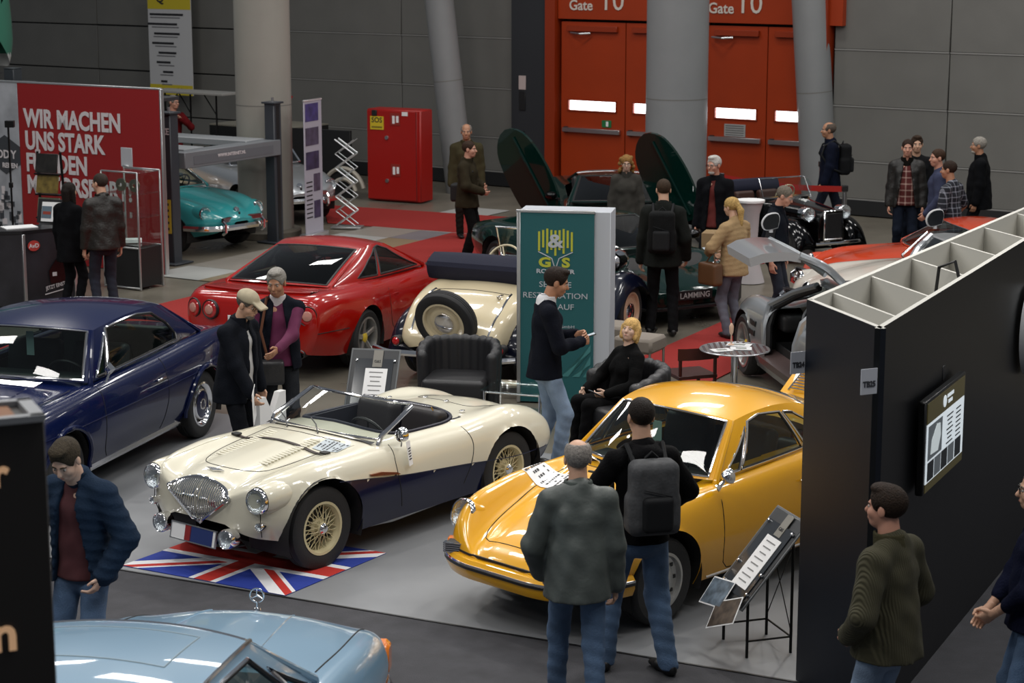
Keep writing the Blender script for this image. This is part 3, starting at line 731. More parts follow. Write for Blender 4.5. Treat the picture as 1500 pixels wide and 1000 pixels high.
boxo('door_notice', (5.52, -.05, 1.35), (.42, .012, .22), mat('notice_grey', '#9a9a98', .5), gt)
for k in range(5): boxo('notice_line', (5.52, -.058, 1.43-.04*k), (.36, .003, .014), mat('notice_ink', '#5c5c5c', .6), gt, ch=0)
for u in (2.1, 5.05):
    MB().tube([(u, -.1, 2.98), (u+.25, -.2, 2.97), (u+.42, -.1, 2.98)], .018, 6).build('door_closer_arm', STEEL, gt)
SIGN = mat('sign_white', (.62, .56, .5), .6)
for u, g2 in ((2.05, 2.72), (4.96, 5.52)):
    text('gate_lettering', 'Gate', .26, SIGN, gt, (u, -.09, 3.40), (math.pi/2, 0, 0), .004, ext=.004); text('gate_number', '10', .52, SIGN, gt, (g2, -.09, 3.41), (math.pi/2, 0, 0), .0, ext=.004)
# ------------------------------------------------------------------ columns
COLM = concrete('column_paint', '#8b8880', '#96938b', .42, .5); COLG = concrete('column_grey', '#7d7f80', '#888a8b', .4, .5)
def column(name, label, p, q_, r, m, base=False):
    o = MB().lathe([(r, 0), (r, (Vector(q_)-Vector(p)).length)], 48, aim(p, q_)).build(name, m); o['kind'] = 'structure'
    if base: MB().lathe([(r+.12, 0), (r+.12, .10), (r+.09, .13)], 48, Matrix.Translation(p)).build('plinth', mat('plinth_stone', '#5e584e', .6), o)
    MB().lathe([(r*1.004, 2.1), (r*1.004, 2.115)], 48, aim(p, q_), cap=False).build('seam', mat('seam_grey', '#6f6d68', .5), o)
    return o
column('column', '', (-3.95, 32.15, 0), (-3.95, 32.15, 6.2), .44, COLM, True)
column('column', '', (2.72, 33.4, 0), (2.72, 33.4, 6.2), .51, COLG)
column('column_strut', '', (-.97, 37.8, 0), (-1.62, 37.8, 6.1), .27, COLG)
column('column_strut', '', (5.38, 34.9, 0), (4.90, 34.9, 6.1), .31, COLG)
# ------------------------------------------------------------------ black booth partition
def booth():
    BLKW = mat('black_board', '#0c0d0f', .38, spec=.35); NVW = mat('blueblack_board', '#11161f', .5, spec=.35); WHT = mat('white_board', '#c4c2ba', .6)
    T1 = np.array((1.832, 12.32)); T2 = np.array((2.118, 11.36)); h = 2.5
    dn = np.array((math.cos(R(63.9)), math.sin(R(63.9)))); df = np.array((math.cos(R(60.8)), math.sin(R(60.8))))
    F2 = T1+df*7.6; N2 = T2+dn*8.2
    root = empty('wall_booth'); root['kind'] = 'structure'
    def panel(name, a, b, mo, mi, side, th=.035, hh=h):
        d = (b-a)/np.linalg.norm(b-a); n = np.array((-d[1], d[0]))*side*th
        bb = MB(); bb.prism([tuple(a), tuple(b), tuple(b+n), tuple(a+n)], 0, hh)
        o = bb.build(name, [mo, mi], root, smooth=False)
        for p in o.data.polygons:
            nn = Vector((n[0], n[1], 0)).normalized()
            p.material_index = 1 if (p.normal.dot(nn) > .7 or p.normal.z > .7) else 0
        return o
    panel('end_panel', T1, T2, NVW, WHT, 1); panel('long_panel', T2, N2, BLKW, WHT, 1); panel('far_panel', T1, F2, mat('grey_board', '#9b9a95', .6), WHT, -1)
    for s_ in (.40, 1.13, 1.98, 2.88, 3.76, 4.70, 5.6):
        a = T1+df*s_; v = np.array((T2-T1)); k = v/np.linalg.norm(v)
        A = np.array([k, -dn]).T; t = np.linalg.solve(A, T2-a)[0]
        b = a+k*(t-.04); panel('divider', a+k*.035, b, WHT, WHT, 1, .02, h-.015)
    c = T1+df*1.5+np.array((.3, -.2)); MB().tube([(c[0], c[1], 2.3), (c[0]+.02, c[1], 2.52), (c[0]+.1, c[1]-.12, 2.58), (c[0]+.14, c[1]-.16, 2.4)], .012, 8).build('cable', BLACKTRIM, root)
    return T1, T2, dn
T1, T2, dn = booth()
nrm_ = np.array((dn[1], -dn[0])); wa = math.atan2(dn[1], dn[0])
def onwall(u, z, off=.0): p = T2+dn*u+nrm_*off; return (p[0], p[1], z)
SCR = mat('screen_white', (.62, .68, .72), .3, emit=.55); OLV = mat('screen_olive', '#4a4324', .3, emit=.25)
tv = MB().box((0, 0, 0), (1.02, .05, .60), None, .008).build('wall_screen', mat('screen_bezel', '#0a0a0b', .3), None, onwall(1.33, 1.60, .05), (0, 0, wa))
tag(tv, 'flat screen showing a car advert on the black partition', 'screen')
boxo('header', (0, -.027, .215), (.94, .004, .13), OLV, tv, ch=0); boxo('page', (0, -.027, -.045), (.94, .004, .38), SCR, tv, ch=0); boxo('footer', (0, -.027, -.262), (.94, .004, .055), OLV, tv, ch=0)
pg = mat('photo_grey', '#6c7378', .4, emit=.15); pd = mat('photo_dark', '#23282c', .4, emit=.1)
boxo('photo', (-.27, -.03, .02), (.34, .003, .22), pg, tv, ch=0)
MB().prism([(-.38, -.06), (-.2, -.07), (-.14, .02), (-.16, .10), (-.24, .11), (-.36, .03)], 0, .002, Matrix(((1, 0, 0, 0), (0, 0, -1, -.032), (0, 1, 0, 0), (0, 0, 0, 1)))).build('photo_car', mat('photo_white', '#c9d2d4', .4, emit=.4), tv)
for k, x in enumerate((-.36, -.19, -.02, .15, .33)): boxo('photo', (x, -.03, -.165), (.15, .003, .12), pd if k % 2 == 0 else pg, tv, ch=0)
for k in range(7): boxo('caption', (.10, -.03, .10-.03*k), (.16-.03*(k % 3), .003, .008), INK, tv, ch=0); boxo('caption', (.32, -.03, .10-.03*k), (.12, .003, .008), INK, tv, ch=0)
MB().lathe([(.04, 0), (.038, .004), (.001, .005)], 20, Matrix.Translation((-.05, -.028, .215)) @ Matrix.Rotation(math.pi/2, 4, 'X')).build('logo', SCR, tv)
for k in range(2): boxo('logo_text', (.09, -.03, .235-.04*k), (.16-.06*k, .003, .022), SCR, tv, ch=0)
boxo('bracket', (.2, .06, .34), (.06, .03, .10), BLACKTRIM, tv)
lg = MB().lathe([(.34, 0), (.34, .04), (.33, .05), (.001, .05)], 40, Matrix.Rotation(math.pi/2, 4, 'X') @ Matrix.Scale(.9, 4, (1, 0, 0))).build('round_wall_logo', mat('logo_white', '#c9cbcd', .4), None, onwall(3.98, 1.80, .03), (0, 0, wa))
tag(lg, 'round white logo sign cut off at the right edge on black partition', 'sign')
MB().lathe([(.30, .051), (.30, .054), (.285, .054), (.285, .051)], 40, Matrix.Rotation(math.pi/2, 4, 'X') @ Matrix.Scale(.9, 4, (1, 0, 0)), cap=False).build('logo_ring', BLACKTRIM, lg)
text('logo_mark', 'S', .42, BLACKTRIM, lg, (-.02, -.055, -.15), (math.pi/2, 0, 0), .0, 'CENTER')
def stand_no(txt, p, rz, label, w=.30, h=.21):
    o = MB().box((0, 0, 0), (w, .006, h), None, 0).build('stand_number_sign', mat('sign_card', '#b9bcc4', .6), None, p, (0, 0, rz)); tag(o, label, 'sign')
    text('lettering', txt, w*.42, mat('sign_ink', '#34363c', .6), o, (0, -.006, -h*.2), (math.pi/2, 0, 0), .002, 'CENTER', .001, .85)
p = T1+(T2-T1)*.98+np.array((-.02, -.02)); stand_no('TB25', (p[0]-.04, p[1]-.05, 2.20), R(24), 'small TB25 stand number sign sticking out from the corner of the partition', .11, .15)
p = T1+np.array((-.045, -.015)); stand_no('TB24', (p[0], p[1], 2.10), R(24), 'small TB24 stand number sign at the left edge of the partition', .11, .14)
# ------------------------------------------------------------------ foreground sign pillar
sb = empty('sign_pillar', (-1.336, 5.6, 0), R(24), 'tall dark sign pillar with gold letters at the left edge of the foreground', 'sign')
boxo('body', (-.47, .10, 1.677), (.94, .20, 3.35), mat('pillar_black', '#26221f', .55), sb, ch=.004)
fr = MB()
for (c_, d_) in (((-.47, -.005, 3.36), (.94, .03, .02)), ((-.47, .205, 3.36), (.94, .03, .02)), ((-.02, .10, 3.36), (.04, .23, .02))): fr.box(c_, d_)
fr.build('rim', mat('rim_grey', '#8b8d90', .5), sb)
boxo('painted_glow', (-.5, .10, 3.352), (.86, .16, .015), mat('painted_glow_orange', '#7a4a20', .6), sb)  # orange glow in the open top, put into the colour; emits nothing
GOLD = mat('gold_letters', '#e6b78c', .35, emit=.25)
text('lettering', 'r', .115, GOLD, sb, (-.112, -.004, 3.17), (math.pi/2, 0, 0), .004, 'RIGHT'); text('lettering', 'n', .15, GOLD, sb, (-.106, -.004, 2.68), (math.pi/2, 0, 0), .004, 'RIGHT')
# ------------------------------------------------------------------ union flag on the floor
def flag():
    A = np.array((-2.97, 14.72)); D = np.array((-1.65, 14.0)); C = np.array((-.98, 15.03)); u = D-A; v = C-D
    Lx, Ly = 60, 36
    T = lambda p: tuple(A+u*(p[0]/Lx)+v*(p[1]/Ly))
    o = MB().prism([T(p) for p in ((0, 0), (Lx, 0), (Lx, Ly), (0, Ly))], .008, .013).build('flag', mat('flag_royal_blue', '#1c348f', .85, bump=.2, bscale=30), smooth=False)
    tag(o, 'British union flag spread on the floor under the ivory roadster', 'flag')
    W_ = mat('flag_white', '#dcdcde', .85); R_ = mat('flag_scarlet', '#b3261d', .85)
    cx, cy = Lx/2, Ly/2; k = math.hypot(Lx, Ly)
    def diag(w0, w1, m, z, name, c0, c1):
        d = np.array((c1[0]-c0[0], c1[1]-c0[1]), float); d /= np.linalg.norm(d); n = np.array((-d[1], d[0]))
        # clip stripe between offsets w0..w1 to the rectangle
        e_ = 9 if abs(c1[0]-c0[0]) == Lx else 0; poly = [np.array(c0)-d*9+n*w0, np.array(c1)+d*e_+n*w0, np.array(c1)+d*e_+n*w1, np.array(c0)-d*9+n*w1]
        for ax, lim, sg in ((0, 0, 1), (0, Lx, -1), (1, 0, 1), (1, Ly, -1)):
            out = []
            for i in range(len(poly)):
                a, b_ = poly[i-1], poly[i]; fa, fb = sg*(a[ax]-lim), sg*(b_[ax]-lim)
                if (fa >= 0) != (fb >= 0): out.append(a+(b_-a)*(fa/(fa-fb)))
                if fb >= 0: out.append(b_)
            poly = out
        MB().prism([T(p) for p in poly], .012, z).build(name, m, o, smooth=False)
    for c0, c1 in (((0, 0), (Lx, Ly)), ((Lx, 0), (0, Ly))): diag(-3, 3, W_, .0136 if c0[0] == 0 else .0139, 'white_saltire', c0, c1)
    for c0, c1, s in (((0, 0), (cx, cy), -1), ((Lx, Ly), (cx, cy), -1), ((Lx, 0), (cx, cy), -1), ((0, Ly), (cx, cy), -1)):
        diag(0 if s > 0 else -2, 2 if s > 0 else 0, R_, .0144, 'red_saltire', c0, c1)
    for (x0, x1, y0, y1, m, z, nm) in ((cx-5, cx+5, 0, Ly, W_, .0150, 'white_cross'), (0, Lx, cy-5, cy+5, W_, .0153, 'white_cross'), (cx-3, cx+3, 0, Ly, R_, .0158, 'red_cross'), (0, Lx, cy-3, cy+3, R_, .0162, 'red_cross')):
        MB().prism([T(p) for p in ((x0, y0), (x1, y0), (x1, y1), (x0, y1))], .012, z).build(nm, m, o, smooth=False)
flag()
# ================================================================== CARS
def rrect(x0, x1, hy, p=4):
    xc, hx = (x0+x1)/2, (x1-x0)/2
    return lambda x, y: ((np.abs((x-xc)/hx)**p+np.abs(y/hy)**p)**(1/p)-1)*min(hx, hy)
# ------------------------------------------------------------------ cream and navy open roadster
CREAM = paint('ivory_paint', '#d8d3bf'); NAVYP = paint('navy_paint', '#0b1030')
def healey():
    zl = cv([(-2.05, .40), (-1.5, .44), (-1.1, .46), (-.5, .51), (.3, .585), (.8, .655), (1.1, .69)])
    sp = dict(yb=[(-2.0, .46), (-1.7, .62), (-1.1, .70), (1, .70), (1.5, .64), (1.76, .46)],
              zb=[(-2.0, .38), (-1.5, .28), (-1, .22), (1, .22), (1.5, .30), (1.76, .36)],
              yw=[(-2.0, .52), (-1.7, .69), (-1.15, .775), (-.5, .74), (.3, .755), (1.1, .775), (1.42, .735), (1.62, .66), (1.76, .52)],
              zw=[(-2.0, .50), (-1.2, .54), (0, .50), (1.1, .52), (1.76, .50)],
              yf=[(-2.0, .38), (-1.7, .50), (-1.2, .585), (-.5, .64), (.3, .63), (1.1, .60), (1.5, .57), (1.76, .50)],
              zf=[(-2.0, .53), (-1.85, .65), (-1.6, .78), (-1.2, .86), (-.85, .83), (-.5, .79), (0, .80), (.6, .835), (1.1, .845), (1.40, .82), (1.62, .78), (1.76, .72)],
              yv=[(-2.0, .22), (-1.2, .36), (-.5, .45), (.4, .44), (1.2, .38), (1.6, .34), (1.76, .28)],
              zv=[(-2.0, .52), (-1.7, .70), (-1.2, .82), (-.7, .845), (0, .86), (.5, .875), (.9, .83), (1.3, .785), (1.55, .75), (1.76, .68)],
              zc=[(-2.0, .53), (-1.7, .735), (-1.2, .85), (-.7, .875), (.3, .91), (.6, .905), (.95, .87), (1.3, .83), (1.55, .79), (1.76, .725)])
    c = Car('vintage_roadster', 'open ivory and navy two-tone roadster with wire wheels parked on the British flag', (-1.262, 15.955), 231.1, (-2.05, 1.78), sp, [CREAM, NAVYP],
            rf=.12, rr=.3, zmid=(.52, .50), arches=((1.143, .33, .40), (-1.143, .33, .385)), cut=rrect(-.76, .26, .53), snap=lambda x: float(zl(x)) if x < 1.12 else None,
            mfun=lambda x, y, z: 1 if x < 1.12 and z < zl(x) and abs(y) > .3 else 0)
    c.root.scale = (.975, .975, .975)
    c.wheels(1.143, -1.143, .625, .33, .155, .205, 'wire', mat('cream_wheel', '#cfc49c', .4))
    c.interior(-.74, .24, .50, .34, .84, [(-.33, .26, .46, .40), (-.33, -.26, .46, .40)], (.12, .26, .80, .19, BLACKTRIM), mat('navy_trim_leather', '#0d0f1e', .55), mat('grey_brown_leather', '#2a2728', .45))
    # padded cockpit edge
    t = np.linspace(0, 2*math.pi, 60)[:-1]
    pe = [(-.25+.51*np.sign(math.cos(a))*abs(math.cos(a))**.5, .53*np.sign(math.sin(a))*abs(math.sin(a))**.5) for a in t]
    MB().tube([(x, y, c.top_z(x, y)+.004) for x, y in pe], .016, 7, closed=True).build('cockpit_padding', mat('navy_padding', '#101226', .6), c.root)
    # doors, bonnet, boot lines
    c.sline('door_gap', [(.30, .82), (.33, .7), (.30, .5), (.26, .32)]); c.sline('door_gap', [(-.60, .80), (-.64, .66), (-.60, .5), (-.52, .34)])
    c.tline('bonnet_gap', [(.62, .40), (1.0, .41), (1.36, .34), (1.50, .2), (1.54, 0)], mirror=True, r=.0035)
    c.tline('bonnet_gap', [(.62, .40), (.66, .2), (.67, 0), (.66, -.2), (.62, -.40)], r=.0035)
    c.tline('fender_bead', [(.60, .53), (1.0, .53), (1.4, .52), (1.66, .52)], mirror=True, r=.004, m=CREAM)
    c.tline('boot_gap', [(-1.05, 0), (-1.06, .25), (-1.2, .33), (-1.5, .30), (-1.75, .2), (-1.8, 0)], mirror=True, r=.0035)
    # louvre rows
    for sg in (1, -1):
        b = MB()
        for i in range(17):
            x = .74+i*.036; y = sg*.235; z = c.top_z(x, y)
            M = Matrix.Rotation(-sg*.0, 3, 'Z') @ Matrix.Rotation(.30, 3, 'Y')
            b.box((x, y, z+.004), (.020, .10, .010), M, .004)
        b.build('louvre_row', CREAM, c.body)
    # bonnet strap with buckles
    P = [(.90, y, c.top_z(.90, y)+.008) for y in np.linspace(-.52, .52, 24)]
    st = MB().grid([[(p[0]-.018, p[1], p[2]) for p in P], [(p[0]+.018, p[1], p[2]) for p in P]]).build('bonnet_strap', mat('strap_leather', '#2a1a16', .5), c.root)
    for sg in (1, -1): boxo('buckle', (.90, sg*.50, c.top_z(.9, .5)+.015), (.06, .07, .018), BLACKTRIM, st)
    # grille
    zt = lambda y: .745-.10*(y/.345)**2; zbm = lambda y: .395+.245*(abs(y)/.345)**1.0
    gx = lambda y, z: c.end_x(y, min(z, .72))+.012-max(0, z-.72)*.8
    ys = np.linspace(-.345, .345, 41); top = [(gx(y, zt(y)), y, zt(y)) for y in ys]; bot = [(gx(y, zbm(y)), y, zbm(y)) for y in ys[::-1]]
    g = MB().tube(top+bot, .012, 7, closed=True).build('grille', CHROME, c.root)
    b = MB()
    for y in np.linspace(-.32, .32, 31):
        zz = np.linspace(zbm(y), zt(y), 7); b.tube([(gx(y, z)+.014*math.sin(math.pi*k/6), y, z) for k, z in enumerate(zz)], .0055, 5, cap=False)
    b.build('grille_bars', CHROME, g)
    MB().add([(v[0]-.02, v[1], v[2]) for v in top+bot], [tuple(range(len(top+bot)))]).build('grille_back', BLACKTRIM, g)
    text('grille_badge', '100', .055, REDLENS, g, (1.80, .16, .555), (math.pi/2, 0, math.pi/2), .002, 'CENTER', .003)
    b = MB().prism([(0, .10), (.018, .03), (.03, 0), (.018, -.03), (0, -.10), (-.012, -.03), (-.014, 0), (-.012, .03)], 0, .01)
    n = c.nrm(1.60, 0); e = b.build('bonnet_badge', CHROME, c.root, (1.60, 0, c.top_z(1.60, 0)+.002)); e.rotation_euler = n.to_track_quat('Z', 'Y').to_euler(); e.rotation_euler = (0, math.atan2(n.x, n.z), 0)
    # lamps
    for sg in (1, -1):
        c.lamp((1.735, sg*.585, .655), (1, sg*.05, .05), .092, depth=.10, dome=.24)
        c.disc('lamp_pod', (1.735, sg*.585, .655), (-1, 0, .02), [(.106, .03), (.118, .08), (.125, .2), (.10, .4), (.05, .55)], CREAM)
        MB().tube([(1.705, sg*.595, .56), (1.71, sg*.60, .46), (1.68, sg*.58, .36)], .0035, 5).build('bead', GAP, c.body)
        c.lamp((1.725, sg*.60, .455), (1, sg*.1, 0), .030, name='side_lamp', depth=.05)
        c.lamp((1.86, sg*.37, .345), (1, 0, .02), .070, name='fog_lamp', depth=.09, dome=.35)
        MB().tube([(1.80, sg*.37, .345), (1.75, sg*.37, .27), (1.67, sg*.37, .26)], .012, 6).build('lamp_bracket', BLACKTRIM, c.root)
    p = MB().box((0, 0, 0), (.50, .01, .125), None, .003).build('number_plate', WHITEP, c.root, (1.845, 0, .315), (R(-12), 0, math.pi/2))
    for x0, w, m in ((-.06, .07, mat('flag_red', '#8c1f22', .6)), (.09, .25, mat('flag_blue', '#22346b', .5))): boxo('plate_print', (x0, -.0062, 0), (w, .002, .118), m, p, ch=0)
    b = MB()
    for dx, dz in ((-.25, 0), (.25, 0)): b.box((dx, -.003, dz), (.008, .014, .13))
    for dz in (-.064, .064): b.box((0, -.003, dz), (.51, .014, .008))
    b.build('plate_frame', STEEL, p)
    # side flash, fin, mirror with tag, exhaust
    for sg in (1, -1):
        y = c.side_y(.55, .63)
        MB().prism([(.30, .600), (.64, .652), (.66, .668), (.52, .662), (.34, .622)], -.008, .012, Matrix(((1, 0, 0, 0), (0, 0, sg, sg*y), (0, 1, 0, 0), (0, 0, 0, 1)))).build('side_flash', mat('copper_flash', '#b06a4a', .25, .9), c.root)
        c.sline('colour_break', [(x, float(zl(x))) for x in np.linspace(-1.95, 1.0, 12)], .0035, NAVYP, (sg,), 40)
    mr = c.lamp((.20, .70, .90), (-.92, .2, .05), .055, name='wing_mirror', depth=.045, lens=mat('mirror_glass', (.75, .76, .78), .06, 1.))
    MB().tube([(.22, .70, .86), (.22, .69, .80)], .008, 6).build('stem', CHROME, mr)
    tg = MB().box((0, 0, -.11), (.075, .004, .20), None, 0).build('paper_tag', WHITEP, mr, (.20, .745, .86), (R(8), 0, R(20)))
    for k in range(5): boxo('tag_print', (0, .003, -.07-.022*k), (.05-.008*(k % 2), .002, .009), INK, tg, ch=0)
    # windscreen
    W0 = [(.52-.12*(y/.60)**2, y, .875+.02*(1-(y/.60)**2)) for y in np.linspace(-.60, .60, 15)]
    W1 = [(.04-.10*(y/.56)**2, y, 1.075+.02*(1-(y/.56)**2)) for y in np.linspace(-.56, .56, 15)]
    w = MB().grid([W0, W1]).build('windscreen', CLEARGLASS, c.root)
    MB().tube(W0+W1[::-1], .013, 8, closed=True).build('frame', CHROME, w)
    for sg in (1, -1): MB().tube([(.42, sg*.60, .80), (.36, sg*.605, .90), (-.05, sg*.58, 1.07)], [.02, .022, .012], 8).build('pillar', CHROME, w)
    MB().grid([[(v[0]+.03, v[1], v[2]-.01) for v in W0], [(v[0]+.07, v[1], c.top_z(v[0]+.07, v[1])+.012) for v in W0]]).build('scuttle_seal', BLACKTRIM, w)
    for y in (-.2, .15): MB().tube([(.62, y, .905), (.52, y-.12, .945), (.45, y-.24, .965)], .006, 5).build('wiper', BLACKTRIM, w)
    for sg in (1, -1):
        MB().tube([(-.53, sg*.26-.14, .88), (-.5, sg*.26-.13, .95), (-.5, sg*.26+.13, .95), (-.53, sg*.26+.14, .88)], .007, 6).build('grab_rail', CHROME, c.root)
    for x, y in ((-1.0, .12), (-1.0, -.12), (-.86, .42), (-.86, -.42)): boxo('deck_fitting', (x, y, c.top_z(x, y)+.012), (.05, .03, .022), CHROME, c.root)
    MB().tube([(-.4, .56, .19), (.2, .56, .17), (.5, .5, .17)], .03, 8).build('exhaust', STEEL, c.root)
    return c
def sheet(name, label, c, x, y, w, h, rz, lines=9, m=None, cat='paper'):
    """printed sheet lying on a bonnet, following its curve (a thing of its own)"""
    ca, sa = math.cos(rz), math.sin(rz)
    def at(u, v, e=.005): X = x+ca*u-sa*v; Y = y+sa*u+ca*v; return (X, Y, c.top_z(X, Y)+e)
    A = [[at(u, v) for v in np.linspace(-h/2, h/2, 9)] for u in np.linspace(-w/2, w/2, 8)]
    M = Matrix.LocRotScale(c.root.location, c.root.rotation_euler, c.root.scale)
    o = MB().grid(A).build(name, m or WHITEP); o.matrix_world = M
    tag(o, label, cat); rnd = random.Random(5); b = MB()
    for k in range(lines):
        yy = h*.42-k*h*.84/max(lines-1, 1); x0 = -w*.42; hh = h*.84/lines*.25
        while x0 < w*.36:
            ww = rnd.uniform(.012, .04)*(w/.3)
            if rnd.random() < .85: b.add([at(x0, yy-hh, .007), at(x0+ww, yy-hh, .007), at(x0+ww, yy+hh, .007), at(x0, yy+hh, .007)], [(0, 1, 2, 3)])
            x0 += ww+.008
    p = b.build('printed_text', INK, o)
    return o
HE = healey()
sheet('info_sheet', 'grey printed sheet lying on the bonnet of the ivory roadster', HE, .74, .42, .20, .24, R(8), 7, m=mat('photo_sheet', (.42, .47, .5), .5))

# ------------------------------------------------------------------ yellow coupe with rear engine
YEL = paint('signal_yellow', '#e0a200')
def porsche():
    sp = dict(yb=[(-2.15, .52), (-1.7, .68), (-1.1, .70), (1.1, .70), (1.6, .62), (1.95, .42)],
              zb=[(-2.15, .34), (-1.6, .26), (-1, .21), (1.05, .21), (1.6, .25), (1.95, .30)],
              yw=[(-2.15, .55), (-1.8, .73), (-1.1, .81), (-.3, .785), (.4, .785), (1.1, .80), (1.5, .765), (1.75, .68), (1.95, .50)],
              zw=[(-2.15, .50), (-1.1, .55), (0, .54), (1.1, .55), (1.95, .42)],
              yf=[(-2.15, .40), (-1.7, .56), (-1.1, .66), (-.3, .70), (.4, .69), (.8, .665), (1.2, .63), (1.55, .595), (1.75, .55), (1.95, .42)],
              zf=[(-2.15, .58), (-1.9, .74), (-1.5, .88), (-1.1, .93), (-.5, .91), (.1, .89), (.6, .875), (1.1, .862), (1.45, .822), (1.65, .78), (1.80, .69), (1.95, .52)],
              yv=[(-2.15, .25), (-1.5, .42), (-.8, .5), (.5, .53), (1.0, .50), (1.5, .43), (1.95, .3)],
              zv=[(-2.15, .60), (-1.9, .76), (-1.5, .90), (-1.1, .95), (0, .93), (.5, .865), (.9, .79), (1.3, .70), (1.65, .605), (1.95, .485)],
              zc=[(-2.15, .61), (-1.9, .79), (-1.5, .945), (-1.1, 1.0), (0, .95), (.5, .90), (.9, .825), (1.3, .735), (1.65, .64), (1.95, .50)])
    c = Car('sports_coupe', 'yellow rear-engined sports coupe with round headlights beside the black partition', (1.30, 14.69), 225.6, (-2.17, 1.97), sp, YEL,
            rf=.14, rr=.14, zmid=(.40, .46), arches=((1.105, .315, .375), (-1.105, .315, .375)), cut=rrect(-1.1, .34, .54, 5), cutmin=.7)
    c.wheels(1.105, -1.105, .655, .315, .165, .20, 'steel', MSP)
    c.cabin((.46, .67, .905), (.10, .535, 1.26), (-.72, .515, 1.25), (-1.42, .56, .955), wb=.20, wt=.09, rb=.10, rt=.05, crown=.07, rail=.05, belt=.035, wz=.015, rz=.05,
            win=[[(.045, .05), (.135, .05), (.135, .80)], [(.15, .05), (.57, .05), (.56, .86), (.30, .93), (.165, .88)], [(.60, .05), (.84, .12), (.80, .42), (.70, .80), (.59, .85)]], tr=.010)
    c.interior(-1.05, .40, .53, .30, .85, [(-.18, .30, .46, .62), (-.18, -.30, .46, .62), (-.85, .27, .44, .38), (-.85, -.27, .44, .38)], (.30, .30, .86, .19, BLACKTRIM), None, None, (.42, .83))
    # front lid and panel gaps
    c.tline('lid_gap', [(.58, .545), (1.0, .525), (1.4, .455), (1.72, .375), (1.80, .30), (1.82, 0)], mirror=True, r=.0035)
    c.tline('lid_gap', [(.58, .545), (.66, .3), (.69, 0), (.66, -.3), (.58, -.545)], r=.0035)
    c.tline('cowl_vent', [(.74, -.30), (.77, 0), (.74, .30)], r=.012, m=BLACKTRIM)
    c.sline('door_gap', [(.50, .86), (.50, .6), (.47, .36), (.40, .26), (-.3, .26), (-.5, .34), (-.58, .6), (-.60, .88)])
    c.sline('sill_trim', [(.62, .235), (0, .235), (-.62, .235)], .012, CHROME, off=.006)
    # bumper with rubber and chrome strips
    P = c.contour(.40, 1.47, True, 16)
    sec = [(0, -.10), (.03, -.085), (.055, -.03), (.055, .03), (.035, .055), (0, .06)]
    bp = c.band('front_bumper', P, sec, YEL)
    c.band('bumper_strip', P, [(.05, -.008), (.066, -.006), (.068, .012), (.05, .014)], BLACKTRIM, bp)
    c.band('bumper_chrome', P, [(.05, .014), (.062, .014), (.062, .03), (.05, .03)], CHROME, bp)
    c.band('lid_shadow_gap', c.contour(.475, 1.5, True, 16), [(-.01, -.008), (.004, -.008), (.004, .008), (-.01, .008)], GAP, bp)
    P = c.contour(.44, -1.6, False, 14)
    c.band('rear_bumper', P, sec, YEL)
    for sg in (1, -1):
        d = Vector((.93, sg*.10, .30)); c.lamp((1.745, sg*.612, .665), d, .105, depth=.13, dome=.22)
        c.disc('lamp_pod', (1.745, sg*.612, .665), -d, [(.119, .03), (.128, .08), (.132, .2), (.12, .4), (.07, .62)], YEL)
        P2 = [Vector((1.80-.00*t, sg*(.60-t*.19), .475+.0*t)) for t in (0, 1)]
        hx = c.end_x(.50, .485)-1.845
        g = MB().box((1.80+hx+.03, sg*.50, .485), (.10, .16, .075), Matrix.Rotation(-sg*.45, 3, 'Z'), .01).build('horn_grille', BLACKTRIM, c.root)
        b = MB()
        for k in range(5): b.box((1.866+hx, sg*.50, .455+k*.015), (.05, .15, .009), Matrix.Rotation(-sg*.45, 3, 'Z'))
        b.build('slats', CHROME, g)
        boxo('indicator', (c.end_x(.605, .485)-.01, sg*.61, .485), (.06, .07, .075), REDLENS if sg > 0 else AMBER, c.root, Matrix.Rotation(-sg*.7, 3, 'Z'), .012)
        boxo('door_handle', (-.47, sg*(c.side_y(-.47, .76)+.02), .76), (.16, .025, .022), CHROME, c.root, ch=.008)
        MB().tube([(-2.0, sg*.45, .60), (-2.12, sg*.42, .58)], .06, 12).build('tail_lamp', REDLENS, c.root)
    mr = c.disc('wing_mirror', (.47, .80, .965), (-1, .15, 0), [(.001, -.07), (.035, -.055), (.055, -.02), (.058, .0), (.05, .004), (.001, .004)], CHROME)
    MB().tube([(.50, .79, .95), (.53, .765, .90), (.55, .75, .88)], [.012, .016, .03], 8).build('stem', CHROME, mr)
    n = c.nrm(1.78, 0)
    b = MB().prism([(.034, 0), (.028, .026), (0, .03), (-.03, .018), (-.04, 0), (-.03, -.018), (0, -.03), (.028, -.026)], 0, .006)
    e = b.build('bonnet_crest', mat('crest_gold', (.55, .36, .06), .3, .9), c.root, (1.70, 0, c.top_z(1.70, 0)+.001), (0, math.atan2(n.x, n.z), 0))
    boxo('crest_field', (0, 0, .007), (.03, .026, .002), BLACKTRIM, e, ch=0)
    for y in (-.05, .40): MB().tube([(.83, y, c.top_z(.83, y)+.01), (.70, y-.18, .925), (.62, y-.42, .945)], .006, 5).build('wiper', CHROME, c.ws)
    c.disc('washer_nozzle', (.62, .60, c.top_z(.62, .60)), (0, 0, 1), [(.02, 0), (.014, .02), (.001, .035)], BLACKTRIM)
    # raised engine lid with grille
    T = Matrix.Translation((-1.62, 0, .97)) @ Matrix.Rotation(R(33), 4, 'Y')
    A = [[(-.75*u, v*(.40-.06*u), .045*(1-v*v)+.06*math.sin(u*2.2)) for v in np.linspace(-1, 1, 13)] for u in np.linspace(0, 1, 14)]
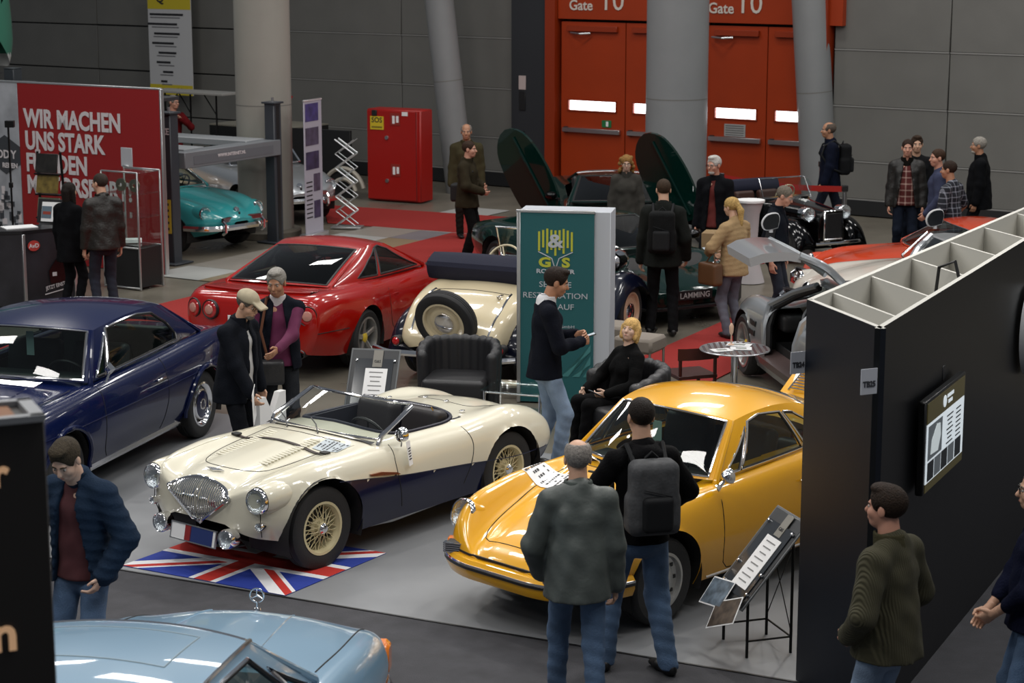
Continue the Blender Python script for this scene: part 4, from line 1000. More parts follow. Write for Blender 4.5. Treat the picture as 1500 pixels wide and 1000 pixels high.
    l = MB().grid([[tuple(T @ Vector(p)) for p in r] for r in A]); l.grid([[tuple(T @ (Vector(p)-Vector((0, 0, .02)))) for p in r] for r in A]); ld = l.build('engine_lid', YEL, c.root)
    b = MB()
    for k in range(14): b.box(tuple(T @ Vector((-.10-.032*k, 0, .085))), (.012, .54, .012), T.to_3x3())
    for y in (-.27, -.09, .09, .27): b.box(tuple(T @ Vector((-.31, y, .078))), (.46, .014, .014), T.to_3x3())
    b.build('lid_grille', CHROME, ld)
    t = hook(.30, -.02, 1.20, c.root, mat('mint_tag', '#9fc0bd', .6), .24, .085, 0)
    return c
PO = porsche()
sheet('info_sheet', 'white printed sheet on the far wing of the yellow coupe', PO, .95, -.50, .24, .34, R(10), 8)
# ------------------------------------------------------------------ dark blue pillarless coupe
MBLUE = paint('midnight_blue', '#0a153c', rough=.22)
def merc():
    sp = dict(yb=[(-2.45, .62), (-1.4, .80), (1.4, .80), (2.3, .62)], zb=[(-2.45, .40), (-1.6, .30), (-1, .24), (1, .24), (2.3, .36)],
              yw=[(-2.45, .70), (-2.0, .84), (-1.3, .905), (0, .91), (1.3, .90), (1.9, .86), (2.3, .74)],
              zw=[(-2.45, .62), (0, .64), (2.3, .60)],
              yf=[(-2.45, .66), (-2.0, .76), (-1.3, .80), (-.6, .79), (.6, .79), (1.4, .76), (2.3, .64)],
              zf=[(-2.45, .93), (-2.0, .985), (-1.4, 1.0), (-.5, .98), (.5, .965), (1.2, .94), (1.9, .89), (2.3, .78)],
              yv=[(-2.45, .5), (-1.4, .64), (.6, .66), (1.4, .58), (2.3, .46)],
              zv=[(-2.45, .90), (-2.0, .955), (-1.4, .99), (-.5, .98), (.6, .965), (1.2, .92), (1.9, .865), (2.3, .78)],
              zc=[(-2.45, .91), (-2.0, .98), (-1.4, 1.02), (-.5, 1.0), (.6, 1.0), (1.2, .965), (1.9, .90), (2.3, .80)])
    c = Car('classic_coupe', 'dark blue pillarless coupe with chrome window frames left of the ivory roadster', (-4.13, 17.75), 253.5, (-2.48, 2.32), sp, MBLUE, rf=.12, rr=.14, zmid=(.6, .68),
            arches=((1.36, .33, .385), (-1.36, .33, .385)), cut=rrect(-1.35, .58, .66, 6), cutmin=.8)
    c.root.scale = (.975,)*3
    c.wheels(1.36, -1.36, .765, .335, .17, .215, 'merc', mat('merc_rim', (.5, .5, .52), .25, .9))
    c.cabin((.72, .765, .985), (.38, .63, 1.385), (-1.02, .60, 1.37), (-1.62, .70, 1.02), wb=.17, wt=.09, rb=.10, rt=.05, crown=.06, rail=.045, belt=.025, wz=.03, rz=.05,
            win=[[(.04, .05), (.115, .05), (.105, .85)], [(.125, .05), (.77, .05), (.80, .22), (.80, .55), (.74, .86), (.55, .93), (.125, .93)]], tr=.012)
    c.interior(-1.3, .60, .66, .36, .93, [(-.05, .34, .58, .60), (-.05, -.34, .58, .60), (-1.0, 0, 1.2, .58)], (.36, .36, .93, .20, BLACKTRIM), mat('dark_green_trim', '#101a1a', .5), mat('dark_teal_leather', '#1a2a2c', .4), (.55, .92))
    b = MB()
    for k in range(18): b.tube([(-1.15, -.58+k*.068, .62), (-1.23, -.58+k*.068, .98)], .035, 6)
    b.build('rear_seat_pleats', mat('dark_teal_leather', 0), c.root)
    c.sline('door_gap', [(.70, .955), (.72, .7), (.68, .4), (.60, .30)]); c.sline('door_gap', [(-.50, .965), (-.52, .7), (-.50, .45), (-.46, .30)])
    c.sline('swage_line', [(2.0, .70), (.7, .70), (-.8, .70), (-2.2, .70)], .006, MBLUE, n=40)
    c.sline('sill_trim', [(.95, .255), (0, .255), (-.95, .255)], .030, CHROME, off=-.004)
    for ax in (1.36, -1.36):
        for sg in (1, -1):
            MB().tube([(ax+.40*math.cos(a), sg*(c.side_y(ax+.395*math.cos(a), max(.34, .33+.395*math.sin(a)))+.01), .33+.40*math.sin(a)) for a in np.linspace(-.1, math.pi+.1, 24)], .022, 7).build('arch_lip', MBLUE, c.body)
    for sg in (1, -1):
        y = c.side_y(-.38, .82); boxo('door_handle', (-.36, sg*(y+.025), .80), (.17, .022, .025), CHROME, c.root, ch=.008)
    # cowl grille and bonnet ridge
    b = MB()
    for k in range(6): b.tube([(.98-.028*k, y, c.top_z(.98-.028*k, y)+.008) for y in np.linspace(-.36, .36, 13)], .006, 5)
    b.build('cowl_grille', CHROME, c.root)
    c.tline('bonnet_ridge', [(1.02, .30), (1.5, .32), (2.1, .30)], mirror=True, r=.010, m=MBLUE)
    c.tline('bonnet_gap', [(.90, .66), (1.4, .62), (2.1, .52)], mirror=True)
    mr = c.disc('wing_mirror', (.60, .90, 1.10), (-1, .1, .1), [(.001, -.05), (.03, -.045), (.05, -.01), (.056, 0), (.05, .005), (.001, .005)], CHROME, n=4)
    MB().tube([(.62, .90, 1.06), (.64, .87, .98)], .011, 6).build('stem', CHROME, mr)
    for sg in (1, -1):
        c.lamp((2.20, sg*.66, .70), (1, sg*.1, 0), .11, depth=.2)
        boxo('tail_lamp', (c.end_x(.6, .68, False)+.03, sg*.60, .68), (.08, .16, .2), REDLENS, c.root, ch=.03)
    P = c.contour(.50, 1.9, True, 14); sec = [(0, -.05), (.05, -.045), (.08, 0), (.05, .045), (0, .05)]
    c.band('front_bumper', P, sec, CHROME); c.band('rear_bumper', c.contour(.52, -2.0, False, 14), sec, CHROME)
    g = MB().box((2.36, 0, .66), (.10, .46, .34), None, .03).build('grille', CHROME, c.root)
    boxo('grille_mesh', (2.405, 0, .65), (.02, .38, .26), BLACKTRIM, g)
    t = hook(.33, -.04, 1.33, c.root, mat('mint_tag', '#9fc0bd', .6), .22, .075, 0)
    MB().tube([(.33, -.04, 1.40), (.33, -.04, 1.33)], .004, 5).build('string', BLACKTRIM, t)
    T = Matrix.Translation((.33, -.04, 1.30))
    return c
merc()
# ------------------------------------------------------------------ red grand tourer seen from behind
RED = paint('racing_red', '#a20c03', rough=.22)
def ferrari():
    sp = dict(yb=[(-2.26, .66), (-1.7, .84), (-1.1, .86), (1.2, .84), (2.25, .50)], zb=[(-2.26, .30), (-1.7, .22), (1.2, .17), (2.25, .22)],
              yw=[(-2.26, .80), (-1.8, .92), (-1.25, .965), (-.5, .91), (.4, .90), (1.25, .95), (1.8, .86), (2.25, .52)],
              zw=[(-2.26, .62), (-1.25, .60), (0, .56), (1.25, .52), (2.25, .42)],
              yf=[(-2.26, .70), (-1.8, .80), (-1.25, .80), (-.5, .77), (.4, .76), (1.25, .78), (1.8, .68), (2.25, .4)],
              zf=[(-2.26, .86), (-2.05, .915), (-1.6, .925), (-1.25, .92), (-.5, .875), (.4, .85), (1.0, .845), (1.4, .81), (1.9, .66), (2.25, .48)],
              yv=[(-2.26, .5), (-1.6, .62), (.4, .6), (1.2, .5), (2.25, .25)],
              zv=[(-2.26, .885), (-2.05, .935), (-1.6, .93), (-.5, .90), (.4, .86), (1.0, .80), (1.4, .745), (1.9, .60), (2.25, .46)],
              zc=[(-2.26, .89), (-2.05, .945), (-1.6, .945), (-.5, .92), (.4, .90), (1.0, .84), (1.4, .77), (1.9, .63), (2.25, .48)])
    c = Car('grand_tourer', 'red grand touring coupe with four round tail lamps behind two talking men', (-1.965, 23.55), 67, (-2.28, 2.27), sp, RED, rf=.14, rr=.10, zmid=(.4, .6),
            arches=((1.25, .325, .375), (-1.25, .325, .375)), cut=rrect(-1.45, .45, .60, 5), cutmin=.75)
    c.wheels(1.25, -1.25, .80, .325, .24, .228, 'star', mat('silver_rim', 0), .35)
    c.cabin((.56, .74, .88), (-.12, .56, 1.215), (-.66, .545, 1.225), (-1.62, .655, .935), wb=.24, wt=.10, rb=.14, rt=.06, crown=.05, rail=.03, belt=.05, wz=.01, rz=.03,
            win=[[(.06, .06), (.52, .06), (.53, .90), (.42, .93), (.22, .80)], [(.555, .06), (.77, .10), (.70, .55), (.56, .90)]], glassm=DARKGLASS, chrome=BLACKTRIM, rear_in=(.05, .06), tr=.009)
    c.interior(-1.4, .45, .58, .28, .80, [(-.35, .36, .5, .66), (-.35, -.36, .5, .66)], (.15, .36, .80, .18, BLACKTRIM), mat('tan_trim', '#3a2c20', .6), mat('tan_seat', '#33271d', .5), (.38, .78))
    c.sline('door_gap', [(.48, .84), (.50, .6), (.42, .30), (-.2, .24), (-.55, .34), (-.66, .6), (-.62, .88)])
    c.tline('boot_gap', [(-1.74, .60), (-1.95, .66), (-2.12, .64), (-2.17, .4), (-2.18, 0)], mirror=True)
    c.sline('bumper_gap', [(-1.70, .52), (-2.0, .53), (-2.2, .53)], .005)
    # boot spoiler lip
    rows = []
    for y in np.linspace(-.66, .66, 21):
        x = -2.17+.10*(y/.66)**2; rows.append([(x+.16, y, c.top_z(x+.16, y)+.002), (x+.02, y, .955), (x-.015, y, .95), (x+.0, y, .90)])
    MB().grid(rows).build('spoiler_lip', RED, c.root)
    # recessed tail panel with lamps
    for sg in (1, -1):
        for y, x in ((.70, -2.185), (.475, -2.262)):
            d = (-1, sg*(.42 if y > .6 else .18), .03); x = c.end_x(y, .725, False)+(.02 if y > .6 else .01)
            o = c.disc('tail_lamp', (x, sg*y, .725), d, [(.105, -.06), (.112, .0), (.105, .018), (.092, .012)], BLACKTRIM)
            c.disc('lens', (x, sg*y, .725), d, [(.094, .012), (.085, .022), (.058, .026)], REDLENS, o)
            c.disc('inner_lens', (x, sg*y, .725), d, [(.058, .020), (.05, .036), (.03, .042), (.001, .044)], mat('clear_lamp', (.55, .25, .2), .2, coat=1.), o)
        for y in (.62, .50): c.disc('exhaust', (-2.22, sg*y, .30), (-1, 0, 0), [(.042, -.1), (.05, .03), (.043, .035), (.038, -.05), (.001, -.06)], mat('dark_steel', (.10, .10, .10), .35, 1.))
    c.plate((-2.295, 0, .62), (-1, 0), .50, .12, WHITEP, None)
    b = MB().tube([(.30, -.90, .93), (.36, -.98, .985), (.36, -1.02, 1.0)], .015, 6); b.build('mirror_arm', BLACKTRIM, c.root)
    for sg in (1, -1): sdf_obj('wing_mirror', [('e', (.38, sg*1.0, .99), (.075, .10, .06))], .02, RED, c.root)
    boxo('door_handle', (-.48, -(c.side_y(-.48, .72)+.003), .70), (.13, .012, .03), RED, c.root)
    return c
ferrari()
# ------------------------------------------------------------------ turquoise round-nosed coupe under the lift
TEAL = paint('turquoise_paint', '#2f8f92')
def ghia(name, label, loc, head, TEAL, sc=.95, roof=True, wm=None, trim=None):
    sp = dict(yb=[(-2.05, .5), (-1.2, .70), (1.2, .70), (2.0, .4)], zb=[(-2.05, .36), (-1.3, .25), (1.2, .24), (2.0, .36)],
              yw=[(-2.05, .58), (-1.5, .77), (-1.1, .815), (0, .80), (1.1, .80), (1.6, .74), (1.85, .64), (2.02, .46)], zw=[(-2.05, .55), (0, .56), (2.0, .52)],
              yf=[(-2.05, .4), (-1.2, .64), (0, .68), (1.1, .64), (1.7, .58), (2.02, .40)], zf=[(-2.05, .62), (-1.6, .84), (-1, .93), (0, .89), (.8, .88), (1.3, .86), (1.65, .79), (1.85, .69), (2.02, .57)],
              yv=[(-2.05, .2), (-1, .45), (.6, .5), (1.4, .40), (2.02, .22)], zv=[(-2.05, .64), (-1.2, .93), (0, .92), (.7, .90), (1.3, .83), (1.7, .74), (2.02, .60)],
              zc=[(-2.05, .66), (-1.2, .99), (0, .95), (.7, .95), (1.3, .87), (1.7, .785), (2.02, .64)])
    c = Car(name, label, loc, head, (-2.08, 2.04), sp, TEAL, rf=.22, rr=.2, zmid=(.55, .5),
            arches=((1.2, .32, .37), (-1.2, .32, .37)), cut=rrect(-1.2, .45, .54, 5), cutmin=.8)
    c.root.scale = sc if isinstance(sc, tuple) else (sc,)*3
    c.wheels(1.2, -1.2, .65, .32, .16, .20, 'steel', wm or mat('grey_wheel', (.42, .42, .42), .4))
    if roof: c.cabin((.55, .66, .93), (.05, .53, 1.27), (-.65, .52, 1.27), (-1.3, .55, .98), win=[[(.05, .06), (.55, .06), (.55, .9), (.15, .88)], [(.58, .08), (.80, .12), (.68, .8), (.58, .88)]], wb=.18, wt=.08)
    c.interior(-1.1, .5, .5, .32, .85, [(-.2, .3, .45, .55), (-.2, -.3, .45, .55)], (.3, .3, .95, .18, BLACKTRIM), trim)
    if not roof:
        W0 = [(.62-.12*(y/.62)**2, y, .94) for y in np.linspace(-.62, .62, 9)]; W1 = [(.30-.1*(y/.54)**2, y, 1.25) for y in np.linspace(-.54, .54, 9)]
        w = MB().grid([W0, W1]).build('windscreen', CLEARGLASS, c.root); MB().tube(W0+W1[::-1], .016, 6, closed=True).build('frame', CHROME, w)
    for sg in (1, -1):
        c.lamp((1.83, sg*.585, .665), (1, sg*.1, .06), .095, depth=.14, dome=.24); c.disc('lamp_pod', (1.83, sg*.585, .665), (-1, 0, .0), [(.108, .03), (.12, .1), (.12, .22), (.08, .45)], TEAL)
        gx = c.end_x(.30, .56)-1.985
        g = MB().box((1.985+gx, sg*.30, .56), (.05, .26, .075), Matrix.Rotation(-sg*.30, 3, 'Z'), .02).build('nose_grille', BLACKTRIM, c.root)
        b = MB()
        for k in range(4): b.box((2.008+gx, sg*.30, .535+k*.017), (.03, .27, .007), Matrix.Rotation(-sg*.30, 3, 'Z'))
        b.build('slats', CHROME, g)
        sdf_obj('indicator', [('e', (1.90, sg*.62, .43), (.06, .07, .035))], .018, AMBER, c.root)
    c.disc('nose_badge', (1.93, 0, .695), (.7, 0, .7), [(.05, -.01), (.045, .01), (.001, .014)], CHROME)
    boxo('bonnet_handle', (1.99, 0, .62), (.02, .03, .08), BLACKTRIM, c.root)
    P = c.contour(.44, 1.55, True, 14, .04); bp = c.band('front_bumper', P, [(0, -.045), (.05, -.045), (.065, 0), (.05, .04), (0, .045)], CHROME)
    for sg in (1, -1): MB().tube([(2.05, sg*.42, .34), (2.11, sg*.42, .38), (2.11, sg*.42, .50), (2.06, sg*.42, .54)], .028, 8).build('overrider', CHROME, bp)
    return c
ghia('round_nosed_coupe', 'turquoise round-nosed classic coupe with chrome bumper under the car lift', (-5.62, 31.55), -38.5, TEAL)
# ------------------------------------------------------------------ pale blue saloon in the foreground
SKYB = paint('pale_blue_paint', '#7fa0b8', .0, .3)
def paleblue():
    sp = dict(yb=[(-2.3, .6), (-1.3, .78), (1.3, .78), (2.12, .60)], zb=[(-2.3, .36), (0, .24), (2.12, .34)],
              yw=[(-2.3, .72), (-1.6, .86), (0, .89), (1.4, .88), (1.9, .845), (2.12, .78)], zw=[(-2.3, .6), (0, .62), (2.12, .58)],
              yf=[(-2.3, .66), (-1.4, .78), (0, .79), (1.4, .78), (2.12, .70)], zf=[(-2.3, .86), (-1.4, .93), (0, .94), (.7, .935), (1.4, .89), (1.9, .82), (2.12, .75)],
              yv=[(-2.3, .55), (-1.4, .64), (0, .66), (1.4, .66), (2.12, .58)], zv=[(-2.3, .87), (-1.4, .94), (.7, .945), (1.4, .895), (1.9, .83), (2.12, .77)],
              zc=[(-2.3, .88), (-1.4, .97), (.7, 1.0), (1.2, .975), (1.6, .935), (2.0, .875), (2.12, .83)])
    c = Car('saloon_car', 'pale blue saloon with sunroof and a star on the bonnet in the foreground', (-1.894, 9.186), 79.2, (-2.32, 2.16), sp, SKYB, rf=.07, rr=.1, zmid=(.6, .66),
            arches=((1.36, .32, .37), (-1.36, .32, .37)), cut=rrect(-1.35, .62, .64, 6), cutmin=.8)
    c.wheels(1.36, -1.36, .74, .32, .18, .20, 'merc')
    c.cabin((.78, .745, .965), (.20, .60, 1.36), (-1.0, .58, 1.355), (-1.6, .68, .98), wb=.14, wt=.09, crown=.055, rail=.03, win=[[(.045, .06), (.12, .06), (.115, .62)], [(.13, .06), (.47, .06), (.47, .90), (.16, .88)], [(.50, .06), (.80, .08), (.74, .86), (.50, .90)]], tr=.014)
    c.interior(-1.3, .65, .64, .36, .92, [(0, .34, .5, .62), (0, -.34, .5, .62), (-.95, 0, 1.2, .55)], (.42, .36, .92, .2, BLACKTRIM), mat('blue_trim', '#1c2a3a', .6), mat('blue_cloth', '#22364a', .7), (.60, .92))
    # sunroof outline on the roof
    G = c.roofG; rp = lambda u, v: G[int(round(u*(G.shape[0]-1))), int(round((v+1)/2*(G.shape[1]-1)))]
    lp = [rp(.12, v) for v in np.linspace(-.62, .62, 11)]+[rp(u, .62) for u in np.linspace(.16, .48, 8)]+[rp(.5, v) for v in np.linspace(.62, -.62, 11)]+[rp(u, -.62) for u in np.linspace(.48, .16, 8)]
    MB().tube([tuple(p) for p in lp], .005, 6, closed=True).build('sunroof_gap', mat('sunroof_seal', (.25, .33, .38), .4), c.roof)
    for sg in (1, -1):
        MB().tube([tuple(G[i, 0 if sg > 0 else -1]+np.array((0, 0, .008))) for i in range(30)], .012, 6).build('roof_drip_rail', CHROME, c.root)
        boxo('indicator', (2.09, sg*.755, .61), (.16, .11, .19), AMBER, c.root, Matrix.Rotation(-sg*.12, 3, 'Z'), .03)
        c.lamp((2.15, sg*.55, .62), (1, 0, 0), .10)
    c.tline('bonnet_gap', [(.95, .70), (1.5, .70), (2.10, .655)], mirror=True, r=.005)
    c.tline('bonnet_crease', [(.95, .34), (1.5, .30), (2.05, .25)], mirror=True, r=.006, m=SKYB)
    g = MB().box((2.15, 0, .62), (.07, .50, .34), None, .025).build('grille', CHROME, c.root); boxo('grille_mesh', (2.18, 0, .61), (.02, .42, .27), BLACKTRIM, g)
    T = Matrix.Translation((2.13, 0, .925)) @ Matrix.Rotation(math.pi/2, 4, 'Y')
    s = MB().tube([T @ Vector((.042*math.cos(a), .042*math.sin(a), 0)) for a in np.linspace(0, 2*math.pi, 25)[:-1]], .0045, 6, closed=True)
    for k in range(3): a = math.pi+k*2*math.pi/3; s.tube([T @ Vector((0, 0, 0)), T @ Vector((.042*math.cos(a), .042*math.sin(a), 0))], [.006, .002], 6)
    s.tube([(2.13, 0, .882), (2.13, 0, .84)], .005, 6); s.lathe([(.022, .835), (.018, .848), (.001, .852)], 12, Matrix.Translation((2.13, 0, 0)))
    s.build('bonnet_star', CHROME, c.root)
    c.band('front_bumper', c.contour(.46, 1.7, True, 14), [(0, -.06), (.06, -.05), (.09, 0), (.06, .05), (0, .06)], CHROME)
    c.band('rear_bumper', c.contour(.50, -1.9, False, 14), [(0, -.06), (.06, -.05), (.09, 0), (.06, .05), (0, .06)], CHROME)
    return c
paleblue()
# ------------------------------------------------------------------ cream pre-war tourer with spare wheel
def tourer(name, label, loc, head, CR2, NV2, spare=True, wm=None):
    # narrow body tub
    sp = dict(yb=[(-2.0, .50), (-1.2, .62), (.4, .60), (1.1, .36), (1.75, .30)], zb=[(-2.0, .40), (-1, .34), (1.75, .36)],
              yw=[(-2.0, .58), (-1.6, .66), (-.6, .70), (.3, .64), (.9, .44), (1.75, .30)], zw=[(-2.0, .48), (-1, .60), (1.75, .60)],
              yf=[(-2.0, .52), (-1.6, .60), (-.6, .68), (.3, .58), (.9, .38), (1.75, .22)], zf=[(-2.0, .56), (-1.8, .76), (-1.45, .92), (-1.0, .98), (-.4, .96), (.3, 1.0), (1.0, .98), (1.75, .94)],
              yv=[(-2.0, .3), (-1.4, .4), (.3, .40), (.9, .25), (1.75, .14)], zv=[(-2.0, .57), (-1.8, .78), (-1.45, .95), (-1.0, 1.0), (.3, 1.04), (1.75, .97)],
              zc=[(-2.0, .58), (-1.8, .80), (-1.45, .97), (-1.0, 1.02), (.3, 1.08), (1.0, 1.04), (1.75, .99)])
    c = Car(name, label, loc, head, (-2.03, 1.77), sp, CR2, rf=.04, rr=.12, zmid=(.7, .5), cut=rrect(-.95, .35, .52), cutmin=.8)
    c.interior(-.92, .30, .54, .42, .95, [(-.35, .28, .48, .5), (-.35, -.28, .48, .5)], (-.05, .30, 1.06, .21, mat('ivory_wheel', '#cfc3a2', .3)), mat('dark_trim', '#14110f', .6), mat('red_brown_leather', '#3a2016', .5), (.28, .98))
    MB().tube([(.30, -.60, 1.02), (.33, 0, 1.07), (.30, .60, 1.02)], .03, 8).build('dash_rail', mat('light_wood', '#8a6430', .4), c.root)
    for sg in (1, -1): MB().tube([(-.85, sg*.62, 1.0), (-.3, sg*.65, .99), (.28, sg*.60, 1.03)], .022, 7).build('cockpit_capping', mat('light_wood', 0), c.root)
    # boot lid ribs, hinges
    for y in (.48, -.48): c.tline('tail_rib', [(-1.40, y*.95), (-1.7, y), (-1.97, y*.95)], .012, CHROME)
    c.tline('boot_gap', [(-1.42, -.45), (-1.42, 0), (-1.42, .45)], .005)
    for y in (.38, -.38): boxo('boot_hinge', (-1.52, y, c.top_z(-1.52, y)+.012), (.12, .03, .03), CHROME, c.root)
    # spare wheel leaning on the tail
    if spare:
      w = c.wheel(0, .001, .345, .15, .235, 'disc', CR2); w.name = 'spare_wheel'; w.location = (-2.04, 0, .74); w.rotation_euler = (R(-20), 0, R(90))
    # folded hood bundle
    rows = []
    for y in np.linspace(-.74, .74, 13):
        k = 1-.1*abs(y/.74)**3; rows.append([(-.95-.17*k*math.cos(a), y, 1.13+.15*k*math.sin(a)+.02*math.cos(3*a)) for a in np.linspace(0, 2*math.pi, 15)])
    h = MB().grid(rows); h.add(rows[0][:-1], [tuple(range(14))]); h.add(rows[-1][:-1], [tuple(range(14))]); h.build('folded_hood', mat('navy_canvas', '#10132a', .85, bump=.2, bscale=80), c.root)
    # sweeping wings
    def wing(xc, y0, y1, top, r0, sgn):
        for sg in (1, -1):
            rows = []
            for t in np.linspace(0, 1, 18):
                a = math.pi*1.02-t*math.pi*1.05; x = xc+(.50+.10*(1 if math.cos(a)*sgn < 0 else 0))*math.cos(a)*1.05; z = .34+top*max(math.sin(a), -.15)
                if math.cos(a)*sgn < -.55: x += sgn*-.18*(abs(math.cos(a))-.55); z -= .02
                row = []
                for s_ in np.linspace(0, 1, 9):
                    b_ = math.pi*s_; row.append((x, sg*(y0+(y1-y0)*s_), z-.10*(1-math.sin(b_))**1.5-(.06 if s_ > .9 else 0)))
                rows.append(row)
            MB().grid(rows).build('wing', NV2, c.root)
    wing(1.30, .42, .80, .47, .5, 1); wing(-1.35, .50, .82, .44, .5, -1)
    for sg in (1, -1):
        boxo('running_board', (0, sg*.68, .32), (1.7, .24, .04), NV2, c.root)
        l = c.lamp((1.62, sg*.42, .90), (1, 0, 0), .12, depth=.2, dome=.3)
        c.disc('shell', (1.62, sg*.42, .90), (-1, 0, 0), [(.13, 0), (.125, .08), (.08, .17), (.001, .20)], CHROME, l)
        c.disc('tail_lamp', (-2.02, sg*.62, .47), (-1, 0, 0), [(.05, -.1), (.06, 0), (.05, .015)], BLACKTRIM); c.disc('tail_lens', (-2.03, sg*.62, .47), (-1, 0, 0), [(.045, 0), (.03, .02), (.001, .025)], REDLENS)
    c.wheels(1.30, -1.35, .66, .335, .14, .235, 'disc', wm or mat('salmon_wheel', '#caa78c', .4))
    P = [(-2.22, y, .40-.02*abs(y)) for y in np.linspace(-.80, .80, 9)]; P[0] = (-2.1, -.84, .40); P[-1] = (-2.1, .84, .40)
    MB().tube(smooth_path(P, 24), .032, 8).build('rear_bumper', CHROME, c.root)
    MB().tube([(1.75, -.3, .36), (1.95, -.5, .40), (2.0, 0, .40), (1.95, .5, .40), (1.75, .3, .36)], .03, 8).build('front_bumper', CHROME, c.root)
    g = MB().box((1.79, 0, .70), (.06, .44, .56), None, .02).build('radiator', CHROME, c.root); boxo('radiator_core', (1.815, 0, .69), (.02, .36, .46), BLACKTRIM, g)
    W0 = [(.42, y, 1.06) for y in (-.56, 0, .56)]; W1 = [(.22, y, 1.42) for y in (-.53, 0, .53)]
    w = MB().grid([W0, W1]).build('windscreen', CLEARGLASS, c.root); MB().tube(W0+W1[::-1], .014, 8, closed=True).build('frame', CHROME, w)
    # small round wind deflector
    d = MB().lathe([(.16, 0), (.001, .002)], 20, Matrix.Translation((.16, .62, 1.22)) @ Matrix.Rotation(R(75), 4, 'Y')).build('wind_deflector', CLEARGLASS, c.root)
    return c
tourer('prewar_tourer', 'cream and navy pre-war open tourer with spare wheel on its sloping tail', (0.20, 22.70), 64, paint('warm_cream', '#d8c9a6'), paint('dark_navy_paint', '#0a0e20'))
# ------------------------------------------------------------------ low dark green sports car with scissor doors
GRN = paint('bottle_green_paint', '#03211c', rough=.15); BLK = paint('black_paint', '#050506', rough=.15)
def supercar(name, label, loc, head, up, GRN, plate=False):
    sp = dict(yb=[(-2.2, .7), (-1.3, .86), (1.2, .84), (2.15, .6)], zb=[(-2.2, .3), (0, .16), (2.15, .18)],
              yw=[(-2.2, .82), (-1.4, .98), (0, .93), (1.2, .95), (1.8, .88), (2.15, .66)], zw=[(-2.2, .6), (0, .5), (2.15, .36)],
              yf=[(-2.2, .72), (-1.4, .84), (0, .80), (1.2, .80), (1.8, .72), (2.15, .5)], zf=[(-2.2, .78), (-1.4, .88), (-.5, .82), (.4, .74), (1.2, .74), (1.7, .62), (2.15, .42)],
              yv=[(-2.2, .5), (0, .62), (1.2, .5), (2.15, .3)], zv=[(-2.2, .80), (-1.4, .90), (-.5, .86), (.4, .76), (1.2, .66), (1.7, .56), (2.15, .42)],
              zc=[(-2.2, .82), (-1.4, .92), (-.5, .90), (.4, .80), (1.2, .68), (1.7, .58), (2.15, .44)])
    c = Car(name, label, loc, head, (-2.22, 2.18), sp, GRN, rf=.1, rr=.1, zmid=(.35, .6),
            arches=((1.25, .33, .37), (-1.25, .34, .385)), cut=rrect(-.75, .75, .70, 6), cutmin=.55)
    c.wheels(1.25, -1.25, .80, .33, .26, .23, 'star', mat('silver_rim', 0))
    c.interior(-.72, .7, .72, .24, .66, [(-.2, .36, .5, .6), (-.2, -.36, .5, .6)], (.3, .36, .72, .18, BLACKTRIM), None, None, (.55, .66))
    c.cabin((.85, .72, .77), (.0, .52, 1.08), (-.45, .52, 1.08), (-1.1, .6, .90), wb=.25, wt=.08, crown=.03, rail=.01, side=not up, win=[[(.08, .06), (.5, .06), (.5, .9), (.3, .9)]], glassm=DARKGLASS, chrome=BLACKTRIM)
    for sg in (1, -1):
      if up:
        ri = c.root.rotation_euler.to_matrix().inverted()
        Lv = ri @ Vector((-.46, .10, .88)).normalized(); Nv = ri @ Vector((-.50, -.86, -.1)).normalized(); Wv = Lv.cross(Nv).normalized(); Nv = Wv.cross(Lv)
        h_ = (.62+(.75 if sg > 0 else 0), sg*(1.0 if sg < 0 else 1.05), .66)
        out = [(.10, -.30), (.08, .12), (-.15, .26), (-.70, .30), (-1.18, .20), (-1.36, -.02), (-1.28, -.24), (-1.0, -.40), (-.2, -.44)]
        pl = smooth_path(out+out[:1], 37)[:-1]
        M2 = Matrix(((-Lv.x, Wv.x, Nv.x, h_[0]), (-Lv.y, Wv.y, Nv.y, h_[1]), (-Lv.z, Wv.z, Nv.z, h_[2]), (0, 0, 0, 1)))
        d = MB().prism([(p[0], p[1]) for p in pl], -.03, .03, M2).build('scissor_door', GRN, c.root)
        MB().prism([(p[0]*.86-.06, p[1]*.8-.02) for p in pl], -.05, -.036, M2).build('door_lining', DARKIN, d)
        MB().tube([M2 @ Vector((x, .02, .042)) for x in (-1.2, -.6, 0.02)], .026, 8).build('door_crease', GRN, d)
      if True:
        sdf_obj('wing_mirror', [('e', (.70, sg*.98, .86), (.09, .10, .065))], .022, BLK, c.root)
        c.lamp((1.72, sg*.70, .58), (.7, sg*.15, .5), .10)
        MB().tube([(.8, sg*.86, .80), (.70, sg*.95, .85)], .018, 6).build('mirror_arm', BLK, c.root)
    if plate: p = MB().box((0, 0, 0), (.52, .012, .12), None, .003).build('number_plate', BLACKTRIM, c.root, (c.end_x(0, .36)+.012, 0, .36), (0, 0, math.pi/2))
    if plate: text('lettering', 'LAMMING', .10, mat('plate_grey', (.45, .45, .45), .5), p, (0, -.008, -.036), (math.pi/2, 0, 0), .001, 'CENTER', .001)
    c.band('splitter', c.contour(.22, 1.6, True, 12), [(0, -.03), (.06, -.03), (.06, 0), (0, .01)], BLACKTRIM)
    MB().tube([(x, y, c.top_z(x, y)+.006) for x, y in ((1.05, -.45), (.98, 0), (1.05, .45))], .01, 6).build('wiper', BLACKTRIM, c.root)
supercar('low_sports_car', 'dark green low sports car with a LAMMING plate behind the backpack man', (1.2, 26.55), -61, False, GRN, True)
supercar('scissor_door_sports_car', 'dark green sports car with both doors swung up in front of the orange gate', (1.55, 31.25), -88, True, GRN)
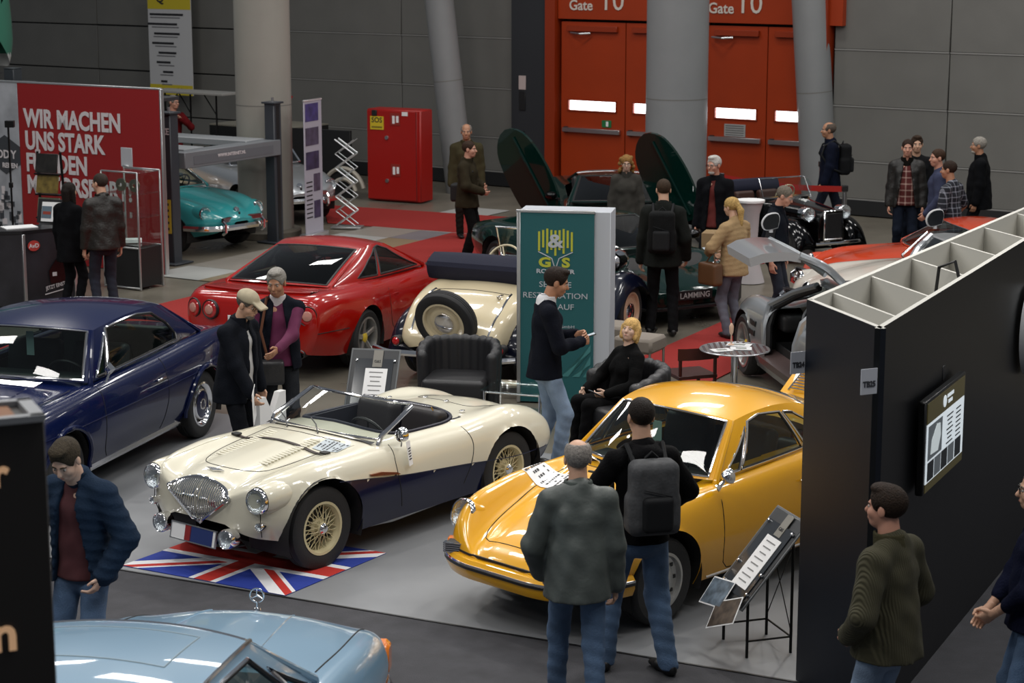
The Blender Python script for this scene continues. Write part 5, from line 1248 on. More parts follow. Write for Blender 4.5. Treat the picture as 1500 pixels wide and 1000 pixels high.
# ------------------------------------------------------------------ silver gullwing coupe
SIL = paint('silver_paint', (.42, .44, .46), .6, .3)
def gullwing():
    sp = dict(yb=[(-2.1, .7), (-1.2, .86), (1.3, .84), (2.4, .55)], zb=[(-2.1, .3), (0, .17), (2.4, .22)],
              yw=[(-2.1, .80), (-1.3, .965), (-.2, .92), (.8, .93), (1.4, .96), (2.0, .86), (2.4, .62)], zw=[(-2.1, .6), (0, .52), (2.4, .42)],
              yf=[(-2.1, .62), (-1.3, .80), (0, .80), (1.4, .80), (2.0, .68), (2.4, .4)], zf=[(-2.1, .72), (-1.4, .90), (-.5, .88), (.6, .87), (1.3, .89), (1.8, .80), (2.4, .52)],
              yv=[(-2.1, .4), (0, .6), (1.3, .54), (2.4, .25)], zv=[(-2.1, .74), (-1.4, .92), (-.5, .92), (.6, .88), (1.3, .85), (1.8, .77), (2.4, .54)],
              zc=[(-2.1, .76), (-1.4, .96), (-.5, .95), (.6, .93), (1.3, .89), (1.8, .80), (2.4, .56)])
    xo = (-.42, .62)
    g = rrect(xo[0], xo[1], 2., 6)
    c = Car('gullwing_coupe', 'silver gullwing sports car with raised door behind the black partition', (3.66, 20.35), 99, (-2.12, 2.42), sp, SIL, rf=.16, rr=.12, zmid=(.4, .55),
            arches=((1.42, .34, .385), (-1.26, .34, .385)), cut=lambda x, y: np.maximum(np.abs(x-.1)-.50, .0*y-.5), cutmin=.33)
    c.wheels(1.42, -1.26, .80, .34, .25, .24, 'star', mat('silver_rim', 0))
    c.interior(-.45, .70, .76, .22, .50, [(-.12, .38, .52, .62), (-.12, -.38, .52, .62)], (.42, .38, .76, .18, mat('silver_trim', (.4, .4, .42), .4)), mat('black_cabin', (.012, .012, .013), .6), mat('grey_leather', (.36, .37, .38), .5), (.62, .72))
    c.cabin((.80, .72, .885), (.12, .50, 1.20), (-.55, .50, 1.21), (-1.45, .58, .95), wb=.22, wt=.08, crown=.05, rail=.02, side=False, glassm=DARKGLASS, chrome=BLACKTRIM)
    for sg in (1, -1):
        # sill and door-frame pillars
        MB().prism([(.30*0+.70, .30), (.93, .28), (.95, .36), (.80, .42), (.70, .42)], -.45, .72, Matrix(((0, 0, 1, 0), (sg, 0, 0, 0), (0, 1, 0, 0), (0, 0, 0, 1)))).build('door_sill', mat('dark_red_sill', '#5a4a48', .3), c.root)
        MB().tube([(.62, sg*.90, .40), (.66, sg*.90, .70), (.74, sg*.82, .90), (.42, sg*.66, 1.08), (.10, sg*.52, 1.20)], [.04, .045, .045, .04, .04], 8).build('door_frame', SIL, c.root)
        MB().tube([(.57, sg*.88, .42), (.60, sg*.87, .70), (.66, sg*.79, .88), (.38, sg*.64, 1.05), (.08, sg*.50, 1.18)], .035, 8).build('door_seal', BLACKTRIM, c.root)
        MB().tube([(-.42, sg*.90, .40), (-.46, sg*.90, .70), (-.48, sg*.84, .92), (-.50, sg*.66, 1.08), (-.48, sg*.52, 1.20)], .045, 8).build('door_frame', SIL, c.root)
        for k in range(2): boxo('side_vent', (1.02-.0*k, sg*(c.side_y(1.02, .58+.1*k)), .56+.1*k), (.20, .03, .06), BLACKTRIM, c.root)
        # door, built closed then swung up about the roof hinge
        T = Matrix.Translation((0, sg*.40, 1.24)) @ Matrix.Rotation(sg*R(78), 4, 'X') @ Matrix.Translation((0, -sg*.40, -1.24))
        prof = [(.93, .36), (.955, .48), (.945, .60), (.925, .72), (.88, .84)]
        rows = []; xa = [(-.34, .52), (-.40, .56), (-.42, .58), (-.44, .60), (-.46, .66)]
        for (y, z), (x0, x1) in zip(prof, xa): rows.append([(x, sg*y, z) for x in np.linspace(x0, x1, 8)])
        b = MB(); tf = lambda r_: [tuple(T @ Vector(p)) for p in r_]
        b.grid([tf(r_) for r_ in rows]); b.grid([tf([(p[0], p[1]-sg*.09, p[2]) for p in r_]) for r_ in rows], 1)
        for r_ in (rows[0], rows[-1]): b.grid([tf(r_), tf([(p[0], p[1]-sg*.09, p[2]) for p in r_])], 1)
        for j in (0, -1): b.grid([tf([r_[j] for r_ in rows]), tf([(r_[j][0], r_[j][1]-sg*.09, r_[j][2]) for r_ in rows])], 1)
        d = b.build('gullwing_door', [SIL, mat('door_trim_grey', (.40, .40, .41), .5)], c.root)
        fr = [(.64, .86, .84), (.42, .70, 1.04), (.12, .48, 1.23)]; re_ = [(-.45, .86, .84), (-.47, .70, 1.06), (-.42, .48, 1.23)]
        for pth in (fr, re_): MB().tube([T @ Vector((p[0], sg*p[1], p[2])) for p in smooth_path(pth, 9)], .04, 8).build('door_window_frame', SIL, d)
        MB().grid([tf([(p[0], sg*p[1], p[2]) for p in smooth_path(fr, 8)]), tf([(p[0], sg*p[1], p[2]) for p in smooth_path(re_, 8)])]).build('door_window', DARKGLASS, d)
        MB().prism([(-.44, .46), (.12, .44), (.12, .38), (-.44, .36)], 1.16, 1.24, T @ Matrix(((1, 0, 0, 0), (0, sg, 0, 0), (0, 0, 1, 0), (0, 0, 0, 1)))).build('door_roof_panel', SIL, d)
        c.disc('puddle_lamp', T @ Vector((-.28, sg*.84, .50)), T.to_3x3() @ Vector((0, -sg, 0)), [(.03, -.01), (.026, .006), (.001, .008)], REDLENS, d)
        ml = [(.40+.02, 1.00), (.40, 1.10), (.43, 1.15), (.56, 1.13), (.62, 1.05), (.58, .98)]
        M2 = T @ Matrix.Translation((0, sg*.93, -.12)) @ Matrix.Rotation(sg*R(-65), 4, 'X') @ Matrix(((1, 0, 0, .0), (0, 0, 1, 0), (0, 1, 0, -.92), (0, 0, 0, 1)))
        cx, cz = .5, 1.07
        pc = T @ Vector((.55, sg*.98, .86)); up = Vector((0, 0, 1))
        loop = [pc+Vector((.0, (a-cx)*.8, (z-cz)*.95+.09)) for a, z in ml]; lp = smooth_path([tuple(v) for v in loop+loop[:1]], 25)[:-1]
        mo = MB().tube([tuple(v) for v in lp], .013, 6, closed=True).build('wing_mirror', mat('white_shell', (.62, .62, .63), .3), d)
        b = MB(); nl = len(lp); b.add([tuple(v) for v in lp]+[(v[0]+.03, v[1], v[2]) for v in lp]+[(v[0]-.03, v[1], v[2]) for v in lp], [tuple(range(nl, 2*nl)), tuple(range(2*nl, 3*nl))]); b.build('mirror_glass', mat('mirror_dark', '#1b1e22', .15), mo)
        MB().tube([pc-Vector((0, 0, .03)), pc+Vector((0, -.0, .04))], .022, 6).build('mirror_stem', mat('white_shell', 0), mo)
gullwing()
# ------------------------------------------------------------------ cars further back
bp_ = tourer('black_prewar_car', 'black pre-war car with chrome headlamps behind the red barrier tape', (4.0, 30.6), -60, BLK, BLK, False, mat('black_wheel', (.03, .03, .03), .4)); bp_.root.scale = (.8, .8, .8)
ghia('white_classic_car', 'white classic car just behind the silver gullwing', (5.36, 23.85), 188, paint('off_white_paint', '#cfc8bd'), (.98, 1.05, .95), False)
ghia('orange_sports_car', 'orange sports car behind the white classic car', (5.8, 25.75), 188, paint('orange_paint', '#c63a08'), (1., 1.05, .85))
ghia('silver_streamliner', 'silver streamlined car partly behind the thick round column', (-4.5, 35.05), -60, SIL, (1., 1.05, .95), False)
ghia('beige_convertible', 'beige open convertible with black interior beyond the turquoise coupe', (-7.0, 36.4), -50, paint('beige_paint', '#b39a80'), (1., 1., .95), False, None, mat('black_cabin', 0))
ghia('dark_sports_car', 'dark sports car with raised tail at the far right behind the partition', (8.7, 28.2), 8, paint('dark_olive_paint', '#14140f'), (1., 1.05, .9), False)
def van():
    G2 = paint('mint_van_paint', '#3f7d68'); W2 = paint('white_van_paint', '#c8cac8')
    sp = dict(yb=[(-2.1, .7), (2.1, .7)], zb=[(-2.1, .35), (2.1, .35)], yw=[(-2.1, .78), (-1.8, .85), (1.8, .85), (2.1, .7)], zw=[(-2.1, .8), (2.1, .8)],
              yf=[(-2.1, .66), (2.1, .62)], zf=[(-2.1, 1.78), (2.1, 1.75)], yv=[(-2.1, .45), (2.1, .45)], zv=[(-2.1, 1.88), (2.1, 1.86)], zc=[(-2.1, 1.93), (2.1, 1.91)])
    c = Car('panel_van', 'green and white van raised on a lift at the top left corner', (-10.55, 34.6), 154, (-2.1, 2.1), sp, [W2, G2], rf=.25, rr=.25, zmid=(1.1, 1.1), arches=((1.2, .34, .40), (-1.2, .34, .40)),
            snap=lambda x: 1.62, mfun=lambda x, y, z: 1 if z < 1.62 and z > .55 else 0)
    c.root.location.z = 2.22
    c.wheels(1.2, -1.2, .70, .33, .18, .2, 'steel', mat('black_wheel', 0))
van()
# ================================================================== STAND FURNITURE AND SIGNS
BLKMET = mat('black_metal', '#0c0c0d', .45, .5); ALU = mat('aluminium', (.62, .63, .64), .35, .9)
# red slogan wall
ra = R(-31.2)
rw = MB().box((-1.36, .05, 1.31), (2.72, .06, 2.62), None, .004).build('slogan_wall', mat('slogan_red', '#8d1a1c', .5), None, (-4.94, 28.25, 0), (0, 0, ra)); tag(rw, 'red display wall with white German slogan on the left', 'display wall')
gp = MB().box((-3.33, .05, 1.31), (1.2, .05, 2.62), None, .004).build('poster_panel', mat('poster_grey', '#9fa2a8', .5, noise=.25, nscale=2.5), rw)
boxo('edge_profile', (.012, .05, 1.31), (.03, .07, 2.63), ALU, rw); boxo('edge_profile', (-1.95, .05, 2.63), (3.9, .07, .025), ALU, rw)
WL = mat('slogan_white', '#cdc6c8', .5)
for i, s_ in enumerate(('WIR MACHEN', 'UNS STARK', 'FÜR DEN', 'MOTORSPORT!')):
    text('lettering', s_, .37, WL, rw, (-2.60, .012, 1.99-.325*i), (math.pi/2, 0, 0), .012, 'LEFT', .003, .80)
pb = mat('poster_dark', '#3a3d42', .6)
hexp = [(-.30, 0), (-.30, .16), (0, .32), (.30, .16), (.30, -.10), (0, -.26), (-.30, -.10)]
MB().prism(hexp, 0, .006, Matrix.Translation((-3.02, .022, 1.52)) @ Matrix.Rotation(math.pi/2, 4, 'X')).build('poster_badge', pb, gp)
text('poster_lettering', 'GOOD', .17, WL, gp, (-2.93, .012, 1.50), (math.pi/2, 0, 0), .004, 'RIGHT', .002); text('poster_lettering', 'Y', .17, WL, gp, (-2.90, .012, 1.50), (math.pi/2, 0, 0), .004, 'LEFT', .002); text('poster_lettering', 'REIFEN', .10, WL, gp, (-2.93, .012, 1.36), (math.pi/2, 0, 0), .003, 'CENTER', .002)
rnd = random.Random(8)
for k in range(26):
    boxo('poster_crowd', (-3.2+rnd.uniform(0, .44), .02, .2+rnd.uniform(0, .85)), (rnd.uniform(.05, .13), .008, rnd.uniform(.05, .14)), pb if k % 3 else WL, gp, ch=0)
# counter with two logo faces
def counter():
    ct = empty('info_counter', (-5.92, 26.2, 0), R(40), 'dark curved information counter with car print and round red logos', 'counter')
    top = [(.16, -.22), (.16, .22), (-.55, .28), (-.95, .10), (-1.0, -.30), (-.6, -.40)]
    top = [(.14, .26), (-.55, .30), (-1.15, .62), (-1.30, .30), (-.62, -.14), (.10, -.16)]
    ph = mat('counter_print', '#26262b', .4, noise=.5, nscale=2.2)
    MB().prism([(x*.97, y*.97) for x, y in top], .02, .96).build('body', ph, ct, smooth=False)
    MB().prism(top, .96, 1.0).build('counter_top', mat('counter_top', '#16171a', .35), ct, smooth=False)
    for x, y in ((.10, -.16), (-.62, -.14), (-1.30, .30)): boxo('edge_post', (x*.985, y*.985, .48), (.04, .04, .95), ALU, ct)
    def logo(x, y, z, rz):
        o = MB().lathe([(.085, 0), (.085, .006), (.001, .006)], 24, Matrix.Rotation(math.pi/2, 4, 'X') @ Matrix.Scale(.8, 4, (0, 1, 0))).build('logo_disc', mat('logo_red', '#b03a34', .5), ct, (x, y, z), (0, 0, rz))
        text('logo_lettering', 'AvD', .075, WL, o, (0, -.008, -.025), (math.pi/2, 0, 0), .002, 'CENTER', .001)
        boxo('logo_caption', (0, -.004, -.10), (.13, .003, .03), mat('caption_grey', '#777777', .6), o, ch=0) if False else None
    logo(-.48, -.165, .80, 0); logo(-.95, .085, .50, R(-33))
    text('print_lettering', 'JETZT EINSTEIGEN', .068, WL, ct, (-.33, -.165, .20), (math.pi/2, R(-9), 0), .001, 'LEFT', .001, .75)
    MB().box((-.16, -.165, .175), (.38, .004, .012), Matrix.Rotation(R(-9), 3, 'Y')).build('print_underline', WL, ct)
    # printed car front
    car = [(-.26, .28), (-.28, .45), (-.18, .58), (-.05, .72), (.05, .72), (.04, .55), (.06, .38), (-.02, .28)]
    MB().prism(car, 0, .003, Matrix.Translation((0, -.158, 0)) @ Matrix.Rotation(math.pi/2, 4, 'X')).build('print_car', mat('print_black', '#0b0b0d', .2), ct)
    for x, z in ((-.20, .40), (0, .42)): boxo('print_light', (x, -.163, z), (.06, .004, .05), WL, ct, ch=.0)
    return ct
counter()
o = MB().box((0, 0, 0), (.42, .28, .012), None, 0).build('leaflet_pile', WHITEP, None, (-6.42, 26.02, 1.008), (0, 0, R(30))); tag(o, 'pile of white leaflets on the dark information counter', 'leaflets')
bs = empty('brochure_easel', (-6.08, 26.42, 1.0), R(-20), 'black brochure board with photos standing on the information counter', 'display board')
boxo('board', (0, 0, .16), (.42, .02, .32), BLACKTRIM, bs, Matrix.Rotation(R(-14), 3, 'X')); boxo('page', (.03, -.022, .155), (.34, .004, .26), WHITEP, bs, Matrix.Rotation(R(-14), 3, 'X')); boxo('photo', (-.06, -.028, .15), (.15, .004, .16), mat('photo_blue', '#5c6c78', .5), bs, Matrix.Rotation(R(-14), 3, 'X')); boxo('photo', (-.055, -.032, .14), (.12, .003, .04), mat('photo_red', '#8a3a2c', .5), bs, Matrix.Rotation(R(-14), 3, 'X')); boxo('photo', (.12, -.028, .09), (.12, .004, .06), mat('photo_dark2', '#3a3234', .5), bs, Matrix.Rotation(R(-14), 3, 'X'))
rk = empty('brochure_rack', (-6.30, 27.35, 0), R(-20), 'tall black brochure rack with magazines before the red slogan wall', 'rack')
for x in (-.2, .2): MB().tube([(x, .1, .02), (x, .05, 1.0), (x*.9, .0, 1.85)], .018, 6).build('post', BLKMET, rk)
boxo('base', (0, .08, .02), (.5, .4, .03), BLKMET, rk)
for z, cc in ((1.70, '#1c1a18'), (1.42, '#6a5a2a'), (1.1, '#6d705c'), (.8, '#5a5a5e')):
    s_ = boxo('shelf', (0, -.03, z-.15), (.40, .10, .02), BLKMET, rk); boxo('magazine', (0, -.06, z), (.34, .02, .26), mat('mag_'+cc, cc, .4, noise=.5, nscale=12), s_, Matrix.Rotation(R(-12), 3, 'X'))
tp = empty('lamp_stand', (-6.72, 26.9, 0), 0, 'thin black lamp stand in front of the tyre poster', 'lamp stand')
MB().tube([(0, 0, .5), (0, 0, 2.25)], .014, 6).build('pole', BLKMET, tp); boxo('lamp_head', (.03, -.03, 2.27), (.12, .08, .09), BLKMET, tp); boxo('clamp', (0, 0, 1.45), (.05, .05, .07), BLKMET, tp)
for a in (0, 2.1, 4.2): MB().tube([(0, 0, .55), (.35*math.cos(a), .35*math.sin(a), .01)], .010, 6).build('leg', BLKMET, tp)
# glass showcase
sc = empty('glass_showcase', (-5.20, 27.35, 0), R(-31), 'glass showcase with metal parts beside the red slogan wall', 'showcase')
boxo('base_cabinet', (0, 0, .30), (.62, .44, .54), BLACKTRIM, sc)
for x in (-.32, .32):
    for y in (-.23, .23): boxo('post', (x, y, .80), (.025, .025, 1.60), ALU, sc)
for z in (.60, .98, 1.30, 1.59): boxo('shelf', (0, 0, z), (.60, .42, .012), CLEARGLASS if z < 1.5 else ALU if False else CLEARGLASS, sc)
for y in (-.22, .22): boxo('pane', (0, y, 1.1), (.60, .006, .98), CLEARGLASS, sc, ch=0)
for z in (.02, .57, 1.60):
    for y in (-.23, .23): boxo('rail', (0, y, z), (.64, .022, .022), ALU, sc)
for x in (-.12, .12):
    o = MB().lathe([(.09, 0), (.09, .02), (.03, .03), (.03, .0)], 20, Matrix.Rotation(math.pi/2, 4, 'X'), cap=False).build('brake_disc', mat('brass_disc', '#8d8a78', .3, .9), None); o.location = Vector((-5.20, 27.35, 1.40))+Matrix.Rotation(R(-31), 3, 'Z') @ Vector((x, -.05, 0)); o.rotation_euler = (0, 0, R(-31)); tag(o, 'metal ring on the upper shelf, '+('left' if x < 0 else 'right')+' one in the glass showcase', 'car part')
o = boxo('folded_paper', (0, 0, 0), (.26, .16, .05), WHITEP); o.location = (-5.2, 27.3, .64); o.rotation_euler = (0, 0, .2); tag(o, 'white folded paper on the lowest shelf of the glass showcase', 'paper')
o = boxo('tablet_sign', (0, 0, .13), (.20, .015, .26), mat('sign_grey', '#a9abb0', .5)); o.location = (-5.25, 27.4, 1.64); o.rotation_euler = (0, 0, R(-31)); tag(o, 'small grey notice standing on top of the glass showcase', 'notice')
boxo('foot', (0, 0, .01), (.10, .08, .03), ALU, o)
# four-post car lift
lf = empty('car_lift', (-4.99, 29.35, 0), R(-31), 'dark grey four-post car lift over the turquoise coupe', 'car lift')
LG = mat('lift_grey', '#35393f', .45); LB = mat('lift_beam_grey', '#6d7074', .45)
def post(x, y, h=2.2, m=LG):
    o = MB().box((x, y, h/2), (.19, .19, h), None, .012).build('post', m, lf); boxo('cap', (x, y, h+.01), (.25, .25, .03), m, o); boxo('foot', (x, y, .01), (.42, .42, .02), m, o)
    MB().tube([(x, y, h), (x, y, h+.09)], .02, 8).build('rod', STEEL, o); return o
p1 = post(0, 0); p2 = post(0, 2.45, 2.18); post(-4.6, 0); post(-4.6, 2.45)
boxo('slot', (.097, 2.45, 1.1), (.004, .08, 2.1), BLACKTRIM, p2, ch=0)
for k in range(2): text('mark', ('C', 'E')[k], .13, WL, p1, (-.06+.075*k, -.10, 1.90), (math.pi/2, 0, 0), .003, 'LEFT', .001)
wl_ = boxo('warning_label', (.0, -.098, .70), (.13, .006, .50), mat('label_yellow', '#c9b23a', .5), p1, ch=0)
for k in range(5): boxo('pictogram', (-.0, -.103, .52+.09*k), (.06, .003, .035), INK, wl_, ch=0)
cb = boxo('cross_beam', (.0, 1.3, 1.50), (.30, 2.30, .24), LB, lf, ch=.01); boxo('cross_beam', (-4.6, 1.2, 1.50), (.30, 2.6, .24), LB, lf, ch=.01)
boxo('beam_groove', (.152, 1.3, 1.49), (.006, 1.9, .13), mat('beam_inset', '#62656a', .5), cb, ch=0)
text('beam_lettering', 'WWW.INTERNET.NL', .07, WL, cb, (.158, .9, 1.49), (math.pi/2, 0, math.pi/2), .002, 'LEFT', .001)
for y in (.55, 2.0): boxo('runway', (-2.3, y, 1.60), (4.6, .46, .10), mat('runway_grey', '#85888b', .5), lf, ch=.01)
# fold-out table and desk items behind the slogan wall
ht = empty('folding_table', (-6.35, 38.3, 0), R(-34), 'light folding table with crossed struts on a platform before the back wall', 'table')
boxo('table_top', (.45, 0, 1.86), (1.9, .55, .04), mat('table_grey', '#8d8c88', .5), ht)
for x in (-.3, .35, 1.0): MB().tube([(x, 0, 0), (x, 0, 1.84)], .018, 6).build('leg', BLKMET, ht)
for x0, x1 in ((-.3, .05), (.35, .05), (1.0, .68)): MB().tube([(x0, 0, 1.45), (x1, 0, 1.84)], .012, 6).build('strut', BLKMET, ht)
pf = boxo('platform', (0, 0, .58), (1.9, 1.3, 1.16), mat('platform_black', '#141414', .6)); pf.location = (-4.7, 39.0, 0); pf.rotation_euler = (0, 0, R(-34)); tag(pf, 'low dark platform with pale top behind the lift', 'platform')
boxo('platform_top', (0, 0, 1.17), (1.9, 1.3, .03), mat('platform_pale', '#807c70', .6), pf)
st = empty('platform_steps', (-4.6, 38.9, 0), R(-34), 'small steel hand rails with red grips by the platform', 'hand rail')
for x in (-.1, .25): MB().tube([(x, 0, 1.17), (x, 0, 1.5), (x+.15, .1, 1.72)], .02, 6).build('rail', STEEL, st); MB().tube([(x+.04, .03, 1.56), (x+.15, .1, 1.73)], .026, 6).build('grip', REDLENS, st)
# tall yellow and white hanging banner
hb = MB().box((0, 0, 0), (1.22, .02, 2.35), None, 0).build('hanging_banner', mat('banner_white', '#bfbfc0', .7), None, (-.596-7.66*math.cos(R(34))-.25, 38.9+7.66*math.sin(R(34))-.35, 2.62), (0, 0, R(-34))); tag(hb, 'tall white and yellow hanging banner with printed lines', 'banner')
boxo('yellow_band', (0, -.012, .88), (1.22, .004, .54), mat('banner_yellow', '#c8b52a', .7), hb, ch=0); boxo('yellow_band', (0, -.012, -1.07), (1.22, .004, .21), mat('banner_yellow', 0), hb, ch=0)
text('lettering', 'Q', .3, INK, hb, (-.25, -.016, .75), (math.pi/2, 0, 0), .006, 'CENTER', .001)
for k in range(8):
    z = .50-.20*k+(0 if k < 2 else 0); boxo('printed_line', (-.08 if k % 2 == 0 else -.2, -.014, z), (.95-.11*k, .003, .045), INK, hb, ch=0); boxo('printed_line', (-.12, -.014, z-.065), (.85-.08*k, .003, .022), mat('ink_grey', '#6d6d70', .7), hb, ch=0)
text('lettering', 'www.nagstil.de', .12, INK, hb, (0, -.016, -1.11), (math.pi/2, 0, 0), .002, 'CENTER', .001)
# items along the top of the slogan wall
for (x, w, h_, cc, nm, lb) in ((-3.05, .20, .30, '#2b3034', 'grey_box', 'narrow dark box standing behind the slogan wall top'), (-2.75, .30, .12, '#141414', 'black_case', 'black case lying behind the slogan wall top'), (-2.40, .32, .10, '#3a4046', 'grey_case', 'flat grey case lying behind the slogan wall top'), (-.75, .24, .08, '#7a6a34', 'yellow_tool', 'small yellow tool box behind the slogan wall top'), (-3.55, .16, .24, '#9a9a9a', 'white_notice', 'small white notice behind the slogan wall top')):
    p = Vector((-4.94, 28.25, 0))+Matrix.Rotation(ra, 3, 'Z') @ Vector((x, .28, 0))
    o = MB().box((0, 0, 2.5+h_/2), (w, .18, h_), None, .01).build(nm, mat('item'+cc, cc, .5)); o.location = p; o.rotation_euler = (0, 0, ra); tag(o, lb, 'box')
    boxo('lid', (0, 0, 2.5+h_+.006), (w*1.04, .19, .012), mat('item'+cc, 0), o)
sh = boxo('wall_shelf', (-1.9, .32, 2.47), (3.7, .36, .05), mat('shelf_dark', '#2a2b2e', .6), rw)
# ------------------------------------------------------------------ red SOS cabinet
ss = empty('fire_cabinet', (-1.69, 36.15, 0), R(-27), 'tall red fire cabinet with yellow SOS sign against the back wall', 'cabinet')
FR = mat('fire_red', '#9c1610', .4)
boxo('body', (-.50, .22, .84), (1.12, .44, 1.66), FR, ss, ch=.02); dr = boxo('door', (-.52, -.01, .84), (1.04, .03, 1.60), FR, ss); boxo('door_gap', (-.02, -.012, .84), (.012, .03, 1.60), GAP, ss)
sg = boxo('sos_sign', (-.83, -.03, 1.42), (.28, .01, .24), mat('sos_yellow', '#cdb62a', .5), dr, ch=0); text('lettering', 'SOS', .13, INK, sg, (-.83, -.037, 1.43), (math.pi/2, 0, 0), .002, 'CENTER', .001); boxo('caption', (-.83, -.036, 1.345), (.22, .002, .03), mat('sos_ink', '#7d6f1c', .6), sg, ch=0)
boxo('alarm_box', (-.88, -.03, 1.60), (.10, .04, .10), BLACKTRIM, dr)
for z in (1.50, .58):
    s_ = boxo('fire_sign', (-.45, -.03, z), (.20, .01, .22), mat('fire_sign_red', '#8c2a20', .5), dr, ch=0); boxo('pictogram', (-.48, -.037, z-.01), (.05, .003, .14), WHITEP, s_, ch=0); boxo('pictogram', (-.40, -.037, z), (.05, .003, .12), WHITEP, s_, ch=0)
boxo('number_label', (-.25, -.03, 1.60), (.12, .006, .07), WHITEP, dr, ch=0)
for z in (1.16, .38): MB().lathe([(.04, 0), (.035, .02), (.001, .022)], 14, Matrix.Translation((-.63, -.028, z)) @ Matrix.Rotation(math.pi/2, 4, 'X')).build('lock', STEEL, dr)
# dark backdrop with white rings beside it
bd = boxo('dark_backdrop', (-.75, 0, .62), (1.5, .06, 1.24), mat('backdrop_black', '#131416', .55)); bd.location = (-2.95, 36.9, 0); bd.rotation_euler = (0, 0, R(-27)); tag(bd, 'low black backdrop with white ring pattern beside the fire cabinet', 'panel')
for r_ in (.50, .30): MB().tube([(.15-.2+r_*math.cos(a)*.9-.1, -.04, .05+r_*math.sin(a)) for a in np.linspace(.3, math.pi, 16)], .04, 6).build('ring_print', mat('ring_white', '#aaa498', .6), bd)
# zig-zag brochure stand
zz = empty('zigzag_stand', (-2.72, 33.0, 0), R(-10), 'silver zigzag brochure stand before the fire cabinet', 'brochure stand')
for k in range(6):
    z0 = .06+k*.235; a, b_ = ((-.16, .16) if k % 2 == 0 else (.16, -.16))
    for y in (-.12, .12): MB().tube([(a, y, z0), (b_, y, z0+.235)], .014, 6).build('link', ALU, zz); MB().tube([(-a, y, z0), (-b_, y, z0+.235)], .009, 6).build('link', STEEL, zz)
    MB().box(((a+b_)/2, 0, z0+.1175), (.36, .22, .008), Matrix.Rotation(-math.atan2(.235, b_-a) if b_ > a else -math.atan2(.235, b_-a), 3, 'Y')).build('tray', CLEARGLASS, zz)
boxo('base', (0, 0, .02), (.5, .3, .03), ALU, zz)
# roll-up banner
ru = empty('rollup_banner', (-3.16, 31.95, 0), R(68), 'narrow white and purple roll-up banner beside the thick column', 'banner')
boxo('foot', (0, 0, .04), (.62, .2, .08), ALU, ru); pn = boxo('panel', (0, 0, 1.13), (.60, .015, 2.1), mat('rollup_white', '#a9a6b2', .5), ru); boxo('top_rail', (0, 0, 2.19), (.62, .03, .03), ALU, ru)
for k, (z, cc) in enumerate(((2.0, '#3d356e'), (1.62, '#4a4258'), (1.24, '#362f4e'), (.88, '#50465a'), (.45, '#3b3450'))): boxo('photo', (-.04 if z > 1 else .1, -.01, z), (.44 if z > 1 else .22, .004, .28), mat('rp'+cc, cc, .5, noise=.5, nscale=6), pn, ch=0)
for k in range(9): boxo('printed_line', (-.16, -.01, .9-.07*k), (.20, .003, .02), INK, pn, ch=0)
# ------------------------------------------------------------------ teal roadster banner pillar
tb = empty('banner_pillar', (.055, 20.3, 0), R(-10), 'teal banner pillar with yellow tree logo behind the man in the blazer', 'banner')
tb.scale = (1.27, 1, .955); TE = mat('banner_teal', '#1c5a5e', .6); WB = mat('banner_board', '#b9bdc4', .6); H_ = 2.08
boxo('core', (.38, .22, H_/2), (.74, .40, H_), WB, tb, ch=.004)
pn = boxo('print_panel', (.31, .0, H_/2), (.62, .02, H_-.02), TE, tb, ch=0)
boxo('edge_profile', (.012, 0, H_/2), (.03, .04, H_), ALU, tb); boxo('edge_profile', (.31, 0, H_), (.64, .04, .03), ALU, tb)
YE = mat('logo_yellow', '#b9bb3a', .6)
for k in range(9):
    x = .31+(k-4)*.033; top = 1.93-.016*abs(k-4)-(.03 if k in (3, 5) else 0)-(.0 if k != 4 else .05); bot = 1.66-.05*(k % 2 == 0)+.012*abs(k-4)
    boxo('logo_stripe', (x, -.013, (top+bot)/2), (.017, .004, top-bot), YE, pn, ch=0)
text('logo_ampersand', '&', .20, WB, pn, (.31, -.018, 1.70), (math.pi/2, 0, 0), .004, 'CENTER', .002)
for sgn in (1, -1): MB().tube([(.31+sgn*.005, -.014, 1.48), (.31+sgn*.03, -.014, 1.58), (.31+sgn*.14, -.014, 1.65)], .005, 5).build('logo_branch', WB, pn)
text('logo_letter', 'G', .14, YE, pn, (.225, -.015, 1.49), (math.pi/2, 0, 0), .006, 'CENTER', .001); text('logo_letter', 'S', .14, YE, pn, (.395, -.015, 1.49), (math.pi/2, 0, 0), .006, 'CENTER', .001)
text('lettering', 'ROADSTER', .062, WB, pn, (.31, -.015, 1.42), (math.pi/2, 0, 0), .002, 'CENTER', .001)
for k, s_ in enumerate(('SERVICE', 'RESTAURATION', 'VERKAUF')): text('lettering', s_, .086, WB, pn, (.31, -.015, 1.27-.12*k), (math.pi/2, 0, 0), .0, 'CENTER', .001, .85)
for k, s_ in enumerate(('GmbH', 'straße', '.de')): text('lettering', s_, .045, WB, pn, (.47, -.015, .83-.055*k), (math.pi/2, 0, 0), .0, 'RIGHT', .001)
for k in range(3): MB().prism([(.36+.09*k, .30), (.42+.09*k, .30), (.60, .66-.12*k), (.60, .58-.14*k)] if k < 2 else [(.54, .3), (.6, .3), (.6, .42), (.57, .36)], 0, .003, Matrix.Translation((0, -.012, 0)) @ Matrix.Rotation(math.pi/2, 4, 'X')).build('print_ray', mat('banner_teal_light', '#3f7d7e', .6), pn)
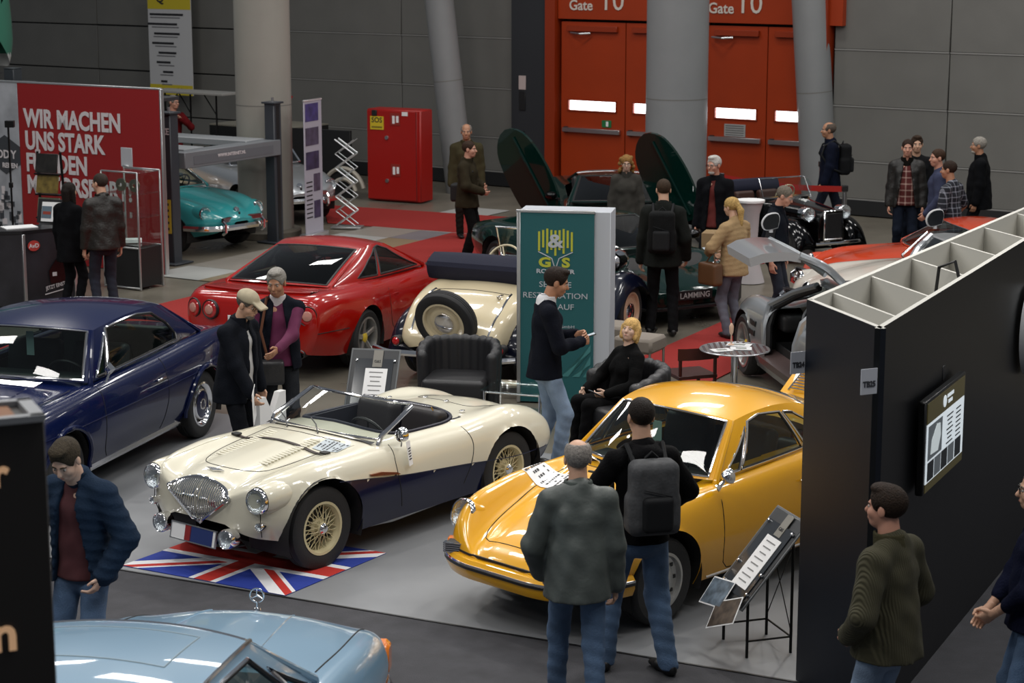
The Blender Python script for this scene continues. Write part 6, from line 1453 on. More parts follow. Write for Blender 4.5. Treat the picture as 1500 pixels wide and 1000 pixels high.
# ------------------------------------------------------------------ seating
def tub(label, loc, rz):
    """tub chair facing local -y"""
    t = empty('tub_chair', loc, R(rz), label, 'armchair', 'black leather tub chairs')
    pr = []
    for a in np.linspace(R(-20), R(200), 15):
        x, y = .36*math.cos(a), .30*math.sin(a)+.02; hh = .74 if a > R(25) and a < R(155) else .74-.10*min(1, max(0, (R(25)-a) if a < 1.5 else a-R(155))/R(45))
        pr.append(('c', (x, y, .16), (x*1.04, y*1.05, hh), .055, .058))
    sdf_obj('shell', pr, .018, LEATHER, t, .03)
    sdf_obj('seat_cushion', [('b', (0, -.04, .36), (.27, .25, .05), .045)], .018, LEATHER, t)
    boxo('base', (0, 0, .16), (.56, .52, .22), mat('chair_base', '#0b0b0c', .5), t, ch=.03)
    for x in (-.28, .28):
        for y in (-.26, .28): MB().lathe([(.02, 0), (.022, .06)], 10, Matrix.Translation((x, y, 0))).build('foot', CHROME, t)
    return t
tub('empty black leather tub chair behind the ivory roadster', (-.53, 19.55, 0), -10)
t_ = tub('black leather tub chair in which the blonde woman sits', (1.03, 18.28, 0), -62); t_.scale = (1.1, 1.1, 1.04)
cf = empty('coffee_table', (-.02, 19.0, 0), R(-20), 'low glass coffee table with chrome legs next to the tub chair', 'table')
boxo('glass_top', (.1, 0, .45), (.62, .5, .012), CLEARGLASS, cf)
for x in (-.18, .38):
    for y in (-.22, .22): MB().tube([(x, y, 0), (x, y, .44)], .012, 8).build('leg', CHROME, cf)
for y in (-.22, .22): MB().tube([(-.18, y, .43), (.38, y, .43)], .010, 6).build('rail', CHROME, cf)
boxo('lower_shelf', (.1, 0, .2), (.5, .42, .01), CLEARGLASS, cf)
def bench(label, loc):
    t = empty('bench', loc, R(-28), label, 'bench', 'grey upholstered benches')
    boxo('cushion', (0, 0, .47), (.46, .42, .16), mat('bench_fabric', '#8a8177', .8, bump=.2, bscale=120), t, ch=.03)
    for x in (-.2, .2):
        for y in (-.18, .18): MB().tube([(x, y, 0), (x, y, .40)], .014, 6).build('leg', STEEL, t)
bench('grey upholstered bench with steel legs just behind the seated blonde woman', (1.36, 21.05, 0)); bench('grey upholstered bench beside the white side of the teal banner pillar', (1.12, 21.75, 0))
rt = empty('round_table', (2.19, 19.4, 0), 0, 'round chrome bistro table with papers near the silver gullwing', 'table')
ribs = [(.335, .728), (.345, .735), (.335, .744)]
MB().lathe([(.0015, .736)]+[(.33, .736), (.342, .73), (.348, .738), (.342, .746), (.33, .742), (.0015, .742)], 48).build('table_top', mat('table_metal', (.5, .51, .53), .3, .9), rt)
b = MB()
for k in range(11):
    x = -.30+k*.06; hw = math.sqrt(max(.33**2-x*x, 0)); b.box((x, 0, .7435), (.028, 2*hw, .004), None, .001)
b.build('top_ribs', mat('rib_metal', (.28, .3, .33), .25, .9), rt)
MB().lathe([(.035, 0), (.035, .73)], 20).build('pedestal', CHROME, rt); MB().lathe([(.22, 0), (.22, .015), (.05, .04)], 28).build('foot', CHROME, rt)
for (x, y, w, h_, a, lb) in ((-.14, -.10, .20, .14, .3, 'printed leaflet on the near left of the round chrome table'), (.06, -.02, .21, .15, -.1, 'white sheet in the middle of the round chrome table'), (.06, .16, .24, .15, -.3, 'white sheet at the back of the round chrome table')):
    o = MB().box((0, 0, 0), (w, h_, .003), None, 0).build('leaflet', WHITEP, None, (2.19+x, 19.4+y, .749), (0, 0, a)); tag(o, lb, 'paper')
    boxo('print', (0, 0, .003), (w*.5, h_*.4, .002), mat('print_grey', '#8f938d', .6), o, ch=0)
o = MB().lathe([(.035, 0), (.03, .01), (.006, .02), (.006, .10), (.02, .13), (.024, .19), (.01, .22), (.001, .225)], 16).build('table_lamp', mat('flag_cream', '#c9a890', .5), None, (2.17, 19.55, .746)); tag(o, 'small cream pennant holder standing on the round chrome table', 'ornament')
rc = empty('wooden_chair', (1.78, 19.75, 0), R(20), 'low reddish wooden chair back on the red carpet by the round table', 'chair')
WOOD = mat('red_wood', '#3c130c', .35)
boxo('seat', (0, 0, .42), (.42, .42, .035), WOOD, rc)
A = [[(.24*math.sin(u*1.2), -.24+.06*(1-math.cos(u*1.2)), z) for u in np.linspace(-1, 1, 9)] for z in (.60, .72)]; MB().grid(A).build('backrest', WOOD, rc)
for x in (-.19, .19):
    for y in (-.19, .19): MB().tube([(x, y, 0), (x, y, .41 if y > 0 else .70)], .018, 6).build('leg', WOOD, rc)
bt = empty('bar_table', (3.30, 27.7, 0), 0, 'tall bar table in a white stretch cover behind the blonde woman', 'table')
MB().lathe([(.22, 0), (.15, .25), (.11, .6), (.13, .95), (.18, 1.12)], 20).build('stretch_cover', mat('cloth_white', '#b9b4b6', .8), bt); MB().lathe([(.20, 1.12), (.20, 1.15)], 24).build('table_top', WHITEP, bt)
bx = boxo('cardboard_box', (0, 0, .15), (.52, .36, .28), mat('cardboard', '#8a7150', .8)); bx.location = (2.78, 26.25, .62); bx.rotation_euler = (0, 0, R(-15)); tag(bx, 'brown cardboard box on a dark stand before the white-haired man', 'box')
boxo('tape', (0, 0, .292), (.5, .05, .004), mat('tape_tan', '#a08a63', .4), bx)
bk = boxo('dark_stand', (0, 0, .31), (.46, .34, .60), mat('stand_dark', '#17181a', .6)); bk.location = (2.78, 26.25, 0); bk.rotation_euler = (0, 0, R(-15)); tag(bk, 'dark plinth under the cardboard box', 'plinth'); boxo('top_plate', (0, 0, .612), (.5, .38, .02), BLACKTRIM, bk)
def barrier(loc, h, label):
    t = empty('barrier_post', loc, 0, label, 'barrier', 'barrier posts'); MB().lathe([(.035, 0), (.035, h)], 16).build('pole', STEEL, t); MB().lathe([(.17, 0), (.17, .02), (.05, .04)], 24).build('foot', STEEL, t); boxo('tape_head', (0, 0, h-.04), (.09, .09, .09), BLACKTRIM, t)
barrier((5.14, 30.95, 0), .95, 'steel barrier post at the right end of the red tape'); barrier((5.22, 33.9, 0), 1.0, 'brown barrier post standing by the slanted column near the gate')
P0, P1 = Vector((3.4, 32.6, .88)), Vector((5.1, 30.98, .88)); d = (P1-P0).normalized(); rr_ = [[tuple(P0+(P1-P0)*t+Vector((0, 0, z-.05*math.sin(math.pi*t)))) for t in np.linspace(0, 1, 12)] for z in (-.03, .06)]
o = MB().grid(rr_).build('barrier_tape', mat('tape_red', '#a31c14', .6)); tag(o, 'red barrier tape stretched behind the black pre-war car', 'tape')
barrier((3.4, 32.6, 0), .95, 'steel barrier post at the left end of the red tape')
# ------------------------------------------------------------------ display easels
def easel(label, loc, rz, tilt=50, h0=.40, prints=True):
    t = empty('display_easel', loc, R(rz), label, 'easel', 'car information easels')
    for x in (-.19, .19):
        MB().tube([(x, -.15, 0), (x, -.15, h0)], .011, 6).build('leg', BLKMET, t); MB().tube([(x, .17, 0), (x, .17, h0+.42)], .011, 6).build('leg', BLKMET, t)
        MB().tube([(x, -.15, .12), (x, .17, .12)], .007, 6).build('stretcher', BLKMET, t)
    MB().tube([(-.19, .17, .12), (.19, .17, .12)], .007, 6).build('stretcher', BLKMET, t); MB().tube([(-.19, .17, .15), (.19, .17, .75)], .004, 5).build('brace', BLKMET, t); MB().tube([(.19, .17, .15), (-.19, .17, .75)], .004, 5).build('brace', BLKMET, t)
    M = Matrix.Translation((0, .02, h0+.23)) @ Matrix.Rotation(R(tilt), 4, 'X')
    bo = MB().box((0, 0, 0), (.44, .70, .012), None, .003).build('board', mat('easel_board', '#25272a', .35), t); bo.matrix_local = M
    boxo('frame', (0, 0, -.003), (.47, .73, .012), mat('easel_frame', '#5b5e60', .5), bo); boxo('clear_cover', (.0, -.02, .012), (.36, .56, .004), mat('cover_grey', '#3a3d41', .1), bo, ch=0)
    boxo('emblem_strip', (.03, .26, .016), (.09, .17, .004), mat('emblem_grey', '#7d7a72', .5), bo, ch=0); text('emblem', 'G&S', .035, INK, bo, (.03, .22, .02), (0, 0, 0), .0, 'CENTER', .001)
    pg_ = boxo('page', (.03, -.04, .018), (.21, .40, .003), WHITEP, bo, ch=0)
    for k in range(8): boxo('printed_line', (.03, .12-.045*k, .021), (.13-.02*(k % 3), .008, .002), mat('ink_soft', '#777777', .6), pg_, ch=0)
    for x in (-.17, .19):
        for y in (.24, -.1, -.26): MB().lathe([(.012, .01), (.012, .03), (.001, .032)], 10, Matrix.Translation((x, y, 0))).build('stud', CHROME, bo)
    if prints:
        for (x, y, a, cc) in ((-.12, -.36, .18, '#5b6874'), (.12, -.44, .5, '#4a4038')):
            o = MB().box((0, 0, 0), (.28, .21, .003), None, 0).build('photo_print', WHITEP, t); o.matrix_local = M @ Matrix.Translation((x, y, .03)) @ Matrix.Rotation(a, 4, 'Z')
            boxo('photo', (0, 0, .003), (.26, .19, .002), mat('print'+cc, cc, .35, noise=.7, nscale=14), o, ch=0)
    return t
easel('black easel with information sheet and two photos beside the yellow coupe', (1.645, 12.95, 0), -72)
easel('black easel board with information sheet behind the ivory roadster windscreen', (-1.30, 18.15, 0), -10, 55, .42, False)
# ================================================================== PEOPLE
def rotm(x=0, y=0, z=0): return np.array(Matrix.Rotation(z, 3, 'Z') @ Matrix.Rotation(y, 3, 'Y') @ Matrix.Rotation(x, 3, 'X'))
def ik(a, b, l1, l2, hint):
    a, b = np.asarray(a, float), np.asarray(b, float); d = b-a; L = np.linalg.norm(d)
    if L > (l1+l2)*.995: b = a+d/L*(l1+l2)*.995; d = b-a; L = np.linalg.norm(d)
    u = d/L; x = (l1*l1-l2*l2+L*L)/(2*L); h = math.sqrt(max(l1*l1-x*x, 0)); n = np.asarray(hint, float); n = n-u*(n@u); n /= max(np.linalg.norm(n), 1e-6)
    return a+u*x+n*h, b
SKIN = {'fair': '#c49a80', 'pink': '#bd8a74', 'tan': '#a97a5e', 'pale': '#cba893'}
def person(label, loc, face, H=1.78, lean=0., twist=0., hyaw=0., hpitch=0., hroll=0., feet=None, hands=None, elbows=None, bulk=.02, hem=.80, top='#222222', topm=None, tr='#22242c', trm=None, shoe='#141414', skin='fair', hair='short', hairc='#2a211a',
           shirt=None, shirtm=None, opening=0., seat=None, near=1, female=False, puffer=False, sleeve=1., glasses=None, beard=None, cap=None, belly=0., collar=None, bag=None, pants_wide=1., rib=False, curl=.7, hood=False, vest=None, group='visitors in the hall', gz=0.):
    s = H/1.78; root = empty('person', (loc[0], loc[1], gz), R(face-90), label, 'person', group)
    sk = mat('skin_'+skin, SKIN[skin], .5, noise=.05, nscale=20); v0 = {2: .012, 1: .017, 0: .022}[near]
    tm = topm or mat('cloth_'+top, top, .9, noise=.10, nscale=9, bump=.25, bscale=70, spec=.12); pm = trm or mat('cloth_'+tr, tr, .9, noise=.25, nscale=7, bump=.3, bscale=90, spec=.12)
    pel = np.array((0, 0, (.93 if seat is None else seat)*s)); T = rotm(-lean, 0, twist); up = lambda x, y, z: pel+T@(np.array((x, y, z))*s)
    sw = (.152 if female else .170); hw = .088
    fe = feet or ((-.11, 0, 0), (.11, .03, 0)); legs = []
    for k, sg in ((0, -1), (1, 1)):
        f = np.array((fe[k][0], fe[k][1], fe[k][2] if len(fe[k]) > 2 else 0))*s; hip = pel+np.array((sg*hw, 0, -.02))*s; an = f+np.array((0, -.03, .085))*s
        kn, an = ik(hip, an, .435*s, .425*s, (sg*.05, 1, 0) if seat is None else (sg*.05, .6, 1)); legs.append((hip, kn, an, f))
    hd = hands or ((-.235, .05, -.10), (.235, .05, -.10)); el = elbows or ((-.35, -1, 0), (.35, -1, 0)); arms = []
    for k, sg in ((0, -1), (1, 1)):
        sh = up(sg*sw, -.01, .468); w = up(*hd[k]); e, w = ik(sh, w, .295*s, .265*s, T@np.array(el[k], float)); arms.append((sh, e, w))
    neck = up(0, -.005, .56); HM = T@rotm(0, 0, hyaw)@rotm(hpitch, hroll, 0); hc = neck+T@np.array((0, .02, .02))*s+HM@np.array((0, .02, .145))*s
    hp = lambda x, y, z: hc+HM@(np.array((x, y, z))*s); hR = HM
    sx = T@np.array((1., 0, 0))
    # ---- body: head, neck, torso, arms, hands, legs as one skin mesh
    VS, QS, n = [], [], 0
    def acc(V, Q):
        nonlocal n
        VS.append(V); QS.append(Q+n); n += len(V)
    hs = .95 if female else 1.
    E = lambda c, r: ('e', hp(*[a*hs for a in c]), tuple(a*s*hs for a in r), hR)
    C = lambda a, b, r0, r1: ('c', hp(*[q*hs for q in a]), hp(*[q*hs for q in b]), r0*s*hs, r1*s*hs)
    head = [E((0, -.012, .035), (.076, .096, .086)), E((0, .022, -.03), (.063, .072, .088)), E((0, .045, -.082), (.042, .042, .034)), C((0, .084, .012), (0, .106, -.028), .008, .0145),
            C((-.034, .077, .022), (.034, .077, .022), .012, .012), E((.038, .058, -.028), (.026, .03, .03)), E((-.038, .058, -.028), (.026, .03, .03)), C((-.018, .086, -.062), (.018, .086, -.062), .008, .008),
            ('k', .004, E((.078, -.008, -.005), (.010, .021, .032))), ('k', .004, E((-.078, -.008, -.005), (.010, .021, .032))), ('c', hp(0, -.018, -.07), neck-T@np.array((0, 0, .05))*s,   .056*s*(.85 if female else 1), .066*s),
            ('cut', ('k', .006, E((.032, .094, .002), (.014, .012, .009)))), ('cut', ('k', .006, E((-.032, .094, .002), (.014, .012, .009)))), ('cut', ('k', .003, C((-.022, .100, -.0635), (.022, .100, -.0635), .004, .004)))]
    acc(*sdf_mesh(head, {2: .0055, 1: .0075, 0: .010}[near]*1., .014))
    bd = [('l', up(0, 0, .0), up(0, .0, .22), (.135*s, .095*s), (.125*s, .09*s), sx), ('l', up(0, 0, .22), up(0, -.005, .44), (.125*s, .09*s), (.15*s, .095*s), sx), ('c', up(-sw*.8, -.01, .46), up(sw*.8, -.01, .46), .055*s, .055*s), ('c', up(0, -.01, .48), neck, .06*s, .055*s)]
    for (sh, e, w) in arms: bd += [('c', sh, e, .05*s, .04*s), ('c', e, w, .042*s, .028*s)]
    for (hip, kn, an, f) in legs: bd += [('c', hip, kn, .075*s, .05*s), ('c', kn, an, .05*s, .038*s), ('c', an, f+np.array((0, .02, .045))*s, .032*s, .02*s)]
    acc(*sdf_mesh(bd, .022, .03))
    for k, (sg, (sh, e, w)) in enumerate(zip((-1, 1), arms)):
        d = w-e; d /= np.linalg.norm(d); cu = curl[k] if isinstance(curl, tuple) else curl
        inn = T@np.array((-sg, .25, 0.)); nrm = inn-d*(inn@d); nrm /= np.linalg.norm(nrm); sd = np.cross(d, nrm)*(-sg)  # sd points to the thumb side
        if sd@(T@np.array((0, 1., .3))) < 0: sd = -sd
        P = lambda a, b, c_: w+(d*a+sd*b+nrm*c_)*s
        hnd = [('l', P(.0, 0, 0), P(.085, .0, .004), (.030*s, .016*s), (.040*s, .017*s), sd), ('c', w-d*.03*s, P(.02, 0, 0), .028*s, .024*s)]
        for j, (off, ln) in enumerate(((.030, .078), (.011, .086), (-.009, .080), (-.028, .064))):
            b0 = P(.088, off, .002); a1 = cu*.75; a2 = cu*1.7; p1 = b0+(d*math.cos(a1)+nrm*math.sin(a1))*ln*.5*s; p2 = p1+(d*math.cos(a2)+nrm*math.sin(a2))*ln*.5*s
            hnd += [('k', .004, ('c', b0, p1, .0095*s, .0088*s)), ('k', .003, ('c', p1, p2, .0086*s, .0072*s))]
        t0 = P(.025, .030, .006); t1 = P(.058, .052, .022); t2 = P(.085, .050, .022+.02*cu); hnd += [('k', .006, ('c', t0, t1, .013*s, .0105*s)), ('k', .003, ('c', t1, t2, .010*s, .008*s))]
        acc(*sdf_mesh(hnd, {2: .0048, 1: .0062, 0: .0085}[near], .008))
    body = link('body', mkmesh('body', np.concatenate(VS), np.concatenate(QS), sk, None, True, 0), root)
    # ---- face details
    def ball(name, c, r, m): MB().lathe([(.0001, -r), (r*.7, -r*.7), (r, 0), (r*.7, r*.7), (.0001, r)], 10, Matrix.Translation(Vector(c))).build(name, m, root, ang=0)
    if near or True:
        for sg in (-1, 1):
            ball('eye', hp(sg*.032*hs, .080*hs, .003*hs), .0105*s, mat('eye_white', '#b9b2aa', .3)); ball('pupil', hp(sg*.032*hs, .088*hs, .002*hs), .0052*s, mat('pupil_dark', '#1a1410', .2))
            MB().tube([hp(sg*.014*hs, .092*hs, .020*hs), hp(sg*.033*hs, .090*hs, .026*hs), hp(sg*.050*hs, .076*hs, .020*hs)], [.0045*s, .005*s, .003*s], 6).build('eyebrow', mat('hair_'+hairc, hairc, .7, noise=.35, nscale=60, bump=.5, bscale=110, spec=.2), root)
        MB().tube([hp(-.022*hs, .089*hs, -.063*hs), hp(0, .0955*hs, -.0625*hs), hp(.022*hs, .089*hs, -.063*hs)], [.002*s, .0052*s, .002*s], 6).build('lips', mat('lips_'+skin+str(female), '#9a5a50' if not female else '#a34a46', .45), root)
    if glasses:
        g = MB()
        for sg in (-1, 1):
            g.tube([hp(sg*.033+.024*math.cos(a), .099, .002+.017*math.sin(a)) for a in np.linspace(0, 2*math.pi, 15)[:-1]], .0022*s, 5, closed=True); g.tube([hp(sg*.056, .096, .006), hp(sg*.079, .0, .006)], .002*s, 5)
        g.tube([hp(-.01, .101, .004), hp(.01, .101, .004)], .002*s, 5); g.build('glasses', mat('glasses_'+glasses, glasses, .3), root)
    # ---- hair
    hm = mat('hair_'+hairc, hairc, .7, noise=.35, nscale=60, bump=.5, bscale=110, spec=.2); hv = {2: .0075, 1: .009, 0: .011}[near]; hk = []
    if hair in ('short', 'bald', 'full', 'grey'):
        th = .003 if hair == 'short' else .008; hk = [E((0, -.016, .040), (.079+th, .099+th, .087+th*1.1))]
        if hair == 'full': hk += [E((0, .03, .105), (.062, .06, .03))]
        hk += [('cut', ('k', .02, E((0, .118, -.035), (.080, .085, .106)))), ('cut', ('k', .015, E((0, .03, -.15), (.12, .12, .085)))), ('cut', ('k', .01, E((.082, .0, -.02), (.025, .03, .045)))), ('cut', ('k', .01, E((-.082, .0, -.02), (.025, .03, .045))))]
        if hair == 'bald': hk += [('cut', ('k', .015, E((0, .0, .125), (.062, .085, .06)))), ('cut', ('k', .02, E((0, .09, .07), (.08, .08, .06))))]
    elif hair in ('pony', 'bob', 'long', 'curly'):
        hk = [E((0, -.018, .042), (.090, .110, .094))]
        if hair == 'pony':
            hk += [('cut', ('k', .02, E((0, .12, -.03), (.082, .085, .10)))), ('cut', ('k', .01, E((0, .02, -.15), (.12, .12, .09)))), C((0, -.12, .02), (0, -.15, -.06), .032, .045), C((0, -.15, -.06), (0, -.14, -.24), .045, .022)]
        elif hair == 'bob':
            hk += [C((-.078, -.01, .03), (-.075, .01, -.075), .034, .030), C((.078, -.01, .03), (.075, .01, -.075), .034, .030), C((-.05, -.07, 0), (-.05, -.06, -.10), .045, .04), C((.05, -.07, 0), (.05, -.06, -.10), .045, .04), ('cut', ('k', .012, E((0, .125, -.05), (.066, .085, .082))))]
        else:
            rd = random.Random(4)
            if hair == 'long': hk += [C((sg*.075, -.02, .02), (sg*.085, -.01, -.16), .036, .03) for sg in (-1, 1)]+[C((0, -.08, .0), (0, -.07, -.18), .07, .06)]
            else:
                for i in range(30):
                    a = rd.uniform(math.pi*.93, math.pi*2.07); z = rd.uniform(-.16, .10); r_ = .082+.02*(z < 0); hk.append(('k', .01, E((r_*math.cos(a)*1.05, r_*math.sin(a)*1.0-.005, z), (.030, .030, .034))))
            hk += [('cut', ('k', .015, E((0, .125, -.045), (.064, .085, .10))))]
    if hk:
        wav = (lambda F, ax: F+.0012*np.sin(ax[0][:, None, None]*310/s+ax[2][None, None, :]*140)*np.sin(ax[1][None, :, None]*190+ax[2][None, None, :]*60)) if near else None
        sdf_obj('hair', hk, hv, hm, root, .012, wav)
    if beard: sdf_obj('beard', [E((0, .052, -.086), (.046, .046, .036)), ('cut', ('k', .006, E((0, .11, -.055), (.03, .03, .016))))], hv, mat('hair_'+beard, beard, .7, noise=.3, nscale=50), root, .01)
    if cap:
        cm = mat('cap_'+cap, cap, .85, noise=.1, nscale=20)
        sdf_obj('cap', [E((0, -.012, .062), (.089, .108, .078)), ('cut', ('k', .004, ('b', hp(0, 0, -.02), (.2*s, .2*s, .06*s), .001, hR))), ('k', .008, ('b', hp(0, .125, .048), (.05*s, .05*s, .003*s), .008, hR@rotm(-.25)))], .008, cm, root, .01)
    # ---- trousers and shoes
    w_ = pants_wide; tp = [('l', pel+np.array((0, -.005, -.06))*s, up(0, 0, .10), ((.135+belly*.3)*s, .108*s), ((.135+belly*.4)*s, (.10+belly*.5)*s), sx), ('e', pel+np.array((0, -.03, -.06))*s, (.13*s, .085*s, .10*s))]
    for (hip, kn, an, f) in legs: tp += [('c', hip+np.array((0, 0, .02)), kn, .088*s, .070*s*w_), ('c', kn, an+(an-kn)*.06, .068*s*w_, .058*s*w_)]
    kz = legs[0][1][2]
    def pmod(F, ax):
        X, Y, Z = ax[0][:, None, None], ax[1][None, :, None], ax[2][None, None, :]
        F = F+.0055*np.sin(Z*46/s+X*26)*np.sin(Y*30+Z*21)*np.clip(1.3-np.abs(Z-.25*s)*2.2, .25, 1)
        return F if seat is not None else np.maximum(F+.035*np.clip((Z-hem*s)/(.05*s), 0, 1), (.045*s-Z))
    sdf_obj('trousers', tp, v0, pm, root, .03, pmod)
    for (hip, kn, an, f), k in zip(legs, (0, 1)):
        ya = fe[k][3] if len(fe[k]) > 3 else (-.25 if k == 0 else .25)*-1; dr = np.array((math.sin(ya), math.cos(ya), 0)); sd = np.array((dr[1], -dr[0], 0))
        b0 = np.array((an[0], an[1], f[2])); q0 = b0-dr*.045*s+np.array((0, 0, .045*s)); q1 = b0+dr*.17*s+np.array((0, 0, .034*s))
        sdf_obj('shoe', [('l', q0, b0+dr*.09*s+np.array((0, 0, .04*s)), (.036*s, .042*s), (.044*s, .038*s), sd), ('l', b0+dr*.09*s+np.array((0, 0, .038*s)), q1, (.044*s, .036*s), (.036*s, .024*s), sd), ('c', an, b0+np.array((0, 0, .05*s)), .045*s, .045*s), ('cut', ('k', .002, ('b', (b0[0], b0[1], f[2]-.1), (.5, .5, .1), .0)))], v0*.75, mat('shoe_'+shoe, shoe, .45), root, .015)
    # ---- upper garments
    def torso(bk, z0):
        L = [('l', up(0, -.004, z0), up(0, -.004, .16), ((.164+belly*.4)*s+bk, (.146+belly*.55)*s+bk), ((.136+belly*.5)*s+bk, (.102+belly)*s+bk), sx), ('l', up(0, .0+belly*.4, .16), up(0, .0, .38), ((.136+belly*.4)*s+bk, (.102+belly)*s+bk), ((.146 if not female else .135)*s+bk, (.108)*s+bk), sx), ('l', up(0, .0, .38), up(0, -.012, .455), ((.146 if not female else .135)*s+bk, .108*s+bk), (.14*s+bk*.6, .082*s+bk*.6), sx),
             ('c', up(0, -.015, .515), up(-sw, -.012, .468), .062*s+bk*.5, .054*s+bk*.6), ('c', up(0, -.015, .515), up(sw, -.012, .468), .062*s+bk*.5, .054*s+bk*.6), ('c', up(0, -.02, .49), up(0, -.02, .55), .082*s+bk*.4, .064*s+bk*.3), ('c', up(-.11, -.02, .485), up(0, -.025, .55), .045*s+bk*.4, .05*s+bk*.3), ('c', up(.11, -.02, .485), up(0, -.025, .55), .045*s+bk*.4, .05*s+bk*.3)]
        if female: L += [('e', up(sg*.07, .085, .33), (.065*s, .06*s, .065*s)) for sg in (-1, 1)]
        return L
    def sleeves(bk, frac):
        L = []
        for (sh, e, w) in arms:
            if frac > .5: L += [('c', sh, e, .060*s+bk*.62, .050*s+bk*.6), ('c', e, e+(w-e)*min(1, (frac-.5)*2)*.98, .050*s+bk*.6, .038*s+bk*.6)]
            else: L += [('c', sh, sh+(e-sh)*frac*2, .062*s+bk, .060*s+bk)]
        return L
    zh = hem*s; ph = rnd.uniform(0, 6)
    def tmod(F, ax, opn=opening, zz=None, puf=puffer):
        X, Y, Z = ax[0][:, None, None], ax[1][None, :, None], ax[2][None, None, :]
        if puf: F = F+.010*np.abs(np.sin(np.pi*(Z+.25*np.abs(X))/(.062*s)))**.6-.006
        else: F = F+.0036*np.sin(Z*31/s+X*41+ph)*np.sin(Y*28-Z*14+X*9+ph)+.0034*np.sin(Z*14-X*38+Y*20+ph*2)
        if seat is None: F = np.maximum(F, (zz if zz is not None else zh)-Z)
        if opn:
            c = (pel[2]+.55*s-Z)/(.55*s); xo = (Y-pel[1])*0; hw_ = opn*(.35+.75*np.clip(c, 0, 1.2)); F = np.maximum(F, -np.maximum(np.abs(X)-hw_, -(Y-(pel[1]+.02+T[1, 2]*(Z-pel[2])))))
        return F
    zl = (zh-pel[2])/s-.02 if seat is None else -.02
    if shirt: sdf_obj('shirt', torso(.004, max(zl, -.12))+(sleeves(.004, 1.) if vest else []), v0, shirtm or mat('cloth_'+shirt, shirt, .85, noise=.12, nscale=10), root, .04, lambda F, ax: tmod(F, ax, 0, zh+.03, False))
    nm = 'jacket' if (opening or bulk > .02) else 'sweater'
    sdf_obj(nm if not female else 'top', torso(bulk, zl)+(sleeves(bulk, sleeve) if not vest else []), v0, tm, root, .026, tmod)
    if collar:
        cc = mat('cloth_'+collar, collar, .9, noise=.10, nscale=9, bump=.25, bscale=70, spec=.12); rr = (.074*s+bulk*.35) if collar == top or topm else .070*s
        a0 = up(0, -.012, .50); a1 = up(0, .006, .60)
        sdf_obj('collar', [('c', a0, a1, rr+.012, rr), ('cut', ('k', .004, ('c', a0-T@np.array((0, 0, .1)), a1+T@np.array((0, .01, .12)), rr-.018, rr-.014))), ('cut', ('k', .01, ('c', up(0, .12, .60), up(0, .10, .50), .045*s, .02*s))), ('cut', ('k', .003, ('b', a1+T@np.array((0, 0, .05)), (.2, .2, .05), 0., T)))], .008, cc, root, .01)
    if hood: sdf_obj('hood', [('l', up(-.07, -.10, .50), up(.07, -.10, .50), (.055*s, .05*s), (.055*s, .05*s), (0, 0, 1)), ('c', up(-.09, -.03, .55), up(0, -.11, .53), .035*s, .04*s), ('c', up(.09, -.03, .55), up(0, -.11, .53), .035*s, .04*s)], .013, tm, root, .03)
    root['_'] = 0; del root['_']
    class PX: pass
    o = PX(); o.root = root; o.up = up; o.T = T; o.arms = arms; o.s = s; o.hp = hp; o.M = Matrix.Translation(root.location) @ Matrix.Rotation(root.rotation_euler.z, 4, 'Z'); o.pel = pel
    return o
def backpack(p, label, col, h=.46, w=.30, d=.17, c2='#1a1b1d'):
    t = empty('backpack', (0, 0, 0), 0, label, 'backpack', 'backpacks'); t.matrix_world = p.M
    m = mat('pack_'+col, col, .8, noise=.25, nscale=12, bump=.2, bscale=60, spec=.15); m2 = mat('pack_'+c2, c2, .7, spec=.2); s = p.s; T = p.T
    sdf_obj('main_bag', [('b', p.up(0, -.155-d/2, .30), (w/2-.05, d/2-.045, h/2-.06), .055, T), ('b', p.up(0, -.135-d/2, .18), (w/2-.03, d/2-.04, h/4-.03), .05, T)], .014, m, t, .03)
    sdf_obj('front_pocket', [('b', p.up(0, -.165-d, .20), (w/2-.08, .012, h/4-.03), .03, T)], .012, m2, t, .02)
    for sg in (-1, 1):
        MB().tube([p.up(sg*.10, -.17, .48), p.up(sg*.115, -.05, .575), p.up(sg*.12, .10, .50), p.up(sg*.15, .145, .36), p.up(sg*.18, .02, .16), p.up(sg*.14, -.16, .10)], .017, 6).build('strap', m2, t)
    MB().tube([p.up(-.04, -.19, .52), p.up(0, -.20, .56), p.up(.04, -.19, .52)], .009, 6).build('grab_loop', m2, t)
    for k in range(3): MB().tube([p.up(-.09, -.175-d, .36-.06*k), p.up(.09, -.175-d, .31-.06*k)], .004, 5).build('cord', m2, t)
    return t
def phone(p, k, label, off=(0, .02, .05), tilt=.6):
    sh, e, w = p.arms[k]; d = (w-e)/np.linalg.norm(w-e); c = w+d*.10+np.array(off)*p.s
    o = MB().box((0, 0, 0), (.07, .14, .009), None, .003).build('smartphone', BLACKTRIM); o.matrix_world = p.M @ Matrix.Translation(Vector(c)) @ Matrix.Rotation(tilt, 4, 'X'); tag(o, label, 'phone')
    boxo('display', (0, 0, .006), (.062, .125, .002), mat('phone_screen', '#aab4bc', .2, emit=.2), o, ch=0); return o
JEANS = mat('blue_denim', '#4b627f', .9, noise=.3, nscale=5, bump=.3, bscale=120); JEANSL = mat('light_denim', '#71849c', .9, noise=.3, nscale=5, bump=.3, bscale=120); JEANSG = mat('grey_denim', '#5d5f6a', .9, noise=.3, nscale=5, bump=.3, bscale=120); JEANSD = mat('dark_denim', '#161b28', .9, noise=.3, nscale=5, bump=.3, bscale=120)
KNIT = mat('olive_knit', '#3d3a28', .95)
